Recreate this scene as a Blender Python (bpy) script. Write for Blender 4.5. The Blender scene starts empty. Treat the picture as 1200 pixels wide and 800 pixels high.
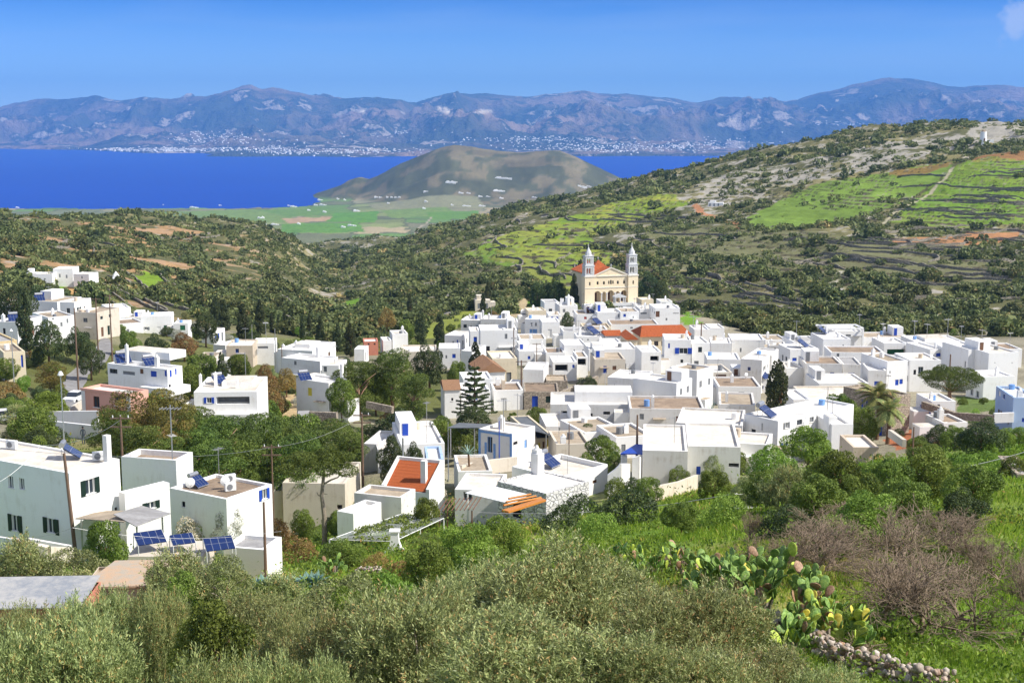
import bpy, math, random
import numpy as np
from math import radians as R
rnd = random.Random(7)
PI = math.pi
sc = bpy.context.scene
COL = sc.collection
# ------------------------------------------------------------------ camera
W0, H0, F, CZ, PITCH = 1200.0, 800.0, 1560.0, 300.0, 9.21
cam = bpy.data.cameras.new('camera'); co = bpy.data.objects.new('camera', cam); COL.objects.link(co)
cam.sensor_width = 36; cam.lens = 36 * F / W0; cam.clip_start = 0.5; cam.clip_end = 90000
co.location = (0, 0, CZ); co.rotation_euler = (R(90 - PITCH), 0, 0); sc.camera = co
cp, sp = math.cos(R(PITCH)), math.sin(R(PITCH))
def ray(px, py):
    xc = (px - 600) / F; yc = (400 - py) / F
    Y = cp + yc * sp; Z = -sp + yc * cp
    return xc / Y, Z / Y            # direction per metre of y
def zat(py, D, px=600): return CZ + D * ray(px, py)[1]
def pt(px, py, D):
    u, s = ray(px, py); return np.array([u * D, D, CZ + s * D])
def project(p):
    x, y, z = p[0], p[1], p[2] - CZ
    d = y * cp - z * sp; v = y * sp + z * cp
    return 600 + F * x / d, 400 - F * v / d
# ------------------------------------------------------------------ noise (numpy)
def _h(ix, iy, seed):
    a = (ix.astype(np.int64) * 374761393 + iy.astype(np.int64) * 668265263 + seed * 974634777) & 0xffffffff
    a = ((a ^ (a >> 13)) * 1274126177) & 0xffffffff
    return ((a ^ (a >> 16)) & 0xffff) / 65535.0
def vnoise(x, y, seed=0):
    ix = np.floor(x); iy = np.floor(y); fx = x - ix; fy = y - iy
    fx = fx * fx * (3 - 2 * fx); fy = fy * fy * (3 - 2 * fy)
    a = _h(ix, iy, seed); b = _h(ix + 1, iy, seed); c = _h(ix, iy + 1, seed); d = _h(ix + 1, iy + 1, seed)
    return (a * (1 - fx) + b * fx) * (1 - fy) + (c * (1 - fx) + d * fx) * fy
def fbm(x, y, o=5, seed=0, g=0.5):
    t = 0; a = 1; n = 0
    for i in range(o):
        t = t + a * vnoise(x, y, seed + i); n += a; a *= g; x = x * 2.03 + 17.1; y = y * 2.03 + 5.3
    return t / n
def ridged(x, y, o=6, seed=0, g=0.55):
    t = 0; a = 1; n = 0
    for i in range(o):
        t = t + a * (1 - abs(2 * vnoise(x, y, seed + i) - 1)); n += a; a *= g; x = x * 2.05 + 11.1; y = y * 2.05 + 3.7
    return t / n
def sst(a, b, x):
    t = np.clip((x - a) / (b - a), 0, 1); return t * t * (3 - 2 * t)
# ------------------------------------------------------------------ object helpers
def link(o, parent=None):
    COL.objects.link(o)
    if parent is not None: o.parent = parent
    return o
def tag(o, label=None, cat=None, group=None, kind=None):
    if label: o['label'] = label
    if cat: o['category'] = cat
    if group: o['group'] = group
    if kind: o['kind'] = kind
    return o
def empty(name, loc, rz=0.0, label=None, cat=None, group=None):
    o = bpy.data.objects.new(name, None); o.empty_display_size = 0.2; link(o)
    o.location = loc; o.rotation_euler = (0, 0, rz)
    return tag(o, label, cat, group)
class MB:
    """collects faces; V list, Fc list"""
    def __init__(s): s.V = []; s.F = []; s.M = []; s.mi = 0
    def quad(s, a, b, c, d):
        n = len(s.V); s.V += [a, b, c, d]; s.F.append((n, n + 1, n + 2, n + 3)); s.M.append(s.mi)
    def poly(s, pts):
        n = len(s.V); s.V += list(pts); s.F.append(tuple(range(n, n + len(pts)))); s.M.append(s.mi)
    def box(s, x0, y0, z0, x1, y1, z1, bottom=True):
        n = len(s.V)
        s.V += [(x0, y0, z0), (x1, y0, z0), (x1, y1, z0), (x0, y1, z0), (x0, y0, z1), (x1, y0, z1), (x1, y1, z1), (x0, y1, z1)]
        f = [(4, 5, 6, 7), (0, 1, 5, 4), (1, 2, 6, 5), (2, 3, 7, 6), (3, 0, 4, 7)]
        if bottom: f.append((3, 2, 1, 0))
        for q in f: s.F.append(tuple(n + i for i in q)); s.M.append(s.mi)
    def prism(s, ring0, ring1, cap=True):
        """two rings of equal count, ccw"""
        n = len(s.V); k = len(ring0); s.V += list(ring0) + list(ring1)
        for i in range(k):
            j = (i + 1) % k; s.F.append((n + i, n + j, n + k + j, n + k + i)); s.M.append(s.mi)
        if cap:
            s.F.append(tuple(n + k + i for i in range(k))); s.F.append(tuple(n + i for i in reversed(range(k)))); s.M += [s.mi, s.mi]
    def cyl(s, cx, cy, z0, z1, r0, r1=None, k=8, cap=True):
        r1 = r0 if r1 is None else r1
        c = [(math.cos(2 * PI * i / k), math.sin(2 * PI * i / k)) for i in range(k)]
        s.prism([(cx + r0 * a, cy + r0 * b, z0) for a, b in c], [(cx + r1 * a, cy + r1 * b, z1) for a, b in c], cap)
    def tube(s, pts, rad, k=6):
        """pts list of 3-vectors, rad list or float"""
        pts = [np.array(p, float) for p in pts]; rings = []
        for i, p in enumerate(pts):
            d = pts[min(i + 1, len(pts) - 1)] - pts[max(i - 1, 0)]; d = d / (np.linalg.norm(d) + 1e-9)
            a = np.cross(d, (0, 0, 1.0)) if abs(d[2]) < 0.95 else np.cross(d, (1.0, 0, 0)); a /= np.linalg.norm(a); b = np.cross(a, d)
            r = rad[i] if hasattr(rad, '__len__') else rad
            rings.append([tuple(p + r * (math.cos(2 * PI * j / k) * a - math.sin(2 * PI * j / k) * b)) for j in range(k)])
        n = len(s.V)
        for q in rings: s.V += q
        for i in range(len(pts) - 1):
            for j in range(k):
                j2 = (j + 1) % k
                s.F.append((n + i * k + j, n + i * k + j2, n + (i + 1) * k + j2, n + (i + 1) * k + j)); s.M.append(s.mi)
        s.F.append(tuple(n + i for i in reversed(range(k)))); s.F.append(tuple(n + (len(pts) - 1) * k + i for i in range(k))); s.M += [s.mi] * 2
    def mesh(s, name, mats, smooth=False):
        me = bpy.data.meshes.new(name); me.from_pydata([tuple(map(float, v)) for v in s.V], [], s.F)
        for m in (mats if isinstance(mats, (list, tuple)) else [mats]): me.materials.append(m)
        if any(s.M): me.polygons.foreach_set('material_index', s.M)
        if smooth: me.shade_smooth()
        return me
    def build(s, name, mats, parent=None, smooth=False):
        return link(bpy.data.objects.new(name, s.mesh(name, mats, smooth)), parent)
def npmesh(name, V, Fq, mat, attr=None, smooth=False):
    """fast mesh from numpy: V (n,3); Fq (m,k) all same size; attr dict name->(domain, array)"""
    me = bpy.data.meshes.new(name); V = np.ascontiguousarray(V, dtype=np.float32); Fq = np.ascontiguousarray(Fq, dtype=np.int32)
    m, k = Fq.shape
    me.vertices.add(len(V)); me.vertices.foreach_set('co', V.ravel())
    me.loops.add(m * k); me.loops.foreach_set('vertex_index', Fq.ravel())
    me.polygons.add(m); me.polygons.foreach_set('loop_start', np.arange(m, dtype=np.int32) * k)
    me.update(calc_edges=True)
    if smooth: me.shade_smooth()
    for a, (dom, arr) in (attr or {}).items():
        arr = np.asarray(arr, dtype=np.float32)
        if arr.ndim == 1:
            at = me.attributes.new(a, 'FLOAT', dom); at.data.foreach_set('value', arr)
        else:
            at = me.attributes.new(a, 'FLOAT_COLOR', dom); c = np.ones((len(arr), 4), np.float32); c[:, :3] = arr; at.data.foreach_set('color', c.ravel())
    me.materials.append(mat)
    return me
# ------------------------------------------------------------------ materials
def srgb(r, g, b):
    f = lambda c: (c / 255) / 12.92 if c / 255 <= 0.04045 else ((c / 255 + 0.055) / 1.055) ** 2.4
    return (f(r), f(g), f(b))
class NT:
    def __init__(s, name):
        s.m = bpy.data.materials.new(name); s.m.use_nodes = True; s.t = s.m.node_tree; s.t.nodes.clear()
        s.out = s.n('ShaderNodeOutputMaterial')
    def n(s, typ, **kw):
        x = s.t.nodes.new(typ)
        for k, v in kw.items():
            if k.startswith('i_'): s.set(x.inputs[k[2:].replace('_', ' ')], v)
            else: setattr(x, k, v)
        return x
    def set(s, sock, v):
        if isinstance(v, bpy.types.NodeSocket): s.t.links.new(v, sock)
        elif isinstance(v, tuple) and len(v) == 3 and sock.type == 'RGBA': sock.default_value = (*v, 1)
        else: sock.default_value = v
    def noise(s, scale, detail=4, rough=0.55, co=None, dist=0.0):
        x = s.n('ShaderNodeTexNoise'); x.inputs['Scale'].default_value = scale; x.inputs['Detail'].default_value = detail
        x.inputs['Roughness'].default_value = rough; x.inputs['Distortion'].default_value = dist
        if co is not None: s.t.links.new(co, x.inputs['Vector'])
        return x.outputs['Fac']
    def math(s, op, a, b=0.5, c=None, clamp=False):
        x = s.n('ShaderNodeMath', operation=op, use_clamp=clamp); s.set(x.inputs[0], a); s.set(x.inputs[1], b)
        if c is not None: s.set(x.inputs[2], c)
        return x.outputs[0]
    def ramp(s, f, stops, interp='LINEAR'):
        x = s.n('ShaderNodeValToRGB'); x.color_ramp.interpolation = interp; s.set(x.inputs[0], f); e = x.color_ramp.elements
        while len(e) < len(stops): e.new(0.5)
        for q, (p, c) in zip(e, stops): q.position = p; q.color = (*c, 1) if isinstance(c, tuple) else (c, c, c, 1)
        return x.outputs[0]
    def step(s, f, a, b):
        x = s.n('ShaderNodeMapRange', clamp=True); x.interpolation_type = 'SMOOTHSTEP'
        s.set(x.inputs[0], f); x.inputs[1].default_value = a; x.inputs[2].default_value = b
        return x.outputs[0]
    def mix(s, f, a, b, mode='MIX'):
        x = s.n('ShaderNodeMix', data_type='RGBA', blend_type=mode); s.set(x.inputs[0], f); s.set(x.inputs[6], a); s.set(x.inputs[7], b)
        return x.outputs[2]
    def bump(s, h, strength=0.5, dist=0.05):
        x = s.n('ShaderNodeBump'); x.inputs['Strength'].default_value = strength; x.inputs['Distance'].default_value = dist; s.set(x.inputs['Height'], h)
        return x.outputs[0]
    def pos(s): return s.n('ShaderNodeNewGeometry').outputs['Position']
    def obj(s): return s.n('ShaderNodeTexCoord').outputs['Object']
    def orand(s): return s.n('ShaderNodeObjectInfo').outputs['Random']
    def attr(s, name, out='Fac'): return s.n('ShaderNodeAttribute', attribute_name=name).outputs[out]
    def pbr(s, col, rough=0.8, normal=None, metal=0.0, spec=0.3):
        b = s.n('ShaderNodeBsdfPrincipled'); s.set(b.inputs['Base Color'], col); s.set(b.inputs['Roughness'], rough); s.set(b.inputs['Metallic'], metal)
        s.set(b.inputs['Specular IOR Level'], spec)
        if normal is not None: s.set(b.inputs['Normal'], normal)
        s.t.links.new(b.outputs[0], s.out.inputs[0]); return s.m
# ------------------------------------------------------------------ terrain: heights by column (D metres ahead, height)
_c0 = [(6,297),(12,294),(30,284),(50,277.5),(65,274.5),(95,269.5),(120,268),(150,266),(190,262),(240,254.8),(280,252.4),(350,245.5),(420,245.6),(520,246.4),(650,243),(850,240.4),(950,228),(1300,150),(2000,60),(3500,25),(4900,1),(5300,-12),(9000,-40)]
_cE = [(6,297),(12,294),(30,286),(40,283.5),(60,281),(90,276),(120,271),(160,263),(200,258),(260,252),(320,247.5),(380,242),(440,232),(500,227),(600,234),(760,243.3),(900,261.6),(1050,284.6),(1200,303),(1300,303),(1450,280),(2000,150),(3000,60),(4500,10),(5300,-12),(9000,-40)]
TCOL = {
 -500: _c0, 0: _c0,
 150: [(6,297),(12,294),(30,284),(50,278),(70,274),(95,269),(110,267.5),(150,267),(190,257.5),(240,252),(300,251.3),(340,246.6),(420,241.6),(520,237.8),(700,236.6),(900,234.6),(1100,234.8),(1200,220),(1500,150),(2200,60),(3500,28),(4900,1),(5300,-12),(9000,-40)],
 300: [(6,297),(12,294),(30,284.5),(50,279),(70,274.5),(105,266.5),(130,258),(150,256.5),(190,252),(230,250.5),(290,247.6),(380,240.3),(480,234.8),(600,228.2),(800,222.4),(1000,222.2),(1150,220),(1300,195),(1700,110),(2500,48),(3500,28),(4950,1),(5300,-12),(9000,-40)],
 335: [(6,297),(12,294),(30,284.8),(50,279.2),(70,274.6),(100,267.5),(130,258.7),(150,256.6),(190,252.4),(230,250.3),(290,247.2),(380,239),(480,233),(600,225),(800,214),(1000,212),(1150,209),(1300,190),(1700,130),(2500,48),(3500,28),(4950,1),(5300,-12),(9000,-40)],
 378: [(6,297),(12,294),(30,285.2),(50,279.4),(70,274.8),(100,268.2),(130,260.5),(150,258),(190,253.5),(230,250.2),(290,246.8),(380,238),(480,230),(600,218),(800,199),(1000,185),(1300,171),(1700,154),(2100,100),(2600,50),(3500,29),(4930,4),(5800,-5),(6700,-12),(9000,-40)],
 450: [(6,297),(12,294),(30,286),(50,280),(70,275),(90,271),(115,265.5),(140,261),(170,257),(200,254),(250,249.5),(300,246.4),(380,237),(480,231),(620,221.8),(800,211),(1000,199.7),(1300,182),(1700,159),(2000,110),(2600,50),(3500,30),(4900,10),(6000,3),(6700,-12),(9000,-40)],
 600: [(6,297),(12,294),(30,286.5),(45,282),(70,276),(95,270.5),(115,266),(140,262),(170,258.5),(200,255),(240,251),(300,246),(380,241),(430,239.5),(480,231),(560,229.3),(700,227.6),(900,227),(1200,223.5),(1400,215),(1500,195),(2000,100),(2800,45),(4000,20),(6000,6),(6700,-12),(9000,-40)],
 700: [(6,297),(12,294),(30,286.5),(45,282),(70,276.5),(95,271),(120,266.5),(150,262),(200,256),(250,250.5),(300,246.5),(380,242),(440,240.5),(490,228),(540,224),(620,229.8),(800,230),(1000,231.8),(1250,238.6),(1400,235.6),(1500,220),(2000,110),(3000,45),(4500,15),(6000,4),(6700,-12),(9000,-40)],
 850: [(6,297),(12,294),(30,286.5),(42,284),(60,280),(85,274),(100,271),(125,266.5),(140,263),(170,260),(200,256),(250,251),(300,247),(350,243.5),(400,240),(440,232),(500,224),(560,227.5),(700,232),(900,238.6),(1100,253),(1250,266.5),(1400,267.7),(1500,250),(2000,130),(3000,50),(4500,10),(5300,-12),(9000,-40)],
 1000:[(6,297),(12,294),(30,286),(42,283.5),(60,281),(85,276),(110,271),(140,265),(170,260),(200,256.5),(250,251.5),(300,247),(350,243.5),(400,237),(460,228),(520,227.7),(620,233.8),(800,242.9),(950,259.4),(1100,276.9),(1250,292.7),(1320,292),(1450,270),(2000,150),(3000,60),(4500,10),(5300,-12),(9000,-40)],
 1200: _cE, 1700: _cE}
NU, ND = 820, 1500
UMAX = 0.60
Ug = np.linspace(-UMAX, UMAX, NU)
# row spacing: finer where slopes are seen
_t = np.linspace(0, 1, 4000); _L = math.log(6) + _t * (math.log(9000) - math.log(6))
_w = np.ones_like(_L); _D = np.exp(_L); _w[(_D > 25) & (_D < 130)] = 1.6; _w[(_D > 130) & (_D < 470)] = 1.2; _w[(_D > 470) & (_D < 1500)] = 3.0; _w[_D > 1600] = 0.8
_cw = np.cumsum(_w); _cw = (_cw - _cw[0]) / (_cw[-1] - _cw[0])
Lg = np.interp(np.linspace(0, 1, ND), _cw, _L); Dg = np.exp(Lg)
def _base_height():
    pxs = sorted(TCOL); us = np.array([(p - 600) / F for p in pxs])
    cols = np.stack([np.interp(Lg, [math.log(a) for a, b in TCOL[p]], [b for a, b in TCOL[p]]) for p in pxs])   # (nc, ND)
    # smooth along D
    k = np.exp(-np.linspace(-2, 2, 31) ** 2); k /= k.sum()
    cols = np.stack([np.convolve(np.pad(c, 15, 'edge'), k, 'valid') for c in cols])
    # cosine-blend between columns
    idx = np.clip(np.searchsorted(us, Ug) - 1, 0, len(us) - 2); t = np.clip((Ug - us[idx]) / (us[idx + 1] - us[idx]), 0, 1)
    H = cols[idx] * (1 - t)[:, None] + cols[idx + 1] * t[:, None]      # (NU, ND)
    kk = np.exp(-np.linspace(-2, 2, 41) ** 2); kk /= kk.sum()
    P = np.pad(H, ((20, 20), (0, 0)), 'edge'); out = np.zeros_like(H)
    for i in range(41): out += kk[i] * P[i:i + NU]
    return out
HB = _base_height()
XX = Ug[:, None] * Dg[None, :]; YY = np.broadcast_to(Dg[None, :], XX.shape)
# headland hill on the far plain
_sx = np.array([330, 365, 400, 412, 422, 434, 446, 473, 503, 520, 533, 545, 560, 587, 613, 640, 655, 673, 700, 722, 760, 800]); _sy = np.array([233, 226, 217, 211, 208, 211, 206, 192, 180, 174, 172, 173, 175, 178, 180, 177, 177, 185, 197, 207, 226, 236])
_hz = np.array([max(0, zat(y, 6000)) for y in _sy]); _hx = (_sx - 600) / F * 6000
_prof = np.interp(XX, _hx, _hz, left=0, right=0)
_wd = 560 * (0.45 + 0.9 * _prof / 207)
_f = np.exp(-((YY - 6000) / _wd) ** 2)
_nz = (ridged(XX / 420, YY / 420, 5, 3) - 0.5)
HB = HB + _prof * _f * (1 + 0.9 * _nz * (1 - _f)) + 14 * _nz * sst(8, 60, _prof * _f) 
HB += -60 * sst(6500, 7200, YY)
# relief
amp = np.interp(Lg, np.log([6, 25, 60, 120, 430, 480, 700, 1500, 3000, 4500, 9000]), [0.05, 0.12, 0.3, 0.25, 0.3, 2.0, 4, 7, 10, 2.5, 2])[None, :]
HB = HB + amp * (fbm(XX / 55, YY / 55, 6, 11, 0.52) - 0.5) * 1.6 + amp * 0.25 * (fbm(XX / 7, YY / 7, 3, 31) - 0.5)
# local levels measured where the houses stand: (x, y, rise)
LEVELS = [(-166.1,491.0,0.2),(-172.1,488.0,-0.3),(-157.6,486.0,1.8),(-180.6,471.0,-3.3),(-125.1,331.0,4.8),(-112.8,319.0,5.0),(-101.3,285.7,1.5),(-100.6,263.0,4.6),(-102.6,306.0,3.1),(-94.1,293.0,2.3),(-105.6,345.5,1.4),(-95.1,318.6,0.8),(-87.1,323.0,1.8),(-97.7,339.0,0.6),(-80.1,319.0,2.3),(-80.1,205.8,3.1),(-74.9,196.9,1.1),(-50.6,179.0,1.8),(-46.9,152.9,-0.4),(-38.7,177.0,2.7),(-44.0,178.0,1.8),(-54.4,263.0,3.5),(-61.1,276.9,2.1),(-50.8,269.0,4.3),(-54.9,236.0,5.5),(-71.5,311.0,1.6),(-41.1,251.0,4.7),(-36.5,232.9,3.5),(-30.7,223.0,5.2),(-29.1,196.8,4.2),(-32.9,306.0,2.0),(-26.7,313.0,1.7),(-29.4,309.0,1.9),(-33.1,286.0,1.8),(-19.8,279.0,1.5),(-11.3,363.0,1.2),(-4.8,356.0,1.4),(0.4,351.0,1.3),(-14.0,319.0,2.1),(-8.9,313.0,3.6),(-3.1,301.0,-0.6),(-13.3,279.0,2.2),(-9.0,268.9,1.2),(-1.5,249.0,1.5),(4.6,293.0,-0.8),(4.8,309.0,1.5),(5.6,346.0,2.1),(6.8,363.0,3.5),(3.6,367.0,3.5),(-3.7,233.0,2.0),(-9.5,206.0,0.4),(-5.8,209.0,0.2),(-5.9,223.0,1.6),(-0.7,213.0,0.4),(4.0,237.0,0.5),(4.8,213.0,0.5),(8.1,236.0,-0.5),(10.2,256.0,1.1),(14.0,263.0,0.4),(18.5,249.0,1.7),(9.4,286.0,0.8),(13.8,289.0,0.7),(21.2,277.0,0.0),(22.2,293.0,2.0),(15.9,373.0,3.1),(11.3,383.0,4.0),(11.3,353.0,3.4),(9.8,336.0,2.7),(19.9,353.0,3.3),(25.6,351.0,3.5),(31.2,351.0,3.5),(37.0,361.0,3.0),(41.5,353.0,2.9),(44.6,383.0,4.8),(40.4,396.0,4.2),(30.8,331.0,2.6),(21.0,326.0,2.1),(20.8,317.0,3.0),(15.6,319.0,2.3),(18.2,307.0,2.1),(35.1,301.0,0.6),(23.5,306.0,2.6),(26.6,293.0,2.3),(33.9,269.0,1.4),(27.8,263.0,1.3),(38.8,271.0,0.9),(45.1,313.0,2.2),(50.2,323.0,1.8),(45.5,286.0,1.0),(52.5,293.0,1.4),(60.6,303.0,1.0),(56.3,279.0,1.9),(58.3,263.0,1.8),(63.9,286.0,2.0),(66.7,271.0,1.2),(76.8,301.0,3.2),(43.0,233.0,0.3),(40.5,251.0,1.2),(51.4,239.0,0.3),(56.2,237.0,0.9),(61.9,239.0,0.5),(67.3,256.0,1.4),(80.2,276.0,0.9),(86.9,306.0,1.1),(82.9,273.0,0.7),(93.1,286.0,-0.6),(83.3,259.0,-0.2),(86.1,256.0,0.3),(83.6,237.0,-1.6),(86.8,233.0,-2.1),(101.4,269.0,-0.3),(82.5,223.0,-2.5),(65.7,225.0,-1.2),(62.1,223.0,-0.1),(73.2,233.0,0.1),(36.3,227.0,0.2),(28.3,212.8,-0.6),(21.9,196.9,-0.2),(19.8,226.9,-0.6),(37.7,217.0,-0.1),(42.3,233.0,-0.0),(21.5,181.0,-0.6),(32.3,187.0,-1.5),(23.2,153.0,0.2),(29.5,152.9,-0.8),(38.0,151.0,-3.2),(38.2,141.0,-1.7),(51.3,197.0,-2.6),(43.6,197.0,-2.1),(55.3,219.0,-0.5),(54.4,184.8,-2.9),(62.2,189.0,-1.4),(53.7,159.0,-0.9),(67.8,173.0,-1.7),(40.0,101.0,-4.5),(11.7,189.0,-0.5),(7.7,171.0,-0.8),(11.1,160.9,-0.5),(14.3,156.0,-0.9),(7.0,151.0,-0.4),(15.5,131.0,-1.8),(20.7,133.0,-1.2),(25.1,142.0,-1.0),(-1.7,151.0,0.8),(3.9,159.0,-0.8),(-9.6,137.0,1.6),(-15.8,149.0,1.6),(-9.6,120.0,-1.2),(-11.3,112.9,-0.9),(-13.5,108.9,-0.8),(1.4,113.8,-2.5),(3.0,131.8,-3.7),(-3.1,119.0,-2.6),(-3.8,132.0,-0.6),(-8.3,139.0,0.3),(-37.5,98.0,-2.4),(-28.7,97.8,-1.1),(-31.2,113.0,-1.1),(-24.9,104.9,-2.2),(-18.1,89.0,-1.2),(-20.2,133.0,-1.0),(-24.3,134.0,0.3),(-19.8,67.0,-0.8),(-23.5,62.5,-0.4)]
def _levels():
    A = np.array([q for q in LEVELS if q[2] > -9]); r = slice(*np.searchsorted(Dg, [75, 520])); X, Y = XX[:, r], YY[:, r]; num = np.zeros(X.shape); den = np.full(X.shape, 0.35)
    for x, y, g in A:
        s = 0.045 * y + 2.0; w = np.exp(-(((X - x) / s) ** 2 + ((Y - y) / (s * 1.15)) ** 2)); num += w * min(max(g, -3.2), 5); den += w
    HB[:, r] += num / den
_levels()
# gullies and spurs worn into the hillsides
_ga = np.interp(Lg, np.log([6, 440, 520, 700, 1300, 1700, 2300, 9000]), [0, 0, 3.5, 8, 11, 9, 2, 0])[None, :]
HB = HB + _ga * (ridged(XX / 150 + YY / 700, YY / 300, 4, 301, .5) - 0.62) * 1.5
def ground(x, y):
    i = (x / y + UMAX) / (2 * UMAX) * (NU - 1); i = min(max(i, 0), NU - 1.001)
    j = min(max(float(np.interp(math.log(max(y, 6.1)), Lg, np.arange(ND))), 0), ND - 1.001)
    i0, j0 = int(i), int(j); a, b = i - i0, j - j0
    return float((HB[i0, j0] * (1 - a) + HB[i0 + 1, j0] * a) * (1 - b) + (HB[i0, j0 + 1] * (1 - a) + HB[i0 + 1, j0 + 1] * a) * b)
def groundv(x, y):
    i = np.clip((x / y + UMAX) / (2 * UMAX) * (NU - 1), 0, NU - 1.001); j = np.clip(np.interp(np.log(y), Lg, np.arange(ND)), 0, ND - 1.001)
    i0, j0 = i.astype(int), j.astype(int); a, b = i - i0, j - j0
    return (HB[i0, j0] * (1 - a) + HB[i0 + 1, j0] * a) * (1 - b) + (HB[i0, j0 + 1] * (1 - a) + HB[i0 + 1, j0 + 1] * a) * b
def hit(px, py, dmin=10):
    u, s = ray(px, py)
    i = min(max((u + UMAX) / (2 * UMAX) * (NU - 1), 0), NU - 1.001); i0 = int(i); a = i - i0
    h = HB[i0] * (1 - a) + HB[i0 + 1] * a
    ok = np.nonzero((h >= CZ + s * Dg) & (Dg > dmin))[0]
    D = Dg[ok[0]] if len(ok) else 5000.0
    if len(ok) and ok[0] > 0:
        j = ok[0]; f0 = h[j - 1] - CZ - s * Dg[j - 1]; f1 = h[j] - CZ - s * Dg[j]
        if f0 < 0: D = Dg[j - 1] + (Dg[j] - Dg[j - 1]) * (-f0) / (f1 - f0)
    return np.array([u * D, D, CZ + s * D])
def inpoly(X, Y, poly):
    r = np.zeros(X.shape, bool); n = len(poly); j = n - 1
    for i in range(n):
        xi, yi = poly[i][:2]; xj, yj = poly[j][:2]
        r ^= ((yi > Y) != (yj > Y)) & (X < (xj - xi) * (Y - yi) / (yj - yi + 1e-12) + xi); j = i
    return r
# ------------------------------------------------------------------ land-use zones, fixed on the ground as world polygons
def zone(pts, dmin=300): return [tuple(hit(x, y, dmin)[:2]) for x, y in pts]
def far(pts): return [tuple(pt(x, y, CZ / -ray(x, y)[1] * 0.93)[:2]) for x, y in pts]
ZONES = [  # (colour sRGB lit, terraced, polygon)
 ((126,152,66), 0, zone([(878,266),(884,252),(905,240),(925,226),(985,207),(1060,197),(1112,188),(1118,200),(1092,216),(1060,234),(1040,246),(990,258),(930,268)])),
 ((126,152,62), 1, zone([(1065,236),(1095,216),(1120,200),(1150,186),(1215,192),(1215,262),(1150,268),(1085,266),(1040,262)])),
 ((158,120,78), 0, zone([(1140,188),(1165,181),(1215,178),(1215,192),(1150,193)])),
 ((150,126,72), 0, zone([(1045,200),(1075,196),(1110,190),(1112,198),(1080,206),(1050,208)])),
 ((150,162,62), 1, zone([(548,292),(575,280),(612,270),(640,262),(700,246),(738,235),(800,233),(812,240),(770,250),(735,262),(700,275),(690,290),(720,300),(700,325),(665,330),(628,318),(600,305)])),
 ((120,128,60), 1, zone([(560,292),(620,300),(700,325),(690,345),(640,340),(600,318),(540,300)])),
 ((126,126,88), 0.5, zone([(770,270),(850,272),(1000,280),(1190,290),(1215,330),(1100,340),(950,330),(860,320),(780,310),(740,300)])),
 ((190,140,96), 0, zone([(1040,280),(1150,272),(1200,272),(1200,280),(1120,288),(1045,288)])),
 ((196,158,104), 0, zone([(52,346),(60,340),(90,334),(122,334),(128,340),(105,346),(70,352)])),
 ((120,150,56), 0, zone([(60,336),(92,328),(96,332),(70,340)])),
 ((120,158,52), 0, zone([(388,360),(402,353),(420,351),(424,360),(400,366)])),
 ((176,150,96), 0, zone([(370,364),(398,352),(402,355),(384,366)])),
 ((118,158,48), 0, zone([(602,352),(628,346),(640,352),(625,372),(604,380)])),
 ((150,158,70), 0, zone([(500,380),(540,366),(570,362),(560,372),(520,395),(500,396)])),
 ((118,156,52), 0, zone([(800,366),(815,366),(822,378),(800,380)])),
 ((206,180,136), 0, zone([(322,465),(352,460),(362,480),(345,498),(320,496)], 150)),
 ((190,170,120), 0, zone([(360,482),(395,482),(395,498),(360,498)], 150)),
 ((196,124,84), 0, zone([(1035,505),(1110,503),(1118,520),(1050,528)], 120)),
 ((112,132,68), 0, zone([(1120,464),(1190,462),(1195,480),(1125,484)], 150)),
 ((130,158,50), 0, zone([(150,322),(178,318),(190,330),(170,338)])),
 # far plain
 ((110,150,60), 0, far([(330,262),(420,262),(428,276),(330,278)])), ((128,150,78), 0, far([(200,243),(300,239),(330,246),(360,262),(250,256)])),
 ((116,146,70), 0, far([(300,240),(400,238),(420,248),(340,252)])), ((106,150,54), 0, far([(392,247),(444,245),(440,262),(380,260)])),
 ((196,176,140), 0, far([(225,256),(265,254),(275,262),(240,264)])), ((190,160,124), 0, far([(330,254),(390,252),(385,258),(340,262)])),
 ((128,150,78), 0, far([(445,244),(520,242),(540,250),(460,256)])), ((150,148,110), 0, far([(430,236),(560,236),(570,243),(440,243)])),
 ((112,148,60), 0, far([(500,248),(560,246),(565,256),(505,258)])),
]
PATHS = [  # pale dirt tracks and dry stone lines: width m, colour, points
 (2.6, (190,182,150), [(1116,197),(1108,210),(1096,220),(1080,234),(1062,243),(1045,252),(1034,262)]),
 (3, (200,190,165), [(1135,176),(1130,186)]),
 (5, (196,140,100), [(815,240),(822,250),(840,256),(862,262),(870,270)]),
 (5, (190,176,150), [(480,280),(488,270),(500,262),(506,254)]),
 (3, (186,180,160), [(846,385),(880,372),(930,370),(965,352),(975,335),(985,318)]),
 (4, (190,176,140), [(520,300),(545,292),(555,288)]),
 (4, (200,180,140), [(600,372),(612,360),(616,350)]),
]
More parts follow.
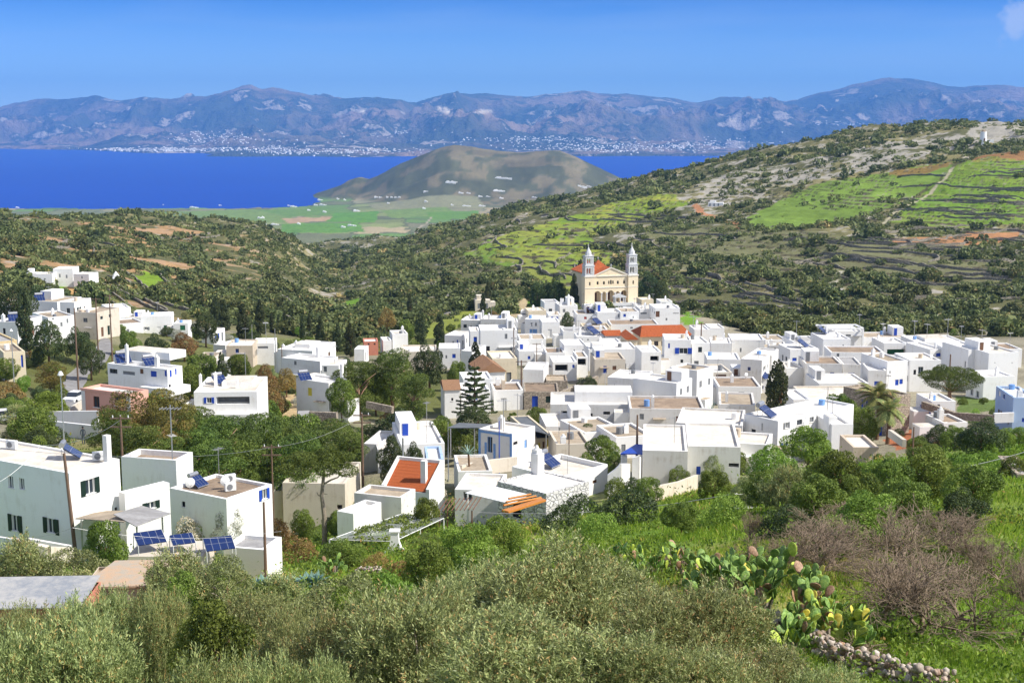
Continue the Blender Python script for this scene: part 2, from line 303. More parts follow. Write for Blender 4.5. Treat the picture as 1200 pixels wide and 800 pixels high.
def paint():
    X, Y = XX, YY; Z = HB.copy()
    n1 = fbm(X / 60, Y / 60, 5, 50); n2 = fbm(X / 14, Y / 14, 4, 60); n3 = fbm(X / 4, Y / 4, 3, 70)
    c = lambda t: np.array(srgb(*t)) * 0.8
    col = np.zeros(X.shape + (3,), np.float32)
    scrub, dry, rock, soil = c((106, 106, 70)), c((148, 140, 96)), c((180, 174, 160)), c((186, 146, 104))
    a = sst(0.4, 0.6, n1 * 0.5 + n2 * 0.5)[..., None]
    col[:] = scrub * (1 - a) + dry * a
    # rocky limestone: right ridge belt and scattered
    rb = zone([(770,240),(850,203),(950,186),(1050,166),(1135,156),(1215,140),(1215,160),(1150,172),(1060,192),(1000,205),(930,218),(870,236),(800,250)])
    global RB
    RB = rb; inrb = inpoly(X, Y, rb)
    rk = np.clip(sst(0.42, 0.50, 0.5 * n2 + 0.5 * n3) * inrb + sst(0.58, 0.64, 0.5 * n2 + 0.5 * n3) * (Y > 430), 0, 1)[..., None]
    col = col * (1 - rk) + rock * rk
    # reddish soil on the left hill
    lh = sst(-0.12, -0.26, X / Y) * sst(380, 450, Y) * sst(1000, 880, Y)
    sl = (sst(0.46, 0.55, n1 * 0.3 + n2 * 0.7) * lh)[..., None] * 0.8
    col = col * (1 - sl) + soil * sl
    # far plain
    pl = sst(2300, 2900, Y)[..., None]
    pn = (0.8 + 0.5 * fbm(X / 180, Y / 300, 4, 81))[..., None]
    col = col * (1 - pl) + (c((148, 146, 112)) * pn) * pl
    wxp, wyp = X + 60 * (n1 - .5) + Y * .12, Y + 90 * (fbm(X / 300, Y / 300, 3, 91) - .5); q1, q2 = np.floor(wxp / 150), np.floor(wyp / 210); hv = _h(q1, q2, 12)[..., None]; hk = _h(q1, q2, 13)[..., None]
    pc = np.where(hv < .3, c((112, 146, 70)), np.where(hv < .5, c((140, 150, 90)), np.where(hv < .62, c((190, 172, 134)), np.where(hv < .8, c((120, 124, 88)), c((150, 146, 112)))))) * (.8 + .4 * hk); edge = ((wxp / 150 - q1 < .06) | (wyp / 210 - q2 < .08))[..., None]; pc = np.where(edge, c((92, 100, 66)), pc)
    col = col * (1 - pl * .85) + pc * pl * .85
    kh = sst(1, 10, _prof * _f)[..., None]
    col = col * (1 - kh) + ((c((104, 104, 74)) + (c((140, 128, 96)) - c((104, 104, 74))) * sst(.5, .62, fbm(X / 60, Y / 140, 5, 93) + .12 * sst(120, 200, Z))[..., None]) * (0.4 + 0.75 * ridged(X / 130, Y / 200, 5, 9)[..., None])) * kh
    # village ground: pale concrete and earth
    vil = sst(105, 150, Y) * sst(410, 375, Y + np.where((X / Y > 0.03) & (X / Y < 0.12), -60, 0))
    lf_ = sst(0.02, -0.06, X / Y)[..., None] * sst(0.35, 0.5, n1)[..., None]; vg = (c((170, 162, 138)) * (1 - lf_) + c((118, 122, 70)) * lf_) * (0.7 + 0.5 * n2[..., None])
    vv = (vil * sst(0.36, 0.5, n1 + 0.15))[..., None]
    col = col * (1 - vv) + vg * vv
    # foreground pasture
    fg = sst(150, 110, Y)[..., None]
    g1, g2, g3 = c((120, 150, 56)), c((156, 164, 84)), c((176, 150, 104))
    gg = g1 * (1 - sst(0.45, 0.7, n2)[..., None]) + g2 * sst(0.45, 0.7, n2)[..., None]
    lft = (sst(0.62, 0.72, n2) )[..., None] * 0.7
    gg = gg * (1 - lft) + g3 * lft
    col = col * (1 - fg) + gg * fg
    # warped lookup gives ragged borders
    wx = X + (n2 - 0.5) * np.clip(Y / 60, 2, 16); wy = Y + (n1 - 0.5) * np.clip(Y / 30, 2, 40)
    field = np.zeros(X.shape, np.float32); terr = np.zeros(X.shape, np.float32)
    for t, tr, poly in ZONES:
        m = inpoly(wx, wy, poly); farz = min(p[1] for p in poly) > 2500
        if farz: m = inpoly(X, Y, poly)
        k = (0.78 + 0.45 * n2)[m][:, None]
        col[m] = c(t) * k; field[m] = 1 if tr != 0.5 else .45; terr[m] = np.maximum(terr[m], tr)
        if not farz and tr:
            sc_ = (sst(0.70, 0.78, n2)[m])[:, None]; col[m] = col[m] * (1 - sc_) + scrub * sc_
    lv = np.floor((Z + 2.4 * (n1 - 0.5) + X * 0.004) / 1.5).astype(np.int64); tone = _h(lv, np.floor(X / 70 + 3 * n1).astype(np.int64), 3)
    tm = (terr >= 0.6); yel = c((176, 170, 84)); grn = c((112, 150, 52)); mixv = np.clip((tone - .1) * 1.4, 0, 1)[..., None] * np.where(X / Y < 0.14, .85, .3)[..., None]
    col[tm] = (col * .35 + .65 * (grn * (1 - mixv) + yel * mixv) * (.85 + .3 * n3[..., None]))[tm]
    # terraces: stepped ground with stone risers
    for st, msk in ((1.5, terr), (1.6, (sst(0.45, 0.55, n1) * (Y > 470) * (Y < 1000) * (X / Y > -0.05)) * (terr == 0) * 0.8)):
        zz = (Z + 2.4 * (n1 - 0.5) + X * 0.004 * (Y > 0)) / st; fr = zz - np.floor(zz)
        zq = Z + (sst(0.0, 0.12, fr) - fr) * st * 0.9
        Z = np.where(msk > 0.3, Z * (1 - msk) + zq * msk, Z)
        rm = ((fr < 0.17) & (msk > 0.3) & (n2 < 0.60))
        col[rm] = c((92, 86, 68)) * (0.7 + 0.5 * n3[rm])[:, None]
        rm = ((fr > 0.86) & (fr < 0.95) & (msk > 0.3) & (n3 > 0.5)); col[rm] = c((150, 146, 122))
    for w, t, pts in PATHS:
        wp = [hit(x, y, 300)[:2] for x, y in pts]
        d = np.full(X.shape, 1e9); lo = min(p[1] for p in wp) - 20; hi = max(p[1] for p in wp) + 20
        rows = np.nonzero((Dg > lo) & (Dg < hi))[0]; sl_ = slice(rows[0], rows[-1] + 1)
        Xs, Ys = X[:, sl_], Y[:, sl_]; dd = d[:, sl_]
        for (ax, ay), (bx, by) in zip(wp[:-1], wp[1:]):
            L2 = (bx - ax) ** 2 + (by - ay) ** 2; q = np.clip(((Xs - ax) * (bx - ax) + (Ys - ay) * (by - ay)) / L2, 0, 1)
            dd = np.minimum(dd, np.hypot(Xs - ax - q * (bx - ax), Ys - ay - q * (by - ay)))
        mm = dd < w * 0.5 * (0.7 + 0.6 * n2[:, sl_]); cs = col[:, sl_]; cs[mm] = c(t)
    return Z, col, field, n1
HZ, GCOL, FIELD, NB1 = paint()
HB = HZ
def build_ground():
    g = NT('ground'); p = g.pos(); base = g.attr('gcol', 'Color')
    f1 = g.noise(0.9, 6, 0.65, p); f2 = g.noise(6.0, 4, 0.6, p); f3 = g.noise(0.12, 4, 0.6, p)
    v = g.math('ADD', g.math('MULTIPLY', f1, 0.55), g.math('ADD', g.math('MULTIPLY', f2, 0.25), g.math('MULTIPLY', f3, 0.4)))
    shade = g.ramp(v, [(0.38, 0.62), (0.62, 1.0), (0.82, 1.35)])
    c_ = g.mix(1.0, base, shade, 'MULTIPLY')
    b = g.bump(g.math('ADD', f1, g.math('MULTIPLY', f2, 0.3)), 0.7, 0.5)
    g.pbr(c_, 0.95, b, spec=0.1)
    V = np.stack([XX, YY, HB], -1).reshape(-1, 3)
    i, j = np.meshgrid(np.arange(NU - 1), np.arange(ND - 1), indexing='ij'); a = (i * ND + j).ravel()
    Fq = np.stack([a, a + ND, a + ND + 1, a + 1], -1)
    me = npmesh('ground', V, Fq, g.m, {'gcol': ('POINT', GCOL.reshape(-1, 3))}, True)
    o = link(bpy.data.objects.new('ground', me)); tag(o, kind='structure')
build_ground()
# ------------------------------------------------------------------ sea
def build_sea():
    g = NT('sea_water'); p = g.pos()
    n = g.noise(0.02, 4, 0.6, p); n2 = g.noise(0.0006, 3, 0.5, p)
    c_ = g.mix(n2, (0.002, 0.035, 0.30), (0.003, 0.05, 0.38))
    g.pbr(c_, 0.55, g.bump(n, 0.6, 6.0), spec=0.06)
    m = MB(); L = 35000
    m.quad((-L, 2500, 0), (L, 2500, 0), (L, 32500, 0), (-L, 32500, 0))
    tag(m.build('sea', g.m), kind='structure')
build_sea()
# ------------------------------------------------------------------ mountains of the island across the strait
RIDGE = [(-300,120),(-60,124),(0,127),(30,120),(60,116),(90,116),(120,113),(150,117),(175,114),(200,116),(225,114),(250,112),(270,107),(290,101),(300,100),(312,104),(325,102),(345,107),(370,112),(400,114),(430,114),(455,115),(475,118),(490,119),(510,114),(535,110),(560,110),(600,112),(625,114),(640,110),(665,109),(681,107),(700,111),(730,111),(760,113),(790,117),(815,120),(840,114),(858,113),(885,115),(915,119),(935,115),(960,108),(985,101),(1010,95),(1035,90),(1060,93),(1090,98),(1115,103),(1145,101),(1170,101),(1190,103),(1230,108),(1400,118),(1700,125)]
def build_mountains():
    nu, nd = 1100, 330; us = np.linspace(-0.62, 0.62, nu); D = np.concatenate([np.linspace(11500, 26000, nd - 60), np.linspace(26080, 32000, 60)])
    X = us[:, None] * D[None]; Y = np.broadcast_to(D[None], X.shape); px = us * F + 600
    # ridge distance and coast distance by bearing
    Dr = 23500 + 1200 * np.sin(us * 9); rp = np.interp(px, [a for a, b in RIDGE], [b for a, b in RIDGE])
    rz = np.array([zat(y, d) for y, d in zip(rp, Dr)])
    coast = np.interp(px, [-300, 0, 100, 130, 165, 240, 262, 330, 420, 500, 600, 700, 880, 1000, 1500], [19000, 17600, 16600, 15900, 14800, 14700, 13400, 13200, 13000, 13300, 13000, 13300, 13500, 13500, 13500])
    coast = coast + 500 * (fbm(us * 60, us * 0, 4, 5) - 0.5)
    t = (Y - coast[:, None]) / (Dr - coast)[:, None]
    tc = np.clip(t, 0, 1)
    prof = np.where(t < 1, tc ** 1.5, np.clip(1 - (t - 1) * 0.9, 0.1, 1) ** 1.2)
    rg = ridged(X / 2600 + 3, Y / 3800, 7, 101, 0.56); rg2 = fbm(X / 5200, Y / 5200, 4, 131)
    near = 1 - np.exp(-((t - 1) / 0.16) ** 2)
    h = rz[:, None] * prof * (1 - near * (0.95 - 1.15 * rg)) * (1 - near * 0.5 * (rg2 - 0.35))
    h = h + 760 * (ridged(X / 1700 + 9, Y / 2800, 7, 211, .55) ** 1.6 - 0.40) * sst(0.12, 0.4, t) * near + 130 * (ridged(X / 1300, Y / 1300, 5, 151) - 0.5) * np.exp(-((t - 0.2) / 0.22) ** 2) + 40 * (fbm(X / 350, Y / 350, 4, 171) - 0.5) * sst(0.02, 0.15, t)
    # fine crags on the skyline
    h = h + np.exp(-((t - 1) / 0.1) ** 2) * 80 * (fbm(X / 420, Y / 500, 6, 191, .6) - 0.5)
    # a low dark cape in front of the coast, left
    cx, cy = pt(290, 176, 13300)[:2]
    h = np.where(t < 0, -40, np.maximum(h, 4)) ; h = np.maximum(h, -40 + 110 * np.exp(-((X - cx) / 420) ** 2 - ((Y - cy) / 250) ** 2))
    for (qx, qy, s, hh) in ((520, 13200, 500, 60),(700, 13600, 400, 50),(180, 15000, 200, 40)):
        x0 = (qx - 600) / F * qy; h = h + hh * np.exp(-((X - x0) / s) ** 2 - ((Y - qy - 300) / 300) ** 2)
    g = NT('mountain_rock'); p = g.pos()
    f = g.noise(0.0012, 8, 0.62, p); f2 = g.noise(0.00035, 5, 0.6, p); f3 = g.noise(0.006, 4, 0.7, p)
    sep = g.n('ShaderNodeSeparateXYZ'); g.t.links.new(g.n('ShaderNodeNewGeometry').outputs['Normal'], sep.inputs[0])
    c_ = g.mix(g.step(f2, 0.42, 0.62), (0.075, 0.085, 0.055), (0.34, 0.24, 0.17))
    c_ = g.mix(g.step(f, 0.49, 0.56), c_, (0.055, 0.065, 0.04))
    c_ = g.mix(g.step(g.math('ADD', f, g.math('MULTIPLY', f3, 0.3)), 0.72, 0.78), c_, (0.46, 0.39, 0.32))
    q = g.attr('quarry'); c_ = g.mix(q, c_, (0.85, 0.72, 0.52))
    g.pbr(c_, 0.95, g.bump(g.math('ADD', f, g.math('MULTIPLY', f3, 0.3)), 1.0, 320.0), spec=0.0)
    qa = np.zeros(X.shape, np.float32)
    for (qx, qy, D0, sx, sy) in ((522,130,0,12,4.5),(568,131,0,12,3.5),(425,131,0,5,2),(981,118,0,3,2),(862,141,0,6,2),(846,134,0,4,1.5)):
        s_ = (h - CZ) / Y; yc = (s_ * cp + sp) / (cp - s_ * sp); PY = 400 - F * yc      # bearing test done once to find where on the slope the pits lie
        PX = 600 + X / Y * F * (cp + yc * sp)
        nn = fbm(X / 300, Y / 500, 3, 7) * 0.9
        slope = (PY - qy - 0.35 * (PX - qx) * (1 if qx == 522 else -1 if qx == 570 else 0))
        qa = np.maximum(qa, sst(1.15, 0.6, np.hypot((PX - qx) / sx, slope / sy) + nn - 0.3) * (Y > 16000))
    V = np.stack([X, Y, h], -1).reshape(-1, 3); nd = X.shape[1]
    i, j = np.meshgrid(np.arange(nu - 1), np.arange(nd - 1), indexing='ij'); a = (i * nd + j).ravel()
    me = npmesh('mountains', V, np.stack([a, a + nd, a + nd + 1, a + 1], -1), g.m, {'quarry': ('POINT', qa.ravel())}, True)
    tag(link(bpy.data.objects.new('distant_mountains', me)), kind='structure')
    return us, D, h
MU, MD, MH = build_mountains()
def mheight(x, y):
    i = np.clip((x / y + 0.62) / 1.24 * (len(MU) - 1), 0, len(MU) - 1).astype(int); j = np.clip(np.searchsorted(MD, y), 0, len(MD) - 1)
    return MH[i, j]
# ------------------------------------------------------------------ sky, sun, air
SUN_EL, SUN_AZ = 46.0, 106.0          # degrees; azimuth clockwise from the view direction (+y)
def build_light():
    w = bpy.data.worlds.new('World'); sc.world = w; w.use_nodes = True; t = w.node_tree; bg = t.nodes['Background']
    s = t.nodes.new('ShaderNodeTexSky'); s.sky_type = 'NISHITA'; s.sun_disc = False; s.sun_elevation = R(SUN_EL); s.sun_rotation = R(SUN_AZ)
    s.altitude = 300; s.air_density = 0.8; s.dust_density = 0.0; s.ozone_density = 1.6
    hs = t.nodes.new('ShaderNodeHueSaturation'); hs.inputs['Saturation'].default_value = SKY_SAT
    t.links.new(s.outputs[0], hs.inputs['Color']); hs.inputs['Value'].default_value = 1.0
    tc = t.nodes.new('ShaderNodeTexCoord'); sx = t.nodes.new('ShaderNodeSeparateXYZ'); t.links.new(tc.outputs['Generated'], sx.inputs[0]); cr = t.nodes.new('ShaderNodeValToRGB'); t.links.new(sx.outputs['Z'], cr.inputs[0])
    e_ = cr.color_ramp.elements; e_[0].position = 0.0; e_[0].color = (0.58, 0.78, 1.0, 1); e_[1].position = 0.32; e_[1].color = (1.35, 1.12, 1.0, 1); q_ = e_.new(0.09); q_.color = (0.075, 0.25, 0.62, 1); q_ = e_.new(0.15); q_.color = (0.95, 0.9, 0.9, 1)  # added sky tint: deep blue low down, brightened higher up to fill shaded walls
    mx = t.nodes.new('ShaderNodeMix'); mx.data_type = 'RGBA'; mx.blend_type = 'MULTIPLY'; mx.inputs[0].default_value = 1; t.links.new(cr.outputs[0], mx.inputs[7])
    # one small puff of cloud low over the right hand mountains
    cd = np.array([ray(1192, 24)[0], 1.0, ray(1192, 24)[1]]); cd /= np.linalg.norm(cd)
    dt = t.nodes.new('ShaderNodeVectorMath'); dt.operation = 'DISTANCE'; t.links.new(tc.outputs['Generated'], dt.inputs[0]); dt.inputs[1].default_value = tuple(cd)
    nz = t.nodes.new('ShaderNodeTexNoise'); nz.inputs['Scale'].default_value = 90; nz.inputs['Detail'].default_value = 6; t.links.new(tc.outputs['Generated'], nz.inputs['Vector'])
    m1 = t.nodes.new('ShaderNodeMath'); m1.operation = 'MULTIPLY_ADD'; t.links.new(nz.outputs['Fac'], m1.inputs[0]); m1.inputs[1].default_value = -0.03; t.links.new(dt.outputs['Value'], m1.inputs[2])
    mr = t.nodes.new('ShaderNodeMapRange'); mr.interpolation_type = 'SMOOTHSTEP'; t.links.new(m1.outputs[0], mr.inputs[0]); mr.inputs[1].default_value = 0.001; mr.inputs[2].default_value = -0.009; mr.inputs[3].default_value = 0; mr.inputs[4].default_value = 0.5
    mc = t.nodes.new('ShaderNodeMix'); mc.data_type = 'RGBA'; t.links.new(mr.outputs[0], mc.inputs[0]); mc.inputs[7].default_value = (4.2, 4.4, 5.0, 1)
    wn = t.nodes.new('ShaderNodeTexNoise'); wn.inputs['Scale'].default_value = 5; wn.inputs['Detail'].default_value = 7; mpw = t.nodes.new('ShaderNodeMapping'); mpw.inputs['Scale'].default_value = (1, 1, 9); t.links.new(tc.outputs['Generated'], mpw.inputs[0]); t.links.new(mpw.outputs[0], wn.inputs['Vector'])
    wr = t.nodes.new('ShaderNodeMapRange'); t.links.new(wn.outputs['Fac'], wr.inputs[0]); wr.inputs[1].default_value = .45; wr.inputs[2].default_value = .85; wr.inputs[3].default_value = 0; wr.inputs[4].default_value = .22
    mw = t.nodes.new('ShaderNodeMix'); mw.data_type = 'RGBA'; t.links.new(wr.outputs[0], mw.inputs[0]); mw.inputs[7].default_value = (3.2, 3.8, 5.0, 1)
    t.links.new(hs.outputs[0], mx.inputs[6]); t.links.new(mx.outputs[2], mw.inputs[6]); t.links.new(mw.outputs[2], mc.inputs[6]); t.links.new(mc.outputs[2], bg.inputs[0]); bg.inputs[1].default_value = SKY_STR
    l = bpy.data.lights.new('sun', 'SUN'); l.energy = SUN_STR; l.angle = R(0.5); l.color = (1.0, 0.955, 0.88)
    o = link(bpy.data.objects.new('sun', l)); a, e = R(SUN_AZ), R(SUN_EL)
    d = np.array([math.sin(a) * math.cos(e), math.cos(a) * math.cos(e), math.sin(e)])
    import mathutils
    o.rotation_euler = mathutils.Vector(d).to_track_quat('Z', 'Y').to_euler(); o.location = (0, 0, 500)
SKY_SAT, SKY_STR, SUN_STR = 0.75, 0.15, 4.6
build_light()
def build_haze():
    m = bpy.data.materials.new('haze'); m.use_nodes = True; t = m.node_tree; t.nodes.clear()
    out = t.nodes.new('ShaderNodeOutputMaterial'); v = t.nodes.new('ShaderNodeVolumePrincipled')
    v.inputs['Color'].default_value = (0.14, 0.37, 0.80, 1); v.inputs['Density'].default_value = HAZE; v.inputs['Anisotropy'].default_value = 0.0
    t.links.new(v.outputs[0], out.inputs['Volume'])
    b = MB(); b.box(-36000, -900, -75, 36000, 33200, 1420)
    o = b.build('haze', m); tag(o, 'thin blue air between the village and the far mountains', 'haze', kind='stuff')
HAZE = 5.1e-5
build_haze()
sc.view_settings.view_transform = 'Standard'; sc.view_settings.look = 'None'; sc.view_settings.exposure = 0.5; sc.view_settings.gamma = 1
sc.cycles.use_denoising = True; sc.cycles.max_bounces = 6; sc.cycles.diffuse_bounces = 3; sc.cycles.transmission_bounces = 3; sc.cycles.transparent_max_bounces = 4; sc.cycles.volume_bounces = 1
sc.cycles.use_adaptive_sampling = True; sc.cycles.adaptive_threshold = 0.02
# ------------------------------------------------------------------ vegetation
def foliage(name, ca, cb, cc=None, trans=0.3, rough=0.6, k=1.1, spec=0.25):
    """ca dark, cb light (sRGB as seen in sun); cc odd warm leaves"""
    g = NT(name); t = g.attr('tint'); a = tuple(x * k for x in srgb(*ca)); b = tuple(x * k for x in srgb(*cb)); stops = [(0.0, a), (0.75, b)]
    if cc: stops += [(0.86, b), (0.97, tuple(x * k for x in srgb(*cc)))]
    c_ = g.ramp(t, stops)
    hs = g.n('ShaderNodeHueSaturation'); g.set(hs.inputs['Color'], c_); g.set(hs.inputs['Hue'], g.math('MULTIPLY_ADD', g.orand(), 0.035, 0.468)); g.set(hs.inputs['Value'], g.math('MULTIPLY_ADD', g.orand(), 0.3, 0.85))
    c_ = hs.outputs[0]
    p = g.n('ShaderNodeBsdfPrincipled'); g.set(p.inputs['Base Color'], c_); p.inputs['Roughness'].default_value = rough; p.inputs['Specular IOR Level'].default_value = spec
    tr = g.n('ShaderNodeBsdfTranslucent'); g.set(tr.inputs[0], c_); mx = g.n('ShaderNodeMixShader'); mx.inputs[0].default_value = trans
    g.t.links.new(p.outputs[0], mx.inputs[1]); g.t.links.new(tr.outputs[0], mx.inputs[2]); g.t.links.new(mx.outputs[0], g.out.inputs[0]); return g.m
def bark(name, c):
    g = NT(name); n = g.noise(9, 5, 0.6, g.obj()); a = srgb(*c)
    return g.pbr(g.mix(n, tuple(x * 0.4 for x in a), a), 0.9, g.bump(n, 0.8, 0.05), spec=0.1)
VM = dict(
 olive=foliage('olive_leaves', (72, 88, 42), (176, 188, 122), (200, 170, 106), 0.2, 0.45, k=0.98, spec=0.35),
 broad=foliage('broad_leaves', (62, 84, 34), (126, 148, 66), None),
 lime=foliage('lime_leaves', (84, 114, 40), (142, 172, 76), None, 0.35),
 dark=foliage('dark_leaves', (44, 60, 34), (92, 108, 62), None, 0.2),
 pine=foliage('pine_needles', (50, 72, 30), (112, 134, 60), None, 0.25),
 bpine=foliage('brown_green_needles', (70, 74, 34), (140, 132, 66), (176, 128, 70), 0.25),
 cyp=foliage('cypress_scales', (46, 58, 38), (96, 106, 68), None, 0.2),
 scrub=foliage('scrub_leaves', (66, 80, 46), (124, 134, 80), (170, 156, 100), 0.3),
 grey=foliage('grey_leaves', (120, 124, 104), (206, 208, 192), None, 0.25),
 rust=foliage('rusty_leaves', (112, 96, 52), (168, 148, 86), (180, 126, 76), 0.25),
 agave=foliage('agave_leaves', (110, 140, 130), (160, 184, 172), None, 0.1),
 flower=foliage('blossom', (110, 116, 70), (216, 206, 180), (230, 220, 210), 0.2),
 palm=foliage('palm_fronds', (78, 92, 44), (140, 150, 90), (190, 160, 100), 0.2))
BK = dict(grey=bark('grey_bark', (170, 158, 140)), brown=bark('brown_bark', (132, 104, 80)), twig=bark('bare_twigs', (166, 146, 124)), pine=bark('pine_bark', (176, 142, 116)))
def unit(v): return v / (np.linalg.norm(v, axis=-1, keepdims=True) + 1e-9)
def leaf_quads(P, N, L, Wd, rg, up=0.3, flat=0.6):
    """P points, N outward normals -> (V, F) of diamond leaves"""
    n = len(P); r = rg.normal(size=(n, 3)); nn = unit(N * flat + r * 0.55)
    d = unit(np.cross(nn, rg.normal(size=(n, 3)))) ; d = unit(d + up * np.array([0, 0, 1.0]) + 0.35 * N); s = unit(np.cross(d, nn))
    l = (L * rg.uniform(0.6, 1.25, n))[:, None]; w = (Wd * rg.uniform(0.7, 1.2, n))[:, None]
    V = np.stack([P - d * l * 0.5, P + s * w * 0.5 - d * l * 0.05, P + d * l * 0.5, P - s * w * 0.5 + d * l * 0.05], 1).reshape(-1, 3)
    return V, np.arange(4 * n).reshape(n, 4)
def lobes_points(lobes, n, rg, inner=0.35):
    lo = np.array(lobes, float); area = (lo[:, 3] * lo[:, 4] + lo[:, 3] * lo[:, 5] + lo[:, 4] * lo[:, 5]); k = rg.choice(len(lo), n * 2, p=area / area.sum())
    d = unit(rg.normal(size=(n * 2, 3))); r = 1 - inner * rg.random(n * 2) ** 2.2; r += rg.normal(size=n * 2) * 0.04
    c, R3 = lo[k, :3], lo[k, 3:6]; P = c + d * R3 * r[:, None]; N = unit(d / R3)
    keep = np.ones(len(P), bool)
    for q in lo: keep &= (((P - q[:3]) / (q[3:6] * 0.72)) ** 2).sum(1) > 1
    idx = np.nonzero(keep)[0][:n]
    return P[idx], N[idx], k[idx]
def crown(kind, seed, n, L, Wd, Hh=5.0, Rr=2.5):
    rg = np.random.default_rng(seed); lobes = []
    if kind in ('round', 'olive'):
        zb = Hh * (0.16 if kind == 'round' else 0.04)
        m = 20 if kind == 'round' else 44
        for i in range(m):
            a = rg.uniform(0, 2 * PI); t = rg.random() ** 0.5; z = zb + (Hh - zb) * rg.uniform(0.12, 0.86); f = math.sin(min(1, (z - zb) / (Hh - zb) * 0.9 + 0.14) * PI) ** 0.55
            s = Rr * (rg.uniform(0.2, 0.38) if kind == 'round' else rg.uniform(0.10, 0.30)); rr = max(0, Rr * f - s * (0.8 if kind == 'round' else 0.2)) * t
            lobes.append((rr * math.cos(a), rr * math.sin(a), z, s, s, s * rg.uniform(0.7, 1.1)))
        lobes.append((0, 0, (zb + Hh) / 2, Rr * 0.6, Rr * 0.6, (Hh - zb) * 0.36))
    elif kind == 'pine':
        for i in range(46):
            a = rg.uniform(0, 2 * PI); t = rg.random() ** 0.5; z = Hh * rg.uniform(0.22, 0.95); f = (1 - abs(z / Hh - 0.55) / 0.62) ** 0.6
            s = Rr * rg.uniform(0.16, 0.30); rr = max(0, Rr * f - s * 0.6) * t
            lobes.append((rr * math.cos(a), rr * math.sin(a), z, s * 1.15, s * 1.15, s * 0.62))
    elif kind == 'umbrella':
        for i in range(60):
            a = rg.uniform(0, 2 * PI); t = rg.random() ** 0.5; rr = Rr * 0.86 * t; z = Hh * (0.60 + 0.30 * math.sqrt(max(0, 1 - (rr / Rr) ** 2))) + rg.normal() * Hh * 0.025
            s = Rr * rg.uniform(0.13, 0.24); lobes.append((rr * math.cos(a), rr * math.sin(a), z, s, s, s * 0.6))
        lobes.append((0, 0, Hh * 0.66, Rr * 0.8, Rr * 0.8, Hh * 0.16))
    elif kind == 'cypress':
        for i in range(40):
            z = Hh * rg.uniform(0.08, 0.97); f = min(1, (z / Hh) / 0.22 + 0.45) * (1 - (z / Hh) ** 3.2) ** 0.6; a = rg.uniform(0, 2 * PI); s = Rr * 0.42 * max(0.35, f)
            rr = max(0, Rr * f - s) * rg.uniform(0.5, 1); lobes.append((rr * math.cos(a), rr * math.sin(a), min(z, Hh * 0.95), s, s, Hh * 0.09))
    elif kind == 'cone':
        for i in range(44):
            z = Hh * rg.uniform(0.1, 0.97); f = (1 - z / Hh) ** 0.8 + 0.08; a = rg.uniform(0, 2 * PI); s = Rr * 0.3 * max(0.3, f)
            rr = max(0, Rr * f - s * 0.7); lobes.append((rr * math.cos(a), rr * math.sin(a), z, s, s, s * 0.9))
    elif kind == 'bush':
        for i in range(16):
            a = rg.uniform(0, 2 * PI); t = rg.random() ** 0.5; s = Rr * rg.uniform(0.26, 0.48); rr = max(0, Rr - s) * t
            z = Hh * rg.uniform(0.1, 0.9 - 0.4 * t); s2 = min(s, Hh * 0.45); lobes.append((rr * math.cos(a), rr * math.sin(a), max(z, s2 * 0.5), s, s, s2))
    P, N, k = lobes_points(lobes, n, rg)
    if kind == 'olive' and n > 40000: P, N, k = P[:n // 3], N[:n // 3], k[:n // 3]
    V, Fq = leaf_quads(P, N, L, Wd, rg, up={'cypress': 1.4, 'olive': 0.7, 'cone': 0.2}.get(kind, 0.25), flat=0.5 if kind == 'olive' else 0.75)
    tone = rg.uniform(-0.25, 0.25, len(lobes)); tint = np.clip(rg.normal(0.42, 0.3 if kind == 'olive' else 0.2, len(Fq)) + tone[k], 0, 1)
    if kind == 'olive':       # leafy shoots standing out past the outline
        ns, per = n // 24, 15; P, N, _k = lobes_points(lobes, ns, rg, .25); d = unit(N * .6 + rg.normal(size=P.shape) * .35 + np.array([0, 0, .75])); Ls = rg.uniform(.28, .62, len(P)) * (1 if n > 40000 else 1.3); t = (np.arange(per) + .5) / per
        C = P[:, None] + d[:, None] * (Ls[:, None] * t[None])[..., None]; sd = unit(np.cross(d[:, None] + 0 * C, rg.normal(size=C.shape))); dl = unit(d[:, None] * .8 + sd * .75); C = (C + dl * L * .5).reshape(-1, 3); dl = dl.reshape(-1, 3); nn = unit(np.cross(dl, rg.normal(size=dl.shape))); m = len(C); l = (L * rg.uniform(.7, 1.2, m))[:, None]; w = (Wd * rg.uniform(.7, 1.1, m))[:, None]
        V2 = np.stack([C - dl * l * .5, C + nn * w * .5, C + dl * l * .5, C - nn * w * .5], 1).reshape(-1, 3); st = np.repeat(np.clip(rg.normal(.5, .2, len(P)), 0, 1), per); tint = np.concatenate([tint, np.clip(st + rg.normal(0, .18, m), 0, 1)]); V = np.concatenate([V, V2]); Fq = np.arange(len(V)).reshape(-1, 4)
    return V, Fq, tint
def trunk_mesh(name, Hh, Rr, r0, mat, seed, limbs=5, bare=0.3):
    rg = random.Random(seed); b = MB(); top = (rg.uniform(-.05, .05) * Hh, rg.uniform(-.05, .05) * Hh, Hh * 0.62)
    p = [(0, 0, -0.4), (top[0] * .2, top[1] * .1, Hh * .15), (top[0] * .6, top[1] * .8, Hh * .38), top]
    b.tube(p, [r0 * 1.25, r0, r0 * .8, r0 * .35], 7)
    for i in range(limbs):
        a = 2 * PI * (i + rg.random() * .6) / limbs; z0 = Hh * rg.uniform(bare, bare + .2); rr = Rr * rg.uniform(.45, .7); z1 = z0 + Hh * rg.uniform(.18, .32)
        b.tube([(top[0] * .4, top[1] * .4, z0), (rr * .45 * math.cos(a), rr * .45 * math.sin(a), z0 + (z1 - z0) * .55), (rr * math.cos(a), rr * math.sin(a), z1)], [r0 * .5, r0 * .32, r0 * .12], 5)
    return b.mesh(name, mat, True)
TPL = {}
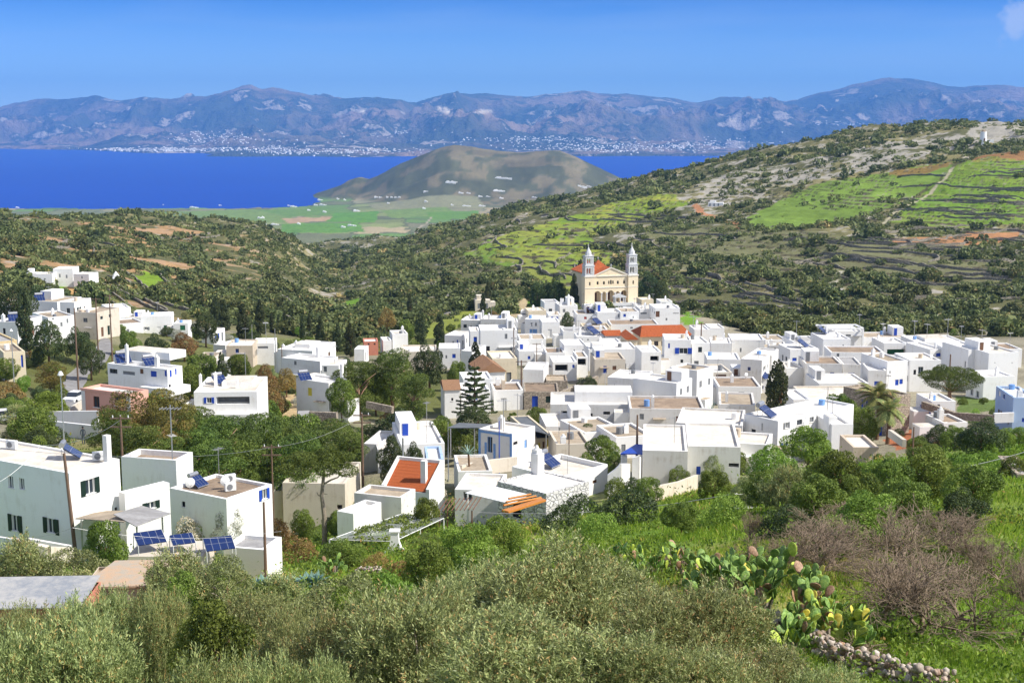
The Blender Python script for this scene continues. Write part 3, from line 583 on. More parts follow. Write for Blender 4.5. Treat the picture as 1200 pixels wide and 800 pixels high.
def tpl(key, kind, mat, seed, n, L, Wd, Hh, Rr, r0, bk='brown', limbs=5, bare=.3):
    V, Fq, tint = crown(kind, seed, n, L, Wd, Hh, Rr)
    V[:, 2] *= Hh / np.percentile(V[:, 2], 99.7); V[:, :2] *= Rr / np.percentile(np.hypot(V[:, 0], V[:, 1]), 98)
    TPL.setdefault(key, []).append((npmesh('crown', V, Fq, VM[mat], {'tint': ('FACE', tint)}), trunk_mesh('trunk', Hh, Rr, r0, BK[bk], seed, limbs, bare) if r0 else None, Hh, Rr, kind))
def bare_mesh(seed, Hh=3.6, spread=1.0, levels=6, mat='twig', th=1.0):
    """leafless tree: forked tapering limbs down to twigs"""
    rg = np.random.default_rng(seed); A = [np.array([[0, 0, -0.3]])]; segs = []
    cur = [(np.array([0, 0, -0.3]), unit(np.array([rg.normal() * .15, rg.normal() * .1, 1.0])), Hh * .2, 0.13 * th)]
    for lv in range(levels):
        nxt = []
        for p, d, l, r in cur:
            q = p; dd = d
            for s in range(2):
                dd = unit(dd + rg.normal(size=3) * .13 + np.array([0, 0, .05])); q2 = q + dd * l * .5; segs.append((q, q2, r * (1 - .15 * s), r * (.85 - .15 * s))); q = q2
                if lv >= 1 and s == 0 and rg.random() < .8:
                    nxt.append((q, unit(dd + rg.normal(size=3) * .6 * spread), l * rg.uniform(.6, .85), r * .5))
            for c in range(4 if lv == 0 else int(rg.integers(2, 4))):
                nxt.append((q, unit(dd * .9 + rg.normal(size=3) * (.85 if lv == 0 else .52) * spread + np.array([0, 0, .1])), l * rg.uniform(.72, .95), r * .56))
        if len(nxt) > 6500: nxt = [nxt[i] for i in rg.choice(len(nxt), 6500, replace=False)]
        cur = nxt
    S = np.array([np.concatenate([a, b]) for a, b, _, _ in segs]); r0 = np.array([max(x[2], .0065) for x in segs]); r1 = np.array([max(x[3], .0045) for x in segs])
    a, b = S[:, :3], S[:, 3:]; d = unit(b - a); h = np.where(np.abs(d[:, 2:3]) < .9, [[0, 0, 1.0]], [[1.0, 0, 0]]); s = unit(np.cross(d, h)); t = np.cross(d, s); V = []
    for P, r in ((a, r0), (b, r1)):
        for k in range(3): V.append(P + (math.cos(2.094 * k) * s + math.sin(2.094 * k) * t) * r[:, None])
    V = np.stack(V, 1).reshape(-1, 3); base = np.arange(len(S))[:, None, None] * 6
    Fq = (base + np.array([[0, 1, 4, 3], [1, 2, 5, 4], [2, 0, 3, 5]])[None]).reshape(-1, 4)
    top = V[:, 2].max(); V *= Hh / top
    return npmesh('bare_branches', V, Fq, BK[mat]), Hh, float(np.percentile(np.hypot(V[:, 0], V[:, 1]), 96))
# templates: near (leaf by leaf), middle distance, far
for s in range(3): tpl('olive', 'olive', 'olive', 10 + s, 85000, .135, .034, 3.6, 2.9, .13, 'grey', 6, .2)
tpl('olive_mid', 'olive', 'olive', 20, 14000, .2, .055, 4.2, 2.6, .17, 'grey'); tpl('olive_mid', 'round', 'olive', 21, 14000, .2, .055, 4.2, 2.8, .17, 'grey')
for s in range(3): tpl('bushy', 'round', 'broad', 30 + s, 11000, .2, .1, 4.5, 2.6, .15)
for s in range(2): tpl('limy', 'round', 'lime', 40 + s, 11000, .18, .09, 4.5, 2.5, .13)
for s in range(2): tpl('darkt', 'round', 'dark', 50 + s, 9000, .24, .12, 6, 3.2, .2)
for s in range(3): tpl('pine', 'pine', 'pine', 60 + s, 15000, .30, .10, 9, 4.4, .26, 'pine', 7, .3)
for s in range(2): tpl('bpine', 'pine', 'bpine', 70 + s, 15000, .30, .10, 9, 4.4, .26, 'pine', 7, .3)
tpl('umbrella', 'umbrella', 'pine', 80, 24000, .26, .10, 9, 6, .3, 'pine', 9, .4)
for s in range(3): tpl('cypress', 'cypress', 'cyp', 90 + s, 5500, .40, .2, 11, 1.6, .2)
tpl('cone', 'cone', 'dark', 95, 5000, .35, .16, 8, 2.6, .16)
for s in range(2): tpl('scrub', 'bush', 'scrub', 100 + s, 900, .5, .3, 1.8, 1.7, 0)
for s in range(2): tpl('bush', 'bush', 'broad', 104 + s, 4200, .16, .08, 1.8, 1.7, 0)
for s in range(2): tpl('lbush', 'bush', 'lime', 106 + s, 4200, .16, .07, 1.8, 1.7, 0)
tpl('dbush', 'bush', 'dark', 108, 4200, .16, .08, 1.8, 1.7, 0); tpl('rbush', 'bush', 'rust', 109, 4200, .15, .07, 1.8, 1.7, 0)
tpl('gbush', 'round', 'grey', 110, 7000, .13, .06, 3.2, 2.0, .08, 'grey'); tpl('fbush', 'bush', 'flower', 111, 4200, .15, .08, 1.8, 1.7, 0); tpl('rtree', 'round', 'rust', 112, 6000, .22, .1, 4.5, 2.6, .15)
_cnt = {}
def plant(key, px, ytop, D, wpx, label, cat, group=None, name=None, ybase=None, variant=None, zb=None):
    """stand a plant at distance D on the ground; its top reaches pixel row ytop, crown wpx wide"""
    fixed = D < 0; D = abs(D)
    if key not in ('umbrella',) and zb is None and 48 < D < 470 and not fixed:
        T0 = TPL[key][0]; u, s = ray(px, ytop); want = {'cypress': 3.6, 'cone': 1.5}.get(key, 1.12 if T0[1] is not None else .75)
        for it in range(60):
            hh = CZ + s * D - ground(u * D, D); wm = wpx / F * D
            if hh > wm * want * 1.15: D *= 1.012
            elif hh < wm * want * .72: D /= 1.012
            else: break
    u, s = ray(px, ytop); x = u * D; zg = ground(x, D) if zb is None else zb; ztop = CZ + s * (D + (0.4 * wpx / F * D / 2 if D < 60 else 0)); h = max(ztop - zg, 0.5)
    i = _cnt.get(key, 0); _cnt[key] = i + 1; T = TPL[key]; cm, tm, Hh, Rr, kd = T[(i if variant is None else variant) % len(T)]
    sz = h / Hh * 1.02; sx = wpx / F * D / (2 * Rr) * 0.98
    nm = name or cat.replace(' ', '_')
    if tm is None:
        o = link(bpy.data.objects.new(nm, cm)); tag(o, label, cat, group); o.location = (x, D, zg - 0.05)
        o.rotation_euler = (0, 0, i * 2.4); o.scale = (sx, sx, sz); return o
    e = empty(nm, (x, D, zg), i * 2.4, label, cat, group); e.scale = (sx, sx, sz)
    link(bpy.data.objects.new('crown', cm), e); link(bpy.data.objects.new('trunk', tm), e)
    return e
# ------------------------------------------------------------------ materials of buildings
def plaster(name, c, dirt=0.25, rough=0.9):
    g = NT(name); p = g.obj(); base = tuple(x for x in c)
    n = g.noise(0.7, 5, 0.6, p); n2 = g.noise(5.0, 3, 0.6, p)
    mp = g.n('ShaderNodeMapping'); g.t.links.new(p, mp.inputs[0]); mp.inputs['Scale'].default_value = (3.0, 3.0, 0.35); st = g.noise(1.0, 4, 0.6, mp.outputs[0])
    f = g.step(g.math('ADD', g.math('MULTIPLY', n, 0.6), g.math('MULTIPLY', st, 0.4)), 0.5, 0.72)
    c2 = tuple(a * b for a, b in zip(base, (0.74, 0.70, 0.64)))
    col = g.mix(g.math('MULTIPLY', f, dirt * 2.4), base, c2)
    v = g.math('MULTIPLY_ADD', g.orand(), 0.14, 0.90); hs = g.n('ShaderNodeHueSaturation'); g.set(hs.inputs['Color'], col); g.set(hs.inputs['Value'], v)
    return g.pbr(hs.outputs[0], rough, g.bump(g.math('ADD', n2, n), 0.25, 0.03), spec=0.15)
def roofmat(name, c, c2, scale=0.6):
    g = NT(name); p = g.pos(); n = g.noise(scale, 5, 0.65, p); n2 = g.noise(3.5, 4, 0.6, p)
    col = g.mix(g.step(g.math('ADD', g.math('MULTIPLY', n, 0.7), g.math('MULTIPLY', n2, 0.3)), 0.38, 0.62), c, c2)
    v = g.math('MULTIPLY_ADD', g.orand(), 0.24, 0.86); hs = g.n('ShaderNodeHueSaturation'); g.set(hs.inputs['Color'], col); g.set(hs.inputs['Value'], v)
    return g.pbr(hs.outputs[0], 0.92, g.bump(n2, 0.4, 0.04), spec=0.1)
def tilemat(name, c, c2):
    g = NT(name); o = g.obj(); w = g.n('ShaderNodeTexWave', wave_type='BANDS', bands_direction='X'); w.inputs['Scale'].default_value = 1.5*2; g.t.links.new(o, w.inputs['Vector'])
    w2 = g.n('ShaderNodeTexWave', wave_type='BANDS', bands_direction='Y'); w2.inputs['Scale'].default_value = 0.9; g.t.links.new(o, w2.inputs['Vector'])
    n = g.noise(2.2, 4, 0.7, o); col = g.mix(n, c, c2); h = g.math('ADD', g.math('MULTIPLY', w.outputs['Fac'], 1.0), g.math('MULTIPLY', w2.outputs['Fac'], 0.35))
    col = g.mix(g.step(w.outputs['Fac'], 0.35, 0.0), col, tuple(x * 0.45 for x in c))
    return g.pbr(col, 0.85, g.bump(h, 0.8, 0.12), spec=0.15)
def stonemat(name, ca, cb, mortar, scale=2.2, mort=0.08):
    g = NT(name); o = g.obj(); mp = g.n('ShaderNodeMapping'); g.t.links.new(o, mp.inputs[0]); mp.inputs['Scale'].default_value = (1, 1, 1.6)
    v = g.n('ShaderNodeTexVoronoi', feature='F1'); v.inputs['Scale'].default_value = scale; g.t.links.new(mp.outputs[0], v.inputs['Vector'])
    e = g.n('ShaderNodeTexVoronoi', feature='DISTANCE_TO_EDGE'); e.inputs['Scale'].default_value = scale; g.t.links.new(mp.outputs[0], e.inputs['Vector'])
    sp_ = g.n('ShaderNodeSeparateColor'); g.t.links.new(v.outputs['Color'], sp_.inputs[0]); col = g.mix(sp_.outputs[0], ca, cb)
    k = g.step(e.outputs['Distance'], mort * 0.5, mort * 1.4); col = g.mix(k, mortar, col)
    return g.pbr(col, 0.92, g.bump(k, 0.9, 0.06), spec=0.1)
def flat(name, c, rough=0.6, spec=0.3, metal=0.0, var=0.3, scale=6):
    g = NT(name); n = g.noise(scale, 4, 0.6, g.obj()); return g.pbr(g.mix(n, tuple(x * (1 - var) for x in c), tuple(min(1, x * (1 + var * 0.4)) for x in c)), rough, spec=spec, metal=metal)
M = dict(
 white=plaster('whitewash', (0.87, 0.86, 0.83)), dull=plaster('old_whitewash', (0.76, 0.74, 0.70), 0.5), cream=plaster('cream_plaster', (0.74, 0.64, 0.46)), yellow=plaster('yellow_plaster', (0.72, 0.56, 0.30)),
 pink=plaster('pink_plaster', (0.72, 0.40, 0.31)), tan=plaster('tan_plaster', (0.62, 0.52, 0.40), 0.5), beige=plaster('beige_plaster', (0.68, 0.61, 0.50), 0.5), red=plaster('red_plaster', (0.60, 0.24, 0.16)), blue=plaster('blue_plaster_and_shade', (0.42, 0.55, 0.75)),
 church=plaster('ochre_church_plaster', (0.86, 0.72, 0.50), 0.15), trim=plaster('pale_stone_trim', (0.80, 0.74, 0.64), 0.1), marble=plaster('grey_marble', (0.66, 0.66, 0.65), 0.4),
 stone=stonemat('rubble_stone', (0.36, 0.31, 0.24), (0.52, 0.44, 0.34), (0.24, 0.20, 0.16)), wstone=stonemat('whitewashed_rubble', (0.62, 0.60, 0.57), (0.84, 0.83, 0.80), (0.34, 0.33, 0.33), 1.9, 0.06),
 r_white=roofmat('white_roof', (0.80, 0.78, 0.74), (0.66, 0.62, 0.55)), r_cream=roofmat('cream_roof', (0.78, 0.73, 0.64), (0.64, 0.57, 0.47)), r_tan=roofmat('tan_roof', (0.46, 0.38, 0.28), (0.32, 0.26, 0.19)),
 r_brown=roofmat('brown_roof', (0.36, 0.27, 0.19), (0.24, 0.18, 0.13)), r_grey=roofmat('grey_roof', (0.42, 0.41, 0.40), (0.30, 0.29, 0.28)), r_dark=roofmat('dark_sheet_roof', (0.16, 0.17, 0.18), (0.11, 0.12, 0.13)),
 sheet=roofmat('metal_sheet_roof', (0.28, 0.30, 0.33), (0.46, 0.45, 0.43)), worntile=roofmat('worn_tile_roof', (0.50, 0.34, 0.22), (0.40, 0.35, 0.28), 1.2), tile=tilemat('red_roof_tiles', (0.55, 0.13, 0.045), (0.68, 0.20, 0.07)), oldtile=tilemat('old_roof_tiles', (0.42, 0.22, 0.12), (0.56, 0.34, 0.20)),
 blue_p=flat('blue_paint', (0.015, 0.07, 0.46), 0.5, 0.4), lblue_p=flat('pale_blue_paint', (0.20, 0.38, 0.72), 0.5), green_p=flat('green_paint', (0.03, 0.16, 0.07), 0.5), dgreen_p=flat('dark_green_paint', (0.012, 0.03, 0.022), 0.5), brown_p=flat('brown_wood', (0.16, 0.08, 0.045), 0.6), grey_p=flat('grey_paint', (0.22, 0.23, 0.24), 0.6), yellow_p=flat('yellow_paint', (0.75, 0.62, 0.08), 0.5), white_p=flat('white_paint', (0.78, 0.78, 0.76), 0.5, var=0.08), orange_p=flat('orange_varnished_timber', (0.58, 0.22, 0.04), 0.5), red_p=flat('red_paint', (0.4, 0.05, 0.03), 0.5),
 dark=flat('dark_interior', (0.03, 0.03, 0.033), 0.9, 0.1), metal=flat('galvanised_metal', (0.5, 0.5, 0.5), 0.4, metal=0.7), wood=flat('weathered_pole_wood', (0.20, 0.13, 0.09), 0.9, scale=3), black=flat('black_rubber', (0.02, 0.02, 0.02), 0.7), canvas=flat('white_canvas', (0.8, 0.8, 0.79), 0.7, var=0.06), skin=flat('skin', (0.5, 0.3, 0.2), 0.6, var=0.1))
def glassmat():
    g = NT('window_glass'); return g.pbr((0.035, 0.045, 0.06), 0.12, spec=0.6)
M['glass'] = glassmat()
def panelmat():
    g = NT('solar_cells'); o = g.obj(); b = g.n('ShaderNodeTexBrick'); b.offset = 0; b.inputs['Scale'].default_value = 1; b.inputs['Mortar Size'].default_value = 0.012; b.inputs['Brick Width'].default_value = 0.5; b.inputs['Row Height'].default_value = 0.9
    b.inputs['Color1'].default_value = (0.010, 0.025, 0.10, 1); b.inputs['Color2'].default_value = (0.012, 0.032, 0.13, 1); b.inputs['Mortar'].default_value = (0.25, 0.27, 0.32, 1); g.t.links.new(o, b.inputs['Vector']); return g.pbr(b.outputs[0], 0.2, spec=0.5)
M['solar'] = panelmat()
# ------------------------------------------------------------------ houses
HOUSES = []
class House:
    """a plastered box house: local x along its front, y into its depth, z up; front at local y=0"""
    def __init__(s, label, xa, xb, ytop, rot=6, depth=8, h=3.4, wall='white', roof='cream', D=None, ops=(), cat='house', name='white_house', group=None, para=0.28, foot=2.5, side=None):
        pm = (xa + xb) / 2; u, sl = ray(pm, ytop)
        dpx = depth if depth > 45 else None
        if D is None:
            lo = hit(pm, 800, 10)[1]; Ds = np.exp(np.linspace(math.log(60), math.log(900), 900)); f = [CZ + sl * d - ground(u * d, d) - h for d in Ds]
            ok = [i for i in range(len(f)) if f[i] <= 0]; D = Ds[ok[0]] if ok else 300.0
        s.D = D; th = R(rot); e = np.array([math.cos(th), math.sin(th)]); P = np.array([u * D, D])
        def end(px):
            uu = ray(px, ytop)[0]; return (uu * P[1] - P[0]) / (e[0] - uu * e[1])
        t0, t1 = end(xa), end(xb); s.O = P + e * t0; s.w = t1 - t0; s.th = th; s.z1 = CZ + sl * D; s.z0 = s.z1 - h; s.h = h; s.dp = depth; s.para = para; s.wall = wall; s.roofm = roof
        if dpx:
            uu = ray(dpx, ytop)[0]; Q = s.O + e * s.w; nn = np.array([-e[1], e[0]]); depth = (uu * Q[1] - Q[0]) / (nn[0] - uu * nn[1]); depth = min(max(depth, 3), 30); s.dp = depth
        g = min(ground(*(s.O + e * a + np.array([-e[1], e[0]]) * b)) for a in (0, s.w) for b in (0, depth)); s.foot = max(0.5, s.z0 - g + 0.6); s.gap = s.z0 - ground(P[0], P[1])
        s.e = e; s.n = np.array([-e[1], e[0]])
        s.root = empty(name, (s.O[0], s.O[1], s.z0), th, label, cat, group)
        s.ops = {0: [], 1: [], 2: [], 3: []}; s.sidewall = side
        for o in ops: s.open_px(*o)
        HOUSES.append((label, s))
    def W(s, x, y, z): p = s.O + s.e * x + s.n * y; return (p[0], p[1], s.z0 + z)
    def loc(s, px, py, plane):
        """pixel -> local point on one of the faces: 0 front y=0; 1 right x=w; 2 left x=0"""
        u, sl = ray(px, py); d = np.array([u, 1.0]); C = -s.O
        if plane == 0: t = -np.dot(C, s.n) / np.dot(d, s.n)
        elif plane == 1: t = (s.w - np.dot(C, s.e)) / np.dot(d, s.e)
        else: t = (0 - np.dot(C, s.e)) / np.dot(d, s.e)
        p = d * t; q = p - s.O; return np.dot(q, s.e), np.dot(q, s.n), CZ + sl * t - s.z0, t
    def face_of(s, px):
        x, y, z, t = s.loc(px, 400, 0)
        if 0 <= x <= s.w: return 0
        return 1 if x > s.w else 2
    def open_px(s, px, py, wp, hp, kind='w', col='blue_p', sh=None):
        """centre pixel, size in pixels; kind w window, d door, g glazed gap (verandah)"""
        f = s.face_of(px); x0, y0, z, t = s.loc(px, py, f)
        xl = s.loc(px - wp / 2, py, f); xr = s.loc(px + wp / 2, py, f)
        a = (xl[0], xr[0]) if f == 0 else (xl[1], xr[1]); a0, a1 = min(a), max(a); hh = hp / F * t; z0, z1 = z - hh / 2, z + hh / 2
        L = s.w if f == 0 else s.dp; a0, a1 = max(a0, .12), min(a1, L - .12); z0, z1 = max(z0, -s.foot + .1), min(z1, s.h - .2)
        if a1 - a0 < .15 or z1 - z0 < .15: return
        for q in s.ops[f]:
            if a0 < q[1] + .05 and a1 > q[0] - .05 and z0 < q[3] + .05 and z1 > q[2] - .05: return
        s.ops[f].append((a0, a1, z0, z1, kind, col, sh))
    def auto(s, rg):
        for f, L in ((0, s.w), (1, s.dp), (2, s.dp)):
            if len(s.ops[f]) > (1 if L > 7 else 0) or L < 3: continue
            if rg.random() < .3: continue
            fl = [0] if s.h < 4.8 else [0, 2.9]
            for z in fl:
                a = rg.uniform(.5, 1.6)
                while a < L - 1.2:
                    dr = z == 0 and rg.random() < .25; w_, h_ = (.95, 2.1) if dr else (rg.choice((.55, .8, 1.0)), rg.choice((.7, 1.1, 1.2))); z0 = .02 if dr else z + 1.0
                    q = (a, a + w_, z0, z0 + h_)
                    if q[1] < L - .3 and q[3] < s.h - .35 and not any(q[0] < o[1] + .5 and q[1] > o[0] - .5 and q[2] < o[3] + .3 and q[3] > o[2] - .3 for o in s.ops[f]):
                        c = rg.choice(('blue_p', 'grey_p', 'grey_p', 'brown_p', 'dgreen_p', 'white_p')); k = 'd' if dr else rg.choice(('w', 'w', 's')); s.ops[f].append(q + (k, c, rg.choice((None, None, c)) if k == 'w' and c not in ('white_p',) else None))
                    a += rg.uniform(1.9, 4.2)
    def build(s):
        if 150 < s.D < 420 and s.roofm is not None: s.auto(random.Random(int(s.D * 7 + s.O[0] * 13)))
        w, d, h, ft = s.w, s.dp, s.h, s.foot; th = .28 if s.para else .06
        m = MB(); P = {0: lambda a, o, z: (a, o, z), 1: lambda a, o, z: (w - o, a, z), 2: lambda a, o, z: (o, d - a, z), 3: lambda a, o, z: (w - a, d - o, z)}
        def wallface(f, L, ops):
            p = P[f]
            if f == 2: ops = [(L - q[1], L - q[0]) + tuple(q[2:]) for q in ops]
            xs = sorted({0, L} | {q[0] for q in ops} | {q[1] for q in ops}); zs = sorted({-ft, h} | {q[2] for q in ops} | {q[3] for q in ops})
            for i in range(len(xs) - 1):
                for j in range(len(zs) - 1):
                    cx, cz = (xs[i] + xs[i + 1]) / 2, (zs[j] + zs[j + 1]) / 2
                    if any(q[0] < cx < q[1] and q[2] < cz < q[3] for q in ops): continue
                    m.quad(p(xs[i], 0, zs[j]), p(xs[i + 1], 0, zs[j]), p(xs[i + 1], 0, zs[j + 1]), p(xs[i], 0, zs[j + 1]))
            for a0, a1, z0, z1, kind, col, sh in ops:
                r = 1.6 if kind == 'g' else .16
                m.quad(p(a0, 0, z0), p(a1, 0, z0), p(a1, r, z0), p(a0, r, z0)); m.quad(p(a0, r, z1), p(a1, r, z1), p(a1, 0, z1), p(a0, 0, z1))
                m.quad(p(a0, 0, z0), p(a0, r, z0), p(a0, r, z1), p(a0, 0, z1)); m.quad(p(a1, r, z0), p(a1, 0, z0), p(a1, 0, z1), p(a1, r, z1))
                s.fit(p, a0, a1, z0, z1, r, kind, col, sh)
        wallface(0, w, s.ops[0]); wallface(1, d, s.ops[1]); wallface(2, d, s.ops[2]); wallface(3, w, [])
        zr = h - s.para
        # parapet: inner faces and a top rim
        m.quad((0, 0, h), (w, 0, h), (w - th, th, h), (th, th, h)); m.quad((w, 0, h), (w, d, h), (w - th, d - th, h), (w - th, th, h))
        m.quad((w, d, h), (0, d, h), (th, d - th, h), (w - th, d - th, h)); m.quad((0, d, h), (0, 0, h), (th, th, h), (th, d - th, h))
        if s.para:
            m.quad((th, th, zr), (th, th, h), (w - th, th, h), (w - th, th, zr)); m.quad((w - th, th, zr), (w - th, th, h), (w - th, d - th, h), (w - th, d - th, zr))
            m.quad((w - th, d - th, zr), (w - th, d - th, h), (th, d - th, h), (th, d - th, zr)); m.quad((th, d - th, zr), (th, d - th, h), (th, th, h), (th, th, zr))
        s.wallo = m.build('wall', M[s.wall], s.root)
        if s.roofm:
            r = MB(); zz = zr + .012; r.quad((th, th, zz), (w - th, th, zz), (w - th, d - th, zz), (th, d - th, zz)); s.roofo = r.build('roof', M['r_' + s.roofm], s.root)
        if 140 < s.D < 420 and s.roofm is not None: s.clutter(random.Random(int(s.D * 11 + s.O[0] * 5)))
        return s
    def clutter(s, rg):
        """chimneys, stair heads, low annexes and steps that break up the boxes"""
        w, d, h, zr = s.w, s.dp, s.h, s.h - s.para
        if w < 3 or d < 3: return
        if rg.random() < .5:
            x, y = rg.uniform(.6, w - .6), rg.uniform(.8, d - .8); q = rg.uniform(.2, .32); t = rg.uniform(.8, 1.7); b = MB(); b.box(x - q, y - q, zr + .01, x + q, y + q, zr + t, False); c = b.build('chimney', M[s.wall if s.wall in ('white', 'dull') else 'white'], s.root); k = MB(); k.cyl(x, y, zr + t, zr + t + .3, q * .8, q * .4, 8); k.build('chimney_cowl', M['white'], c)
        if rg.random() < .35 and w > 5 and d > 5:
            a = rg.uniform(1.6, min(3.2, w * .45)); x = rg.choice((.35, w - a - .35)); y0 = d * .45; t = rg.uniform(1.3, 2.2); b = MB(); b.box(x, y0, zr + .01, x + a, d - .35, zr + t, False); b.build('stair_head', M['white'], s.root); b = MB(); b.box(x + .3, y0 - .05, zr + .1, x + 1.0, y0 - .005, zr + min(1.8, t - .15)); b.build('roof_door', M[rg.choice(('blue_p', 'grey_p', 'brown_p'))], s.root)
        if rg.random() < .5:
            hh = rg.uniform(.45, .8) * min(h, 3.6); a = rg.uniform(1.4, 2.8); sd = rg.choice((-1, 1)); y0 = rg.uniform(.3, d * .4); y1 = y0 + rg.uniform(2, 4); x0, x1 = (-a, -.01) if sd < 0 else (w + .01, w + a); b = MB(); b.box(x0, y0, -s.foot, x1, y1, hh, False); c = b.build('annex', M[rg.choice(('white', 'white', 'dull'))], s.root); b = MB(); b.box(x0 + .12, y0 + .12, hh, x1 - .12, y1 - .12, hh + .03, False); b.build('roof', M['r_' + rg.choice(('cream', 'tan', 'white'))], c)
        if rg.random() < .4 and w > 5:
            x = rg.uniform(.4, w - 2.2); b = MB(); b.box(x, -.9, 2.25, x + 1.8, -.01, 2.33); b.build('door_canopy', M[rg.choice(('white', 'r_tan', 'r_grey'))], s.root)
        if rg.random() < .45:
            x, y = rg.uniform(.8, w - .8), rg.uniform(.8, d - .8); b = MB(); b.cyl(x, y, zr + .02, zr + rg.uniform(.6, 1.0), .4, .4, 10); b.build('water_tank', M[rg.choice(('white', 'grey_p', 'lblue_p', 'tan'))], s.root)
    def fit(s, p, a0, a1, z0, z1, r, kind, col, sh):
        b = MB(); bb = lambda A0, A1, O0, O1, Z0, Z1, mm: boxp(mm, p, A0, A1, O0, O1, Z0, Z1)
        if kind == 'd':
            bb(a0, a1, r - .03, r + .03, z0, z1, b); b.build('door', M[col], s.root); return
        if kind == 's':           # closed shutters
            bb(a0, a1, r - .09, r - .03, z0, z1, b); b.build('shutter', M[col], s.root); return
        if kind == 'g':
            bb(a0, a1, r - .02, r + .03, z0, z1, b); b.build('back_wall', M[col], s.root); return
        t = min(.07, (a1 - a0) * .15); am = (a0 + a1) / 2
        for q in ((a0, a0 + t, z0, z1), (a1 - t, a1, z0, z1), (a0 + t, a1 - t, z0, z0 + t), (a0 + t, a1 - t, z1 - t, z1), (am - t / 2, am + t / 2, z0 + t, z1 - t)): bb(q[0], q[1], r - .06, r, q[2], q[3], b)
        fr = b.build('window', M[col if sh is None else 'white_p'], s.root)
        if s.D < 260: k = MB(); bb(a0 - .08, a1 + .08, -.07, r - .07, z0 + .002, z0 + .07, k); k.build('sill', M['white'], fr)
        g = MB(); bb(a0, a1, r - .01, r + .03, z0, z1, g); g.build('pane', M['glass'], fr)
        if sh:
            sw = (a1 - a0) * .5
            for q0, q1 in ((a0 - sw, a0), (a1, a1 + sw)):
                k = MB(); bb(q0, q1, -.06, -.012, z0 - .02, z1 + .02, k); k.build('shutter', M[sh], s.root)
    # additions in local coordinates or pixels
    def box(s, name, x0, y0, z0, x1, y1, z1, mat, parent=None):
        b = MB(); b.box(x0, y0, z0, x1, y1, z1); return b.build(name, M[mat], parent or s.root)
    def at(s, px, depth, z=None):
        """local x of the vertical plane at depth that shows at pixel px"""
        u = ray(px, 400)[0]; q = s.O + s.n * depth; t = (u * q[1] - q[0]) / (s.e[0] - u * s.e[1]); return t
    def chimney(s, px, ytop, depth=2.0, wpx=4, mat='white', cowl=True):
        depth = min(depth, s.dp - .9); x = s.at(px, depth); D = (s.O + s.e * x + s.n * depth)[1]; zt = zat(ytop, D, px) - s.z0; ww = max(wpx / F * D / 2, .18)
        if x < ww or x > s.w - ww: x = min(max(x, ww + .05), s.w - ww - .05)
        zr = s.h - s.para; zt = max(zt, zr + .6); b = MB(); b.box(x - ww, depth - ww, zr + .01, x + ww, depth + ww, zt, False); c = b.build('chimney', M[mat], s.root)
        if cowl: k = MB(); k.cyl(x, depth, zt, zt + ww * 1.1, ww * .75, ww * .3, 8); k.build('chimney_cowl', M[mat], c)
    def block(s, xa, xb, ytop, dep0, dep1, wall=None, roof=None, ops=()):
        """a further storey or wing standing on the roof"""
        x0, x1 = s.at(xa, dep0), s.at(xb, dep0); D = (s.O + s.e * x0 + s.n * dep0)[1]; zt = zat(ytop, D, (xa + xb) / 2) - s.z0; zr = s.h - s.para
        zb = zr + .005 if x0 > -.1 and x1 < s.w + .1 and dep0 > 0 else -s.foot; b = MB(); b.box(x0, dep0, zb, x1, dep1, zt, False); c = b.build('upper_block', M[wall or s.wall], s.root)
        r = MB(); r.box(x0 + .1, dep0 + .1, zt, x1 - .1, dep1 - .1, zt + .05, False); r.build('roof', M['r_' + (roof or 'cream')], s.root)
        for px, py, wp, hp, col in ops:
            u = ray(px, py); a = s.at(px - wp / 2, dep0), s.at(px + wp / 2, dep0); zc = zat(py, D, px) - s.z0; hh = hp / F * D / 2; b = MB(); b.box(a[0], dep0 - .06, zc - hh, a[1], dep0 - .004, zc + hh); b.build('window', M[col], s.root)
        return c
    def tiled(s, rise, over=.3, mat='tile', axis='x', hip=0.0):
        w, d, z = s.w, s.dp, s.h + .03; b = MB(); o = over
        if axis == 'x':
            L, Rr_, Fm, Bk = -o + hip, w + o - hip, -o, d + o; ym = d / 2
            A, B_, C_, E = (-o, Fm, z), (w + o, Fm, z), (w + o, Bk, z), (-o, Bk, z); T0, T1 = (-o + hip, ym, z + rise), (w + o - hip, ym, z + rise)
            b.poly([A, B_, T1, T0]); b.poly([C_, E, T0, T1]); b.poly([B_, C_, T1]); b.poly([E, A, T0]); b.poly([A, E, C_, B_])
        else:
            xm = w / 2; A, B_, C_, E = (-o, -o, z), (w + o, -o, z), (w + o, d + o, z), (-o, d + o, z); T0, T1 = (xm, -o + hip, z + rise), (xm, d + o - hip, z + rise)
            b.poly([A, B_, T0]); b.poly([B_, C_, T1, T0]); b.poly([C_, E, T1]); b.poly([E, A, T0, T1]); b.poly([A, E, C_, B_])
        return b.build('roof', M[mat], s.root)
def boxp(b, p, A0, A1, O0, O1, Z0, Z1):
    n = len(b.V); b.V += [p(A0, O0, Z0), p(A1, O0, Z0), p(A1, O1, Z0), p(A0, O1, Z0), p(A0, O0, Z1), p(A1, O0, Z1), p(A1, O1, Z1), p(A0, O1, Z1)]
    for q in [(4, 5, 6, 7), (0, 1, 5, 4), (1, 2, 6, 5), (2, 3, 7, 6), (3, 0, 4, 7), (3, 2, 1, 0)]: b.F.append(tuple(n + i for i in q)); b.M.append(0)

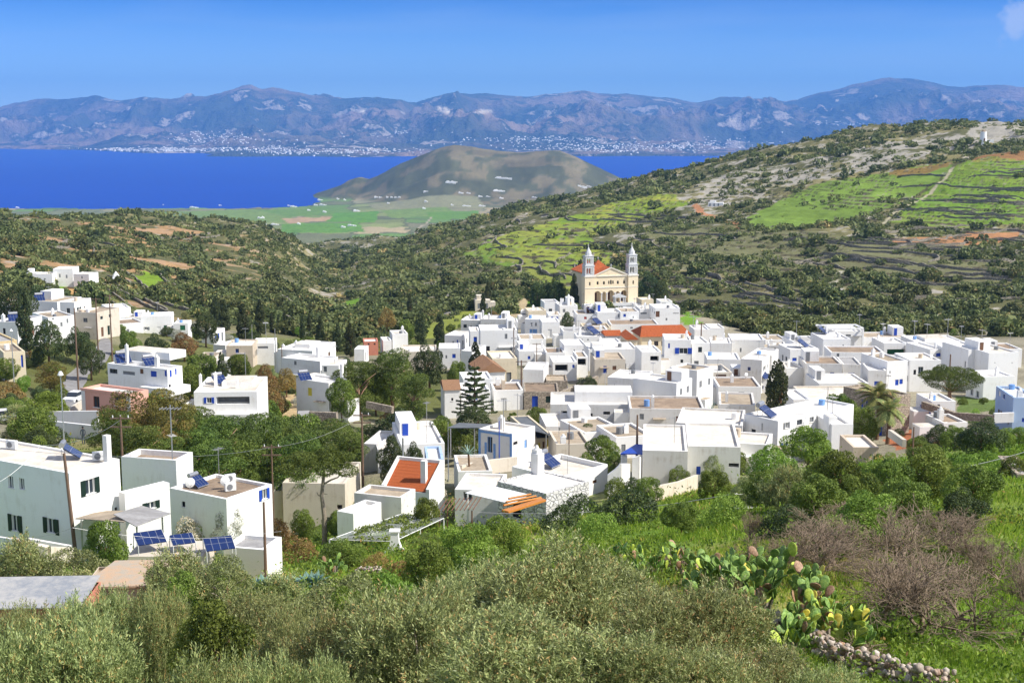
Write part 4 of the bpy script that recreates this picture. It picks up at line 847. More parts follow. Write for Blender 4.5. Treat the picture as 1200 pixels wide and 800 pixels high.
def roof_pt(px, py, D):
    """where the sight line through a pixel meets a house roof, nearest to distance D"""
    u, sl = ray(px, py); best = None
    for lab, h in HOUSES:
        if abs(h.D - D) > 45: continue
        for f in (0.5,):
            zz = h.z1 - h.para + .02; t = (zz - CZ) / sl if sl < 0 else 1e9; q = np.array([u * t, t]) - h.O; a, b = np.dot(q, h.e), np.dot(q, h.n); m = .35
            if m < a < h.w - m and m < b < h.dp - m and (best is None or abs(t - D) < abs(best[1] - D)): best = np.array([u * t, t, zz])
    if best is None:
        bd = 9
        for lab, h in HOUSES:
            if abs(h.D - D) > 30: continue
            P = pt(px, py, D)[:2] - h.O; a, b = np.dot(P, h.e), np.dot(P, h.n); m = .8; a2, b2 = min(max(a, m), h.w - m), min(max(b, m), h.dp - m); dd = math.hypot(a - a2, (b - b2) * .4)
            if dd < bd: bd = dd; q = h.O + h.e * a2 + h.n * b2; best = np.array([q[0], q[1], h.z1 - h.para + .02])
    return best
# ------------------------------------------------------------------ the village houses
VG = 'houses of the village'
def H(label, xa, xb, ytop, rot=6, depth=8, h=3.4, wall='white', roof='cream', ops=(), D=None, chim=(), blocks=(), name='white_house', cat='house', group=VG, para=.28, tile=None):
    hs = House(label, xa, xb, ytop, rot, depth, h, wall, roof, D, ops, cat, name, group, para); hs.build()
    for c in chim: hs.chimney(*c)
    for b in blocks: hs.block(*b)
    if tile: hs.tiled(*tile)
    return hs
B, DK, GY = 'blue_p', 'dark', 'grey_p'
# --- left hillside and street
a = H('white hillside villa standing alone above the brown field', 62, 85, 315, 4, 9, 5.4, blocks=(), ops=[(70, 323, 2, 4, 's', GY), (78, 324, 2, 4, 's', GY)], name='hillside_villa', D=474)
b_ = H('low left wing of the hillside villa', 42, 61, 321, 4, 7, 3.4, D=468); H('low right wing of the hillside villa', 86, 104, 321, -10, 7, 3.0, D=468, ops=[(96, 325, 1.6, 3, 's', GY)])
H('small white house at the left edge under the hill', 0, 8, 331, 0, 6, 3, D=470, ops=[(4, 334, 2, 3, 's', B)])
H('white house with brown roof behind the tall cypress', -8, 33, 357, -14, 9, 3.6, roof='brown', D=330, ops=[(8, 365, 3, 5, 's', GY)])
H('white building behind the big cypress, with solar tank', 33, 67, 353, -16, 10, 4.5, roof='tan', D=318, ops=[(44, 361, 2, 4, 's', DK)])
H('tall white house right of the cypress with small windows', 38, 56, 369, -52, 87, 6.4, roof='tan', D=285, ops=[(64, 383, 2.5, 5, 's', GY), (72, 380, 2.5, 5, 's', GY), (62, 372, 2.5, 5, 's', GY), (79, 376, 2, 5, 's', GY)])
H('low white house left of the big cypress', -8, 20, 377, -12, 9, 3.6, roof='grey', D=262, ops=[(5, 388, 3, 7, 's', DK)])
H('narrow white house with dark upper window beside the street', 70, 87, 354, -10, 8, 6.5, roof='cream', D=305, ops=[(80, 364, 4, 6, 'w', GY)])
H('cream house at the top of the street with one dark window', 88, 113, 366, -16, 9, 5.6, wall='beige', roof='tan', D=292, ops=[(100, 375, 5, 5, 'w', GY)], blocks=[(92, 104, 363, 3, 7)])
H('white two storey house at the street bend', 119, 127, 359, -62, 153, 5.6, roof='white', D=345, ops=[(123, 366, 1.5, 5, 's', DK), (123, 378, 1.5, 5, 's', DK)])
H('low white house with brown roof and blue windows on the street', 129, 140, 377, -58, 168, 3.4, roof='brown', D=318, ops=[(133, 386, 2, 5, 's', B), (137, 387, 2, 5, 's', B), (150, 388, 3, 5, 's', GY)])
H('long white house with green door beyond the street', 165, 201, 370, 10, 7, 4.4, roof='white', D=322, ops=[(194, 386.5, 4, 11, 'd', 'green_p')])
H('white block behind the brown roofed street house', 142, 166, 372, 4, 7, 4, D=338)
H('small white outbuilding with green panel right of the green door house', 203, 220, 379, 5, 6, 2.8, D=318, ops=[(214, 384, 6, 6, 's', 'green_p')])
H('yellow building with grey roof at the left edge', -14, 20, 400, 36, 12, 4.2, wall='yellow', roof='grey', D=205, ops=[(5, 411, 3, 8, 's', GY)])
H('ochre house with blue door below the yellow building', 4, 29, 412, 30, 9, 5.0, wall='cream', roof='tan', D=196, ops=[(26, 423, 2.5, 15, 'd', B), (15, 424, 2.5, 8, 's', GY)])
a = H('big white two storey house with blue windows and balcony', 126, 196, 429, -26, 212, 6.2, roof='white', D=178, para=.35, ops=[(133, 435, 9, 6, 'w', DK), (151, 437, 14, 4, 's', GY), (166, 435, 4, 6, 's', 'brown_p'), (180, 438, 7, 7, 's', B), (181, 457, 7, 8, 'w', GY), (194, 436, 2.5, 10, 's', B), (200, 436, 2.5, 12, 's', B), (206, 433, 2, 12, 's', B), (199, 455, 3, 10, 's', DK)], blocks=[(140, 176, 410, 6, 10), (178, 198, 412, 7, 10.5), (132, 147, 416, 8, 11)], chim=[(148, 404, 8, 2.5)])
x0 = a.at(168, 0); a.box('balcony', x0, -1.2, 2.75, a.w + 1.3, -.02, 3.7, 'white'); a.box('balcony', a.w + .02, 0, 2.76, a.w + 1.3, a.dp, 3.7, 'white')
a = H('pink single storey house with white corners and dark tall windows', 96, 152, 458, -28, 171, 3.9, wall='pink', roof='white', D=152, ops=[(113, 471, 7, 14, 'w', 'brown_p'), (138, 470, 7, 13, 'w', 'brown_p')], name='pink_house', para=.3)
a.box('corner_strip', -.06, -.07, -.5, .5, -.012, 3.6, 'white'); a.box('corner_strip', a.w - .5, -.07, -.5, a.w + .06, -.012, 3.6, 'white'); a.box('cornice', -.12, -.14, 3.64, a.w + .12, -.014, 3.94, 'pink')
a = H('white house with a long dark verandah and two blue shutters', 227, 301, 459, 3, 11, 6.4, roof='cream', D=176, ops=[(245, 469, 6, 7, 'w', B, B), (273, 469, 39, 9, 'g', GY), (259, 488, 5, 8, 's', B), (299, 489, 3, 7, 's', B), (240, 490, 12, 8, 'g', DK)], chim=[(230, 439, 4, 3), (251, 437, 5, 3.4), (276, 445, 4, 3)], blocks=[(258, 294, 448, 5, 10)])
a.box('balcony', 0.2, -.9, 2.9, a.w - .1, -.02, 3.5, 'white')
H('small white annex left of the verandah house', 216, 226, 476, 3, 5, 3.2, D=177)
H('tan walled house with one small blue window', 265, 296, 405, 3, 8, 3.8, wall='tan', roof='white', D=262, ops=[(278, 411, 4, 5, 'w', B)])
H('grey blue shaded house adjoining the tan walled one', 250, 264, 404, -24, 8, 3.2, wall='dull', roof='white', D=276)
H('white house with terrace right of the tan walled one', 296, 321, 402, 5, 7, 3.2, D=268, ops=[(308, 407, 12, 3, 's', GY), (303, 409, 2, 3, 's', B)])
H('small stone hut below the tan walled house', 230, 252, 419, 0, 6, 2.2, wall='beige', roof='tan', D=235)
H('small white house half hidden left of the tan walled one', 236, 250, 388, -14, 6, 3, D=310)
H('long white low house with a tall thin chimney', 325, 366, 410, -16, 11, 3.6, roof='white', D=250, blocks=[(345, 363, 403, 4, 9)], chim=[(329, 404, 2, 3)])
H('white stepped house with a tall chimney below the long low one', 330, 375, 421, -28, 396, 5, roof='white', D=232, ops=[(376, 437, 3, 6, 's', GY)], chim=[(372, 407, 6, 3)])
H('white cube house with railings beside the dark pine', 377, 397, 428, -6, 6, 3.2, D=222, ops=[(391, 438, 3, 4, 's', GY), (381, 432, 4, 8, 's', GY)])
H('white house with yellow door and yellow shutter', 347, 385, 446, -34, 407, 5.2, roof='white', D=196, ops=[(363, 459, 5, 10, 'd', 'yellow_p'), (392, 468, 5, 4, 's', 'yellow_p')], chim=[(402, 427, 5, 3.2)], blocks=[(352, 366, 440, 4, 7)])
H('small red walled shed with a white flat roof in the grove', 426, 443, 400, 8, 5, 2.8, wall='red', roof='white', D=305, ops=[(432, 403, 2, 2, 's', DK), (439, 403, 2, 2, 's', DK)], name='shed', cat='shed')
H('white house left of the paired cypresses, upper block', 460, 478, 391, 12, 6, 4.6, D=312); H('white annex left of the paired cypresses, lower block', 449, 459, 399, 12, 6, 3.0, D=308)
H('small white wall house above the pine grove', 415, 427, 409, -4, 5, 3, D=285)
H('pale stone building behind the dark trees', 470, 512, 412, 4, 9, 3.6, wall='beige', roof='cream', D=278, ops=[(478, 417, 3, 3, 's', DK)])
# --- centre left cluster
H('pale grey house with arched window high behind the facades', 540, 562, 375, -10, 8, 5, wall='dull', roof='white', D=362, ops=[(545, 382, 4, 4, 'w', DK), (552, 383, 1.5, 3, 's', DK), (559, 383, 1.5, 3, 's', DK)])
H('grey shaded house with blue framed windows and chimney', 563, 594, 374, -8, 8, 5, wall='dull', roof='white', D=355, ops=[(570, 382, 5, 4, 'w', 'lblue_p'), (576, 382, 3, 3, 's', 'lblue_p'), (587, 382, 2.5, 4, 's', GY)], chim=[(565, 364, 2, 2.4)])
H('small white bell gabled chapel among the houses', 597, 607, 377, 2, 7, 4.5, D=350, ops=[(602, 383, 4, 4, 'd', 'red_p')], name='chapel', cat='chapel')
H('white house with the lone blue window left of the tall facade', 521, 541, 393, -16, 8, 3.4, D=318, ops=[(536, 400, 1.5, 4, 's', B), (531, 401, 1.5, 3, 's', GY)])
H('white terrace house with a blue door above the cypresses', 551, 562, 388, 5, 7, 3.2, D=312, ops=[(557, 398, 4, 7, 'd', B)])
a = H('tall white facade of three storeys among the houses', 563, 606, 387, 4, 9, 8.5, D=300, roof='white', ops=[(593, 394, 3, 6, 's', GY), (592, 399, 2, 4, 's', GY), (599, 408, 2, 5, 's', GY), (571, 410, 6, 9, 's', DK), (585, 413, 2, 5, 's', GY)])
a.box('ledge', a.at(584, 0), -.5, 4.5, a.w, -.01, 4.75, 'white')
H('white house with one bright blue door and grey window', 514, 539, 408, 2, 7, 3.6, D=278, ops=[(532, 417, 4, 5, 's', B), (523, 418, 2, 4, 's', GY), (518, 417, 2, 3, 's', GY)], roof='white')
H('white gabled side house right of the bright blue door', 540, 553, 411, -20, 8, 5, D=268, roof='white')
H('cream yellow house with plain walls under the tall facade', 577, 606, 420, 8, 9, 4.8, wall='cream', roof='cream', D=248)
H('white house with two blue windows and terrace rail', 608, 642, 411, 6, 8, 4.6, D=292, roof='white', ops=[(620, 419, 3, 4, 's', B), (634, 420, 3, 8, 'd', B)])
H('white block above the house with two blue windows', 609, 640, 397, 4, 8, 3.6, D=308, roof='tan', ops=[(616, 403, 1, 5, 's', GY)])
H('white house with a bright blue balcony below the church lane', 615, 633, 374, -12, 8, 4.6, D=345, roof='white', ops=[(623, 380, 2, 4, 's', GY), (628, 380, 2, 4, 's', GY), (625, 388, 9, 5, 's', 'lblue_p')])
H('cream house with ochre door left of the dark round tree', 619, 640, 364, 8, 7, 4.0, wall='cream', D=362, ops=[(641, 371, 3, 6, 'd', 'orange_p')])
H('grey roofed porch at the left end of the upper houses', 610, 620, 365, -4, 5, 3.6, wall='dull', roof='grey', D=366, ops=[(615, 369, 6, 3, 'g', DK)])
a = H('old house with weathered orange tile roof below the cream yellow house', 562, 592, 436, 12, 9, 3.2, D=232, roof=None, para=0, ops=[(570, 443, 3, 4, 's', DK)], name='tiled_house', tile=(1.7, .3, 'oldtile', 'y'))
H('small white house with a tiled corner and one dark window', 521, 539, 457, 8, 7, 4.6, D=205, roof=None, para=0, ops=[(530, 468, 2.4, 4, 'w', DK)], name='tiled_house', tile=(1.0, .2, 'oldtile', 'x'))
H('white house behind the tiered pine with blue shutters', 541, 575, 459, 8, 8, 4.0, D=208, ops=[(549, 465, 4, 6, 's', B), (558, 466, 3.5, 5, 's', B)], roof='white')
H('white terrace wall house above the tiered pine', 543, 577, 444, 8, 7, 3.4, D=222, roof='white')
H('white gabled house with a brown roof', 579, 613, 457, 6, 7, 3.4, D=212, roof='brown', blocks=[(588, 592, 446, 2, 3, 'tan')])
H('plain white house with blank lit wall by the wooden pole', 613, 637, 433, -8, 8, 4.6, D=236, roof='white')
H('brown roofed stone barn in the middle of the village', 614, 655, 459, 0, 8, 2.8, wall='stone', roof='brown', D=212, name='stone_barn', cat='barn')
H('small brown walled house beside the stone barn', 640, 665, 446, 0, 6, 3.4, wall='stone', roof='tan', D=235)
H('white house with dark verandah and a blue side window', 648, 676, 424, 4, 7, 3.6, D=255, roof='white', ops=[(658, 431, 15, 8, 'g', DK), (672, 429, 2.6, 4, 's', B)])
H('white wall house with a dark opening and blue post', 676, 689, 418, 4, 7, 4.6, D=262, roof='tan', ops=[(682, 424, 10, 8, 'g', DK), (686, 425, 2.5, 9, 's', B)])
H('beige house with a brown roof, blue door and square window', 697, 733, 421, 3, 8, 3.8, wall='beige', roof='tan', D=248, ops=[(709, 433, 4, 9, 'd', B), (720, 431, 4.5, 5, 's', 'brown_p')])
H('white low house left of the beige house with the blue door', 640, 662, 413, 4, 7, 3.2, D=285, roof='brown')
H('white house with small grey windows right of the brown dome roof', 661, 687, 404, 5, 8, 4.6, D=288, roof='white', ops=[(673, 411, 1.6, 3, 's', GY), (684, 412, 3, 6, 's', GY)])
H('long white house with a pink window', 690, 747, 409, 4, 9, 5.2, D=276, roof='white', ops=[(698, 407.5, 6, 4, 's', 'red_p'), (697, 414, 6, 3, 's', GY)], blocks=[(694, 707, 403, 1, 4)])
H('white house with green awning and small shelf', 707, 728, 401, 5, 6, 3.4, D=292, roof='white', ops=[(717, 401, 12, 2.4, 's', 'green_p')])
# --- below the church
H('white house with a tall chimney at the foot of the church', 656, 677, 358, 8, 8, 4.6, D=372, roof='white', ops=[(661, 364, 3, 4, 's', GY), (672, 365, 2, 3, 's', GY)], chim=[(666, 346, 3, 2.6), (657, 350, 2, 1.8)])
H('low white house left of the tall chimney house', 638, 655, 354, 8, 7, 4, D=382, roof='grey')
H('white house with blue shutter left of the round dark tree', 643, 657, 369, 4, 7, 3.6, D=352, ops=[(647, 373, 2.6, 4, 's', B), (653, 373, 2.6, 4, 's', B)], roof='cream')
H('blank white house below the blue shuttered one', 635, 656, 377, 4, 7, 4, D=335, roof='white')
H('white house with a rusty window below the church terrace', 676, 699, 368, 4, 8, 3.6, D=352, ops=[(686, 372.5, 3, 3, 's', 'red_p')], roof='tan')
H('white cubic house below the church stairs with a grey window', 700, 727, 366, 5, 8, 4, D=350, ops=[(725, 370, 1.6, 4, 's', GY)], roof='white')
H('white house with a blue window right of the church stairs', 727, 749, 365, 5, 8, 4.2, D=350, ops=[(732, 369.5, 3, 3.6, 's', B), (742, 372, 1.4, 3, 's', GY)], roof='tan')
H('white house with a grey porch and reddish door near the church', 750, 768, 362, 4, 8, 4.6, D=360, ops=[(754, 367, 8, 2, 's', GY), (770, 370, 4, 6, 'd', 'red_p')], roof='cream')
H('white house at the right end of the row below the church', 768, 797, 361, 5, 9, 5.6, D=352, ops=[(770.5, 368, 5, 7, 's', 'brown_p'), (781, 374, 2, 3, 's', GY), (792, 367, 7, 1, 's', GY)], roof='white')
H('small white upper house at the right end below the church', 774, 788, 353, 6, 6, 3.4, D=382, ops=[(778, 355.5, 5, 1, 's', GY)])
H('cream wall house right of the church tower', 752, 766, 351, 10, 6, 3.4, wall='cream', D=395, roof='cream')
H('long tan roofed house between the church row and the red roof', 716, 772, 380, 2, 9, 3.4, D=330, roof='brown', ops=[(740, 384, 3, 2, 's', GY)])
H('tan roofed cream house left of the long tan roof', 684, 716, 384, 3, 8, 3.6, wall='cream', roof='tan', D=325)
H('white house with one dark window under the tan roofs', 692, 712, 386, 4, 6, 3.2, D=316, ops=[(702, 390, 5, 3.4, 's', DK)], roof='tan')
H('white house behind the solar water heaters', 660, 692, 388, 4, 7, 3.4, D=318, roof='grey', ops=[(680, 391, 2, 2, 's', GY)])
H('white house with small square windows beside the left red roof', 676, 708, 394, 4, 6, 3.4, D=306, roof='white', ops=[(682, 398, 1.6, 2, 's', GY), (689, 398, 1.6, 2, 's', GY)])
a = H('cream house with the long orange red tiled roof', 752, 810, 394, 8, 9, 5.2, wall='cream', roof=None, para=0, D=300, ops=[(761, 403, 4, 6, 'w', 'brown_p'), (769, 402.5, 5, 6, 'w', 'brown_p'), (777, 402.5, 4, 6, 'w', 'brown_p')], name='tiled_house', tile=(1.9, .45, 'tile', 'x', 1.5))
H('small white house with a red tiled roof, left of the pair', 710, 728, 393.5, 6, 6, 3, D=305, roof=None, para=0, name='tiled_house', tile=(.9, .25, 'tile', 'x'))
H('small cream house with a gabled red roof, right of the pair', 735, 747, 398, 6, 8, 3.6, wall='cream', D=292, roof=None, para=0, name='tiled_house', tile=(1.1, .3, 'tile', 'y'), ops=[(741, 405, 4, 5, 's', GY)])
H('big white house with a wide blue shuttered window', 779, 810, 398, -3, 8, 6.2, D=268, roof='white', ops=[(801, 411, 10, 7, 'w', B, B), (799, 423, 3, 4, 's', DK), (784, 405, 2, 6, 's', B)])
H('low white house with an arched dark door under the big blue window', 752, 775, 412, 4, 8, 4.4, D=262, roof='white', ops=[(767, 420, 10, 6, 'g', DK)])
H('plain white house right of the wide blue shuttered window', 811, 832, 402, 3, 9, 5.8, D=270, roof='white')
H('white house with an antenna mast beyond the plain wall', 814, 832, 386, 3, 7, 4, D=312, roof='white'); H('white cubic house at the end of the rear row', 832, 849, 384, 3, 7, 4, D=322, roof='cream')
H('plain white wide house in the rear row', 833, 857, 402, -6, 8, 4.4, D=285, roof='white')
H('white house with a grey side wall in the rear row', 857, 896, 398, -4, 9, 4, D=292, roof='white', ops=[(868, 410, 2, 5, 's', GY)])
H('flat roofed white house at the centre of the rear row', 897, 922, 398, 3, 8, 3.6, D=302, roof='tan')
H('small grey walled cube with a dark doorway', 901, 921, 405, -8, 6, 3.4, wall='dull', roof='white', D=278, ops=[(908, 411, 2, 7, 's', DK)])
H('white house with blue painted window pair and a solar heater', 926, 960, 409, 8, 7, 4, D=262, roof='white', ops=[(931, 421, 5, 4, 's', B), (939, 421.5, 4, 4, 's', B)])
H('rounded white house behind the solar heater house', 930, 962, 400, 6, 8, 3.6, D=285, roof='grey', ops=[(945, 404, 8, 3, 's', GY)])
H('tall white house right of the blue window pair', 965, 997, 397, 4, 9, 6, D=270, roof='white', ops=[(974, 406, 1.5, 3, 's', GY), (988, 406, 1.5, 5, 's', GY)])
a = H('white house with an open roof pergola', 978, 1012, 388, 4, 8, 3.4, D=300, roof='white', ops=[(994, 393, 6, 2.5, 's', GY)])
m = MB(); x0, x1 = a.at(964, -1), a.at(1012, -1); zt = zat(383.5, a.D, 985) - a.z0; m.box(x0, -1, zt - .35, x1, -.7, zt); m.box(x0, -1, zt - .35, x0 + .3, 5, zt + .01); m.box(x1 - .3, -1, zt - .35, x1, 5, zt + .01); m.box(x0, -1, -1, x0 + .35, -.65, zt - .35); m.box(x1 - .35, -1, -1, x1, -.65, zt - .35); m.box(x0 + 2.5, -1, -1, x0 + 2.85, -.65, zt - .35); m.box(x0, 4.7, zt - .35, x1, 5, zt); m.build('pergola_frame', M['white'], a.root)
H('big grey fronted cube house behind the massive cypress', 868, 893, 421, -24, 912, 6, wall='dull', D=232, roof='white', blocks=[(880, 905, 415, 6, 9)])
H('white low house with a lit wall left of the big cube', 829, 868, 421, -4, 8, 3.8, D=250, roof='white')
H('white house with a dark window and small plants right of the big cypress', 922, 943, 431, 8, 7, 3.8, D=238, ops=[(928, 430, 5, 3, 's', GY)], roof='cream')
H('white house with a blue door and a half open dark door', 944, 987, 426, -3, 8, 4, D=236, roof='brown', wall='dull', ops=[(953, 440, 4, 11, 'd', B), (975, 441.5, 5, 11, 'd', B)])
H('white house with one square blue window', 988, 1010, 427, -5, 8, 4, D=238, wall='dull', roof='grey', ops=[(997.5, 441, 7, 9, 's', B), (1013, 440, 2, 6, 's', GY)])
H('long white house with brown roof and small grey windows', 974, 1037, 413, -3, 8, 4, D=255, roof='brown', ops=[(982, 416, 3, 4, 's', GY), (1030, 432, 4, 5, 's', DK)])
H('white house with a dark green glazed verandah', 1036, 1063, 402, 3, 8, 4.6, D=275, roof='white', ops=[(1051, 412.5, 23, 7, 'g', 'green_p')])
H('long low white house with brown roof at the back', 1012, 1066, 395, 2, 8, 3.4, D=305, roof='tan')
H('grey sided white house left of the big white one', 1064, 1073, 407, -6, 7, 4, wall='dull', D=272, roof='white')
H('big plain white building in the rear row at the right', 1075, 1132, 401, 4, 10, 5, D=285, roof='white', blocks=[(1084, 1112, 397, 3, 9)])
H('white angular house with a slanting grey side wall', 1090, 1106, 409, 14, 9, 5.4, D=258, roof='white')
H('white house with a pale blue corner and a pole', 1107, 1131, 409, -4, 8, 5, D=255, roof='white', ops=[(1116, 426, 10, 9, 's', 'lblue_p')])
H('tall white house with a deep recess at the right end', 1135, 1158, 409, 12, 9, 8, D=236, roof='white', ops=[(1152, 431, 7, 16, 'g', 'dull'), (1152, 414, 2, 2, 's', DK), (1131, 427, 1.5, 8, 's', GY)])
H('wide bright white house at the right end with tiny vents', 1159, 1194, 413, 12, 9, 8, D=232, roof='cream', ops=[(1166, 425, 1.2, 1.2, 's', GY), (1186, 425, 1.2, 1.2, 's', GY)])
H('white house with brown roof behind the tall right end houses', 1166, 1198, 409, 2, 8, 4, D=268, roof='brown')
H('low white garden house with a dark slanted doorway', 1153, 1189, 441, 8, 6, 5, D=222, roof='white', ops=[(1184, 456, 5, 11, 'g', DK)])
H('white two level house with small blue shutters', 1040, 1064, 423, 14, 9, 7, D=224, roof='tan', ops=[(1051, 448, 4, 7, 's', B), (1056, 447, 4, 6, 's', B), (1043, 436, 1.5, 3, 's', GY)])
H('grey fronted house with a small blue window left of the two level house', 1018, 1039, 434, -6, 7, 4.6, wall='dull', D=222, roof='white', ops=[(1027.5, 449, 6, 5, 's', B)])
H('white house with a shuttered verandah above the umbrella pine', 1067, 1103, 422, 4, 8, 5, D=232, roof='cream', ops=[(1079, 434, 6, 9, 'w', GY), (1072, 436, 3, 6, 's', DK)])
# --- middle band
H('white house with a brown brick porch and yellow plants', 836, 858, 436, 4, 8, 4.4, D=226, wall='beige', roof='white', ops=[(845, 443, 12, 9, 's', 'brown_p'), (837.5, 447, 2, 8, 's', GY)])
a = H('white two storey house with a lit side wall and grey shutters', 785, 817, 432, -40, 836, 7, D=212, wall='white', roof='tan', ops=[(821, 450, 3, 8, 's', GY), (831, 447, 2.6, 8, 's', GY), (836, 446, 2, 6, 's', 'brown_p')])
a = H('white cubic house left of the grey shuttered one', 742, 793, 446, -34, 811, 6, D=196, wall='white', roof='white', ops=[(798, 459, 2.6, 8, 's', GY), (806, 456, 2.6, 8, 's', GY)])
H('white upper block behind the cubic house', 712, 752, 443, -20, 8, 4.4, D=226, roof='white')
H('low tan roofed house left of the massive cypress', 842, 892, 453, -2, 9, 3, D=216, roof='brown'); H('low tan roofed house with a satellite dish and clutter', 858, 900, 443, -4, 8, 3, D=232, roof='tan')
a = H('long white low building with a brown roof and one shuttered window', 738, 826, 479, -3, 9, 3.6, D=180, wall='dull', roof='brown', ops=[(794.5, 491.5, 5, 8, 's', 'brown_p'), (752, 488, 5, 7, 's', GY), (810, 485, 2, 4, 's', GY)])
a = H('grey walled house with glazed window next to the yucca', 843, 885, 474, -8, 9, 4.4, D=186, wall='dull', roof='tan', ops=[(870, 488, 8, 9, 'w', GY), (862, 489, 3, 12, 's', DK)])
a = H('wide low white house with flat pale roof above the garden wall', 792, 870, 497, -12, 9, 3.6, D=152, wall='dull', roof='cream', ops=[(812, 505, 5, 8, 's', DK), (860, 503, 6, 5, 's', DK)])
a = H('wide bright white house carrying the blue solar panel', 872, 912, 489, -50, 1000, 5, D=152, wall='white', roof='white', ops=[(883, 507, 5, 9, 'w', DK), (893, 500, 1.2, 9, 's', GY)], blocks=[(890, 940, 486, 6, 10)])
H('white stepped block with a square chimney at the right of the wide house', 975, 1000, 497, 6, 6, 6, D=150, roof='white', blocks=[(975, 985, 489, .5, 2.5)])
H('white low wing with an ochre brick base', 1000, 1030, 524, 0, 6, 2.2, wall='tan', roof='white', D=140)
H('pale beige warehouse like house with a long roof beyond the palm', 952, 1048, 470, 2, 12, 4.6, wall='beige', roof='cream', D=196, ops=[(938, 481, 3, 8, 's', 'lblue_p')])
H('white house with a blue window right of the massive cypress', 930, 951, 468, 4, 8, 4.6, D=196, roof='white', ops=[(939, 481, 4, 8, 's', 'lblue_p'), (945, 477, 3, 5, 's', GY)])
H('white terraced roof house below the pale warehouse', 960, 1018, 449, 2, 9, 3.4, D=218, roof='cream')
H('old roofless stone house with ochre rubble walls', 1046, 1067, 463, 34, 9, 6.5, wall='stone', roof='tan', D=184, ops=[(1077, 474, 3, 9, 's', DK)], name='stone_house', blocks=[])
H('white house fragment under the umbrella pine', 1092, 1120, 470, 4, 6, 3.4, D=188, roof='cream', ops=[(1100, 476, 3, 5, 's', GY)])
H('ruined white shed with a rubble covered roof', 1106, 1134, 495, 8, 5, 2.4, wall='dull', roof='brown', D=158, ops=[(1114, 499, 5, 3, 'g', DK)], name='shed', cat='shed')
H('bluish shaded house at the right edge', 1188, 1216, 466, -4, 8, 5, wall='blue', roof='white', D=172, ops=[(1191, 483, 1.6, 12, 's', B), (1199, 492, 3, 5, 's', B)])  # bluish shade of the wall put into its plaster colour
H('dark rubble stone hut at the right edge', 1192, 1216, 556, -6, 6, 3.6, wall='stone', roof='grey', D=100, name='stone_hut', cat='hut')
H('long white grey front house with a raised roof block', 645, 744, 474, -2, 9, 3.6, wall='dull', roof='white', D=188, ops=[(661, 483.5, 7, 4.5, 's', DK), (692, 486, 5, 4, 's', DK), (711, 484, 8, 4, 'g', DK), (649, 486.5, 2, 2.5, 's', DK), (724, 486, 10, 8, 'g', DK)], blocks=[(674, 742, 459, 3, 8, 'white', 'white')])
H('low house with a tan roof and bluish wall beside the courtyard tree', 640, 700, 499, 5, 8, 3, roof='cream', D=170, wall='dull', ops=[(659, 504, 9, 7, 's', GY)])
H('low tan roofed house with a curved white end', 685, 732, 505, 20, 8, 2.8, roof='tan', D=160, ops=[(710, 508, 3, 8, 's', DK)])
H('low white walled yard building with a tan roof', 722, 765, 511, 16, 7, 3, roof='tan', D=155, ops=[(738, 514, 1.2, 8, 's', GY)])
H('small stone roofed store above the courtyard tree', 652, 692, 520, 6, 7, 2.6, wall='beige', roof='tan', D=150)
a = H('white house with a big pale flat roof beside the blue canopy', 753, 806, 528, -6, 12, 4.6, wall='dull', roof='cream', D=130, ops=[(819, 551, 6, 12, 's', B)])
H('white house with a broad pale roof right of the big flat roofed one', 806, 868, 523, -6, 11, 4.2, wall='dull', roof='cream', D=132, ops=[(818.5, 551, 5, 10, 's', B), (860, 545, 12, 5, 'g', DK)])
H('white house with a pink beige roof behind the green trees', 836, 900, 519, -16, 905, 3.6, wall='white', roof='cream', D=141, ops=[(872, 540, 5, 6, 's', DK)])
# --- front middle
a = H('small house with pale blue trim around wall and door', 561, 600, 505, -34, 627, 3.9, wall='dull', roof='cream', D=150, ops=[(574, 521, 6, 20, 'w', 'lblue_p'), (604, 519, 5, 4, 's', DK), (616, 520, 3, 10, 's', 'lblue_p')], name='blue_trimmed_house')
for q in ((-.02, .28, -2, 3.9), (a.w - .28, a.w + .02, -2, 3.9)): a.box('blue_trim', q[0], -.05, q[2], q[1], -.008, q[3], 'lblue_p')
a.box('blue_trim', .28, -.05, 3.5, a.w - .28, -.008, 3.75, 'lblue_p'); x = a.at(570.2, 0); a.box('blue_trim', x - .3, -.05, -1, x, -.008, 2.4, 'lblue_p'); x = a.at(578, 0); a.box('blue_trim', x, -.05, -1, x + .3, -.008, 2.4, 'lblue_p')
H('yellow walled building with a grey sheet roof', 628, 651, 513, 14, 13, 3.2, wall='cream', roof='dark', D=158, para=.1, ops=[(632, 522, 2.5, 7, 's', 'yellow_p'), (637, 521, 2.5, 8, 's', 'brown_p'), (643, 519, 4, 9, 's', 'yellow_p')], name='yellow_building')
H('long white roofed house behind the two dark round trees', 470, 521, 520, 10, 12, 2.6, roof='white', D=149, wall='white'); H('small white house left of the two dark round trees', 426, 446, 520, -10, 7, 2.6, D=152, wall='dull', roof='white')
a = H('white gabled house with a bright orange red tiled roof', 447, 503, 575, -20, 521, 3.2, roof=None, para=0, D=119, name='tiled_house', wall='white'); 
b = MB(); w, d, z = a.w, a.dp, a.h; b.poly([(.35, .1, z + .05), (w - .35, .1, z + .05), (w - .35, d - .3, z + 2.0), (.35, d - .3, z + 2.0)]); b.build('roof', M['tile'], a.root)
g = MB()
for x0 in (0, w - .34): g.prism([(x0, 0, z - .02), (x0, d, z - .02), (x0, d, z + 2.3), (x0, 0, z + .35)], [(x0 + .34, 0, z - .02), (x0 + .34, d, z - .02), (x0 + .34, d, z + 2.3), (x0 + .34, 0, z + .35)])
g.box(.34, d - .3, z - .02, w - .34, d, z + 2.28); g.build('gable', M['white'], a.root)
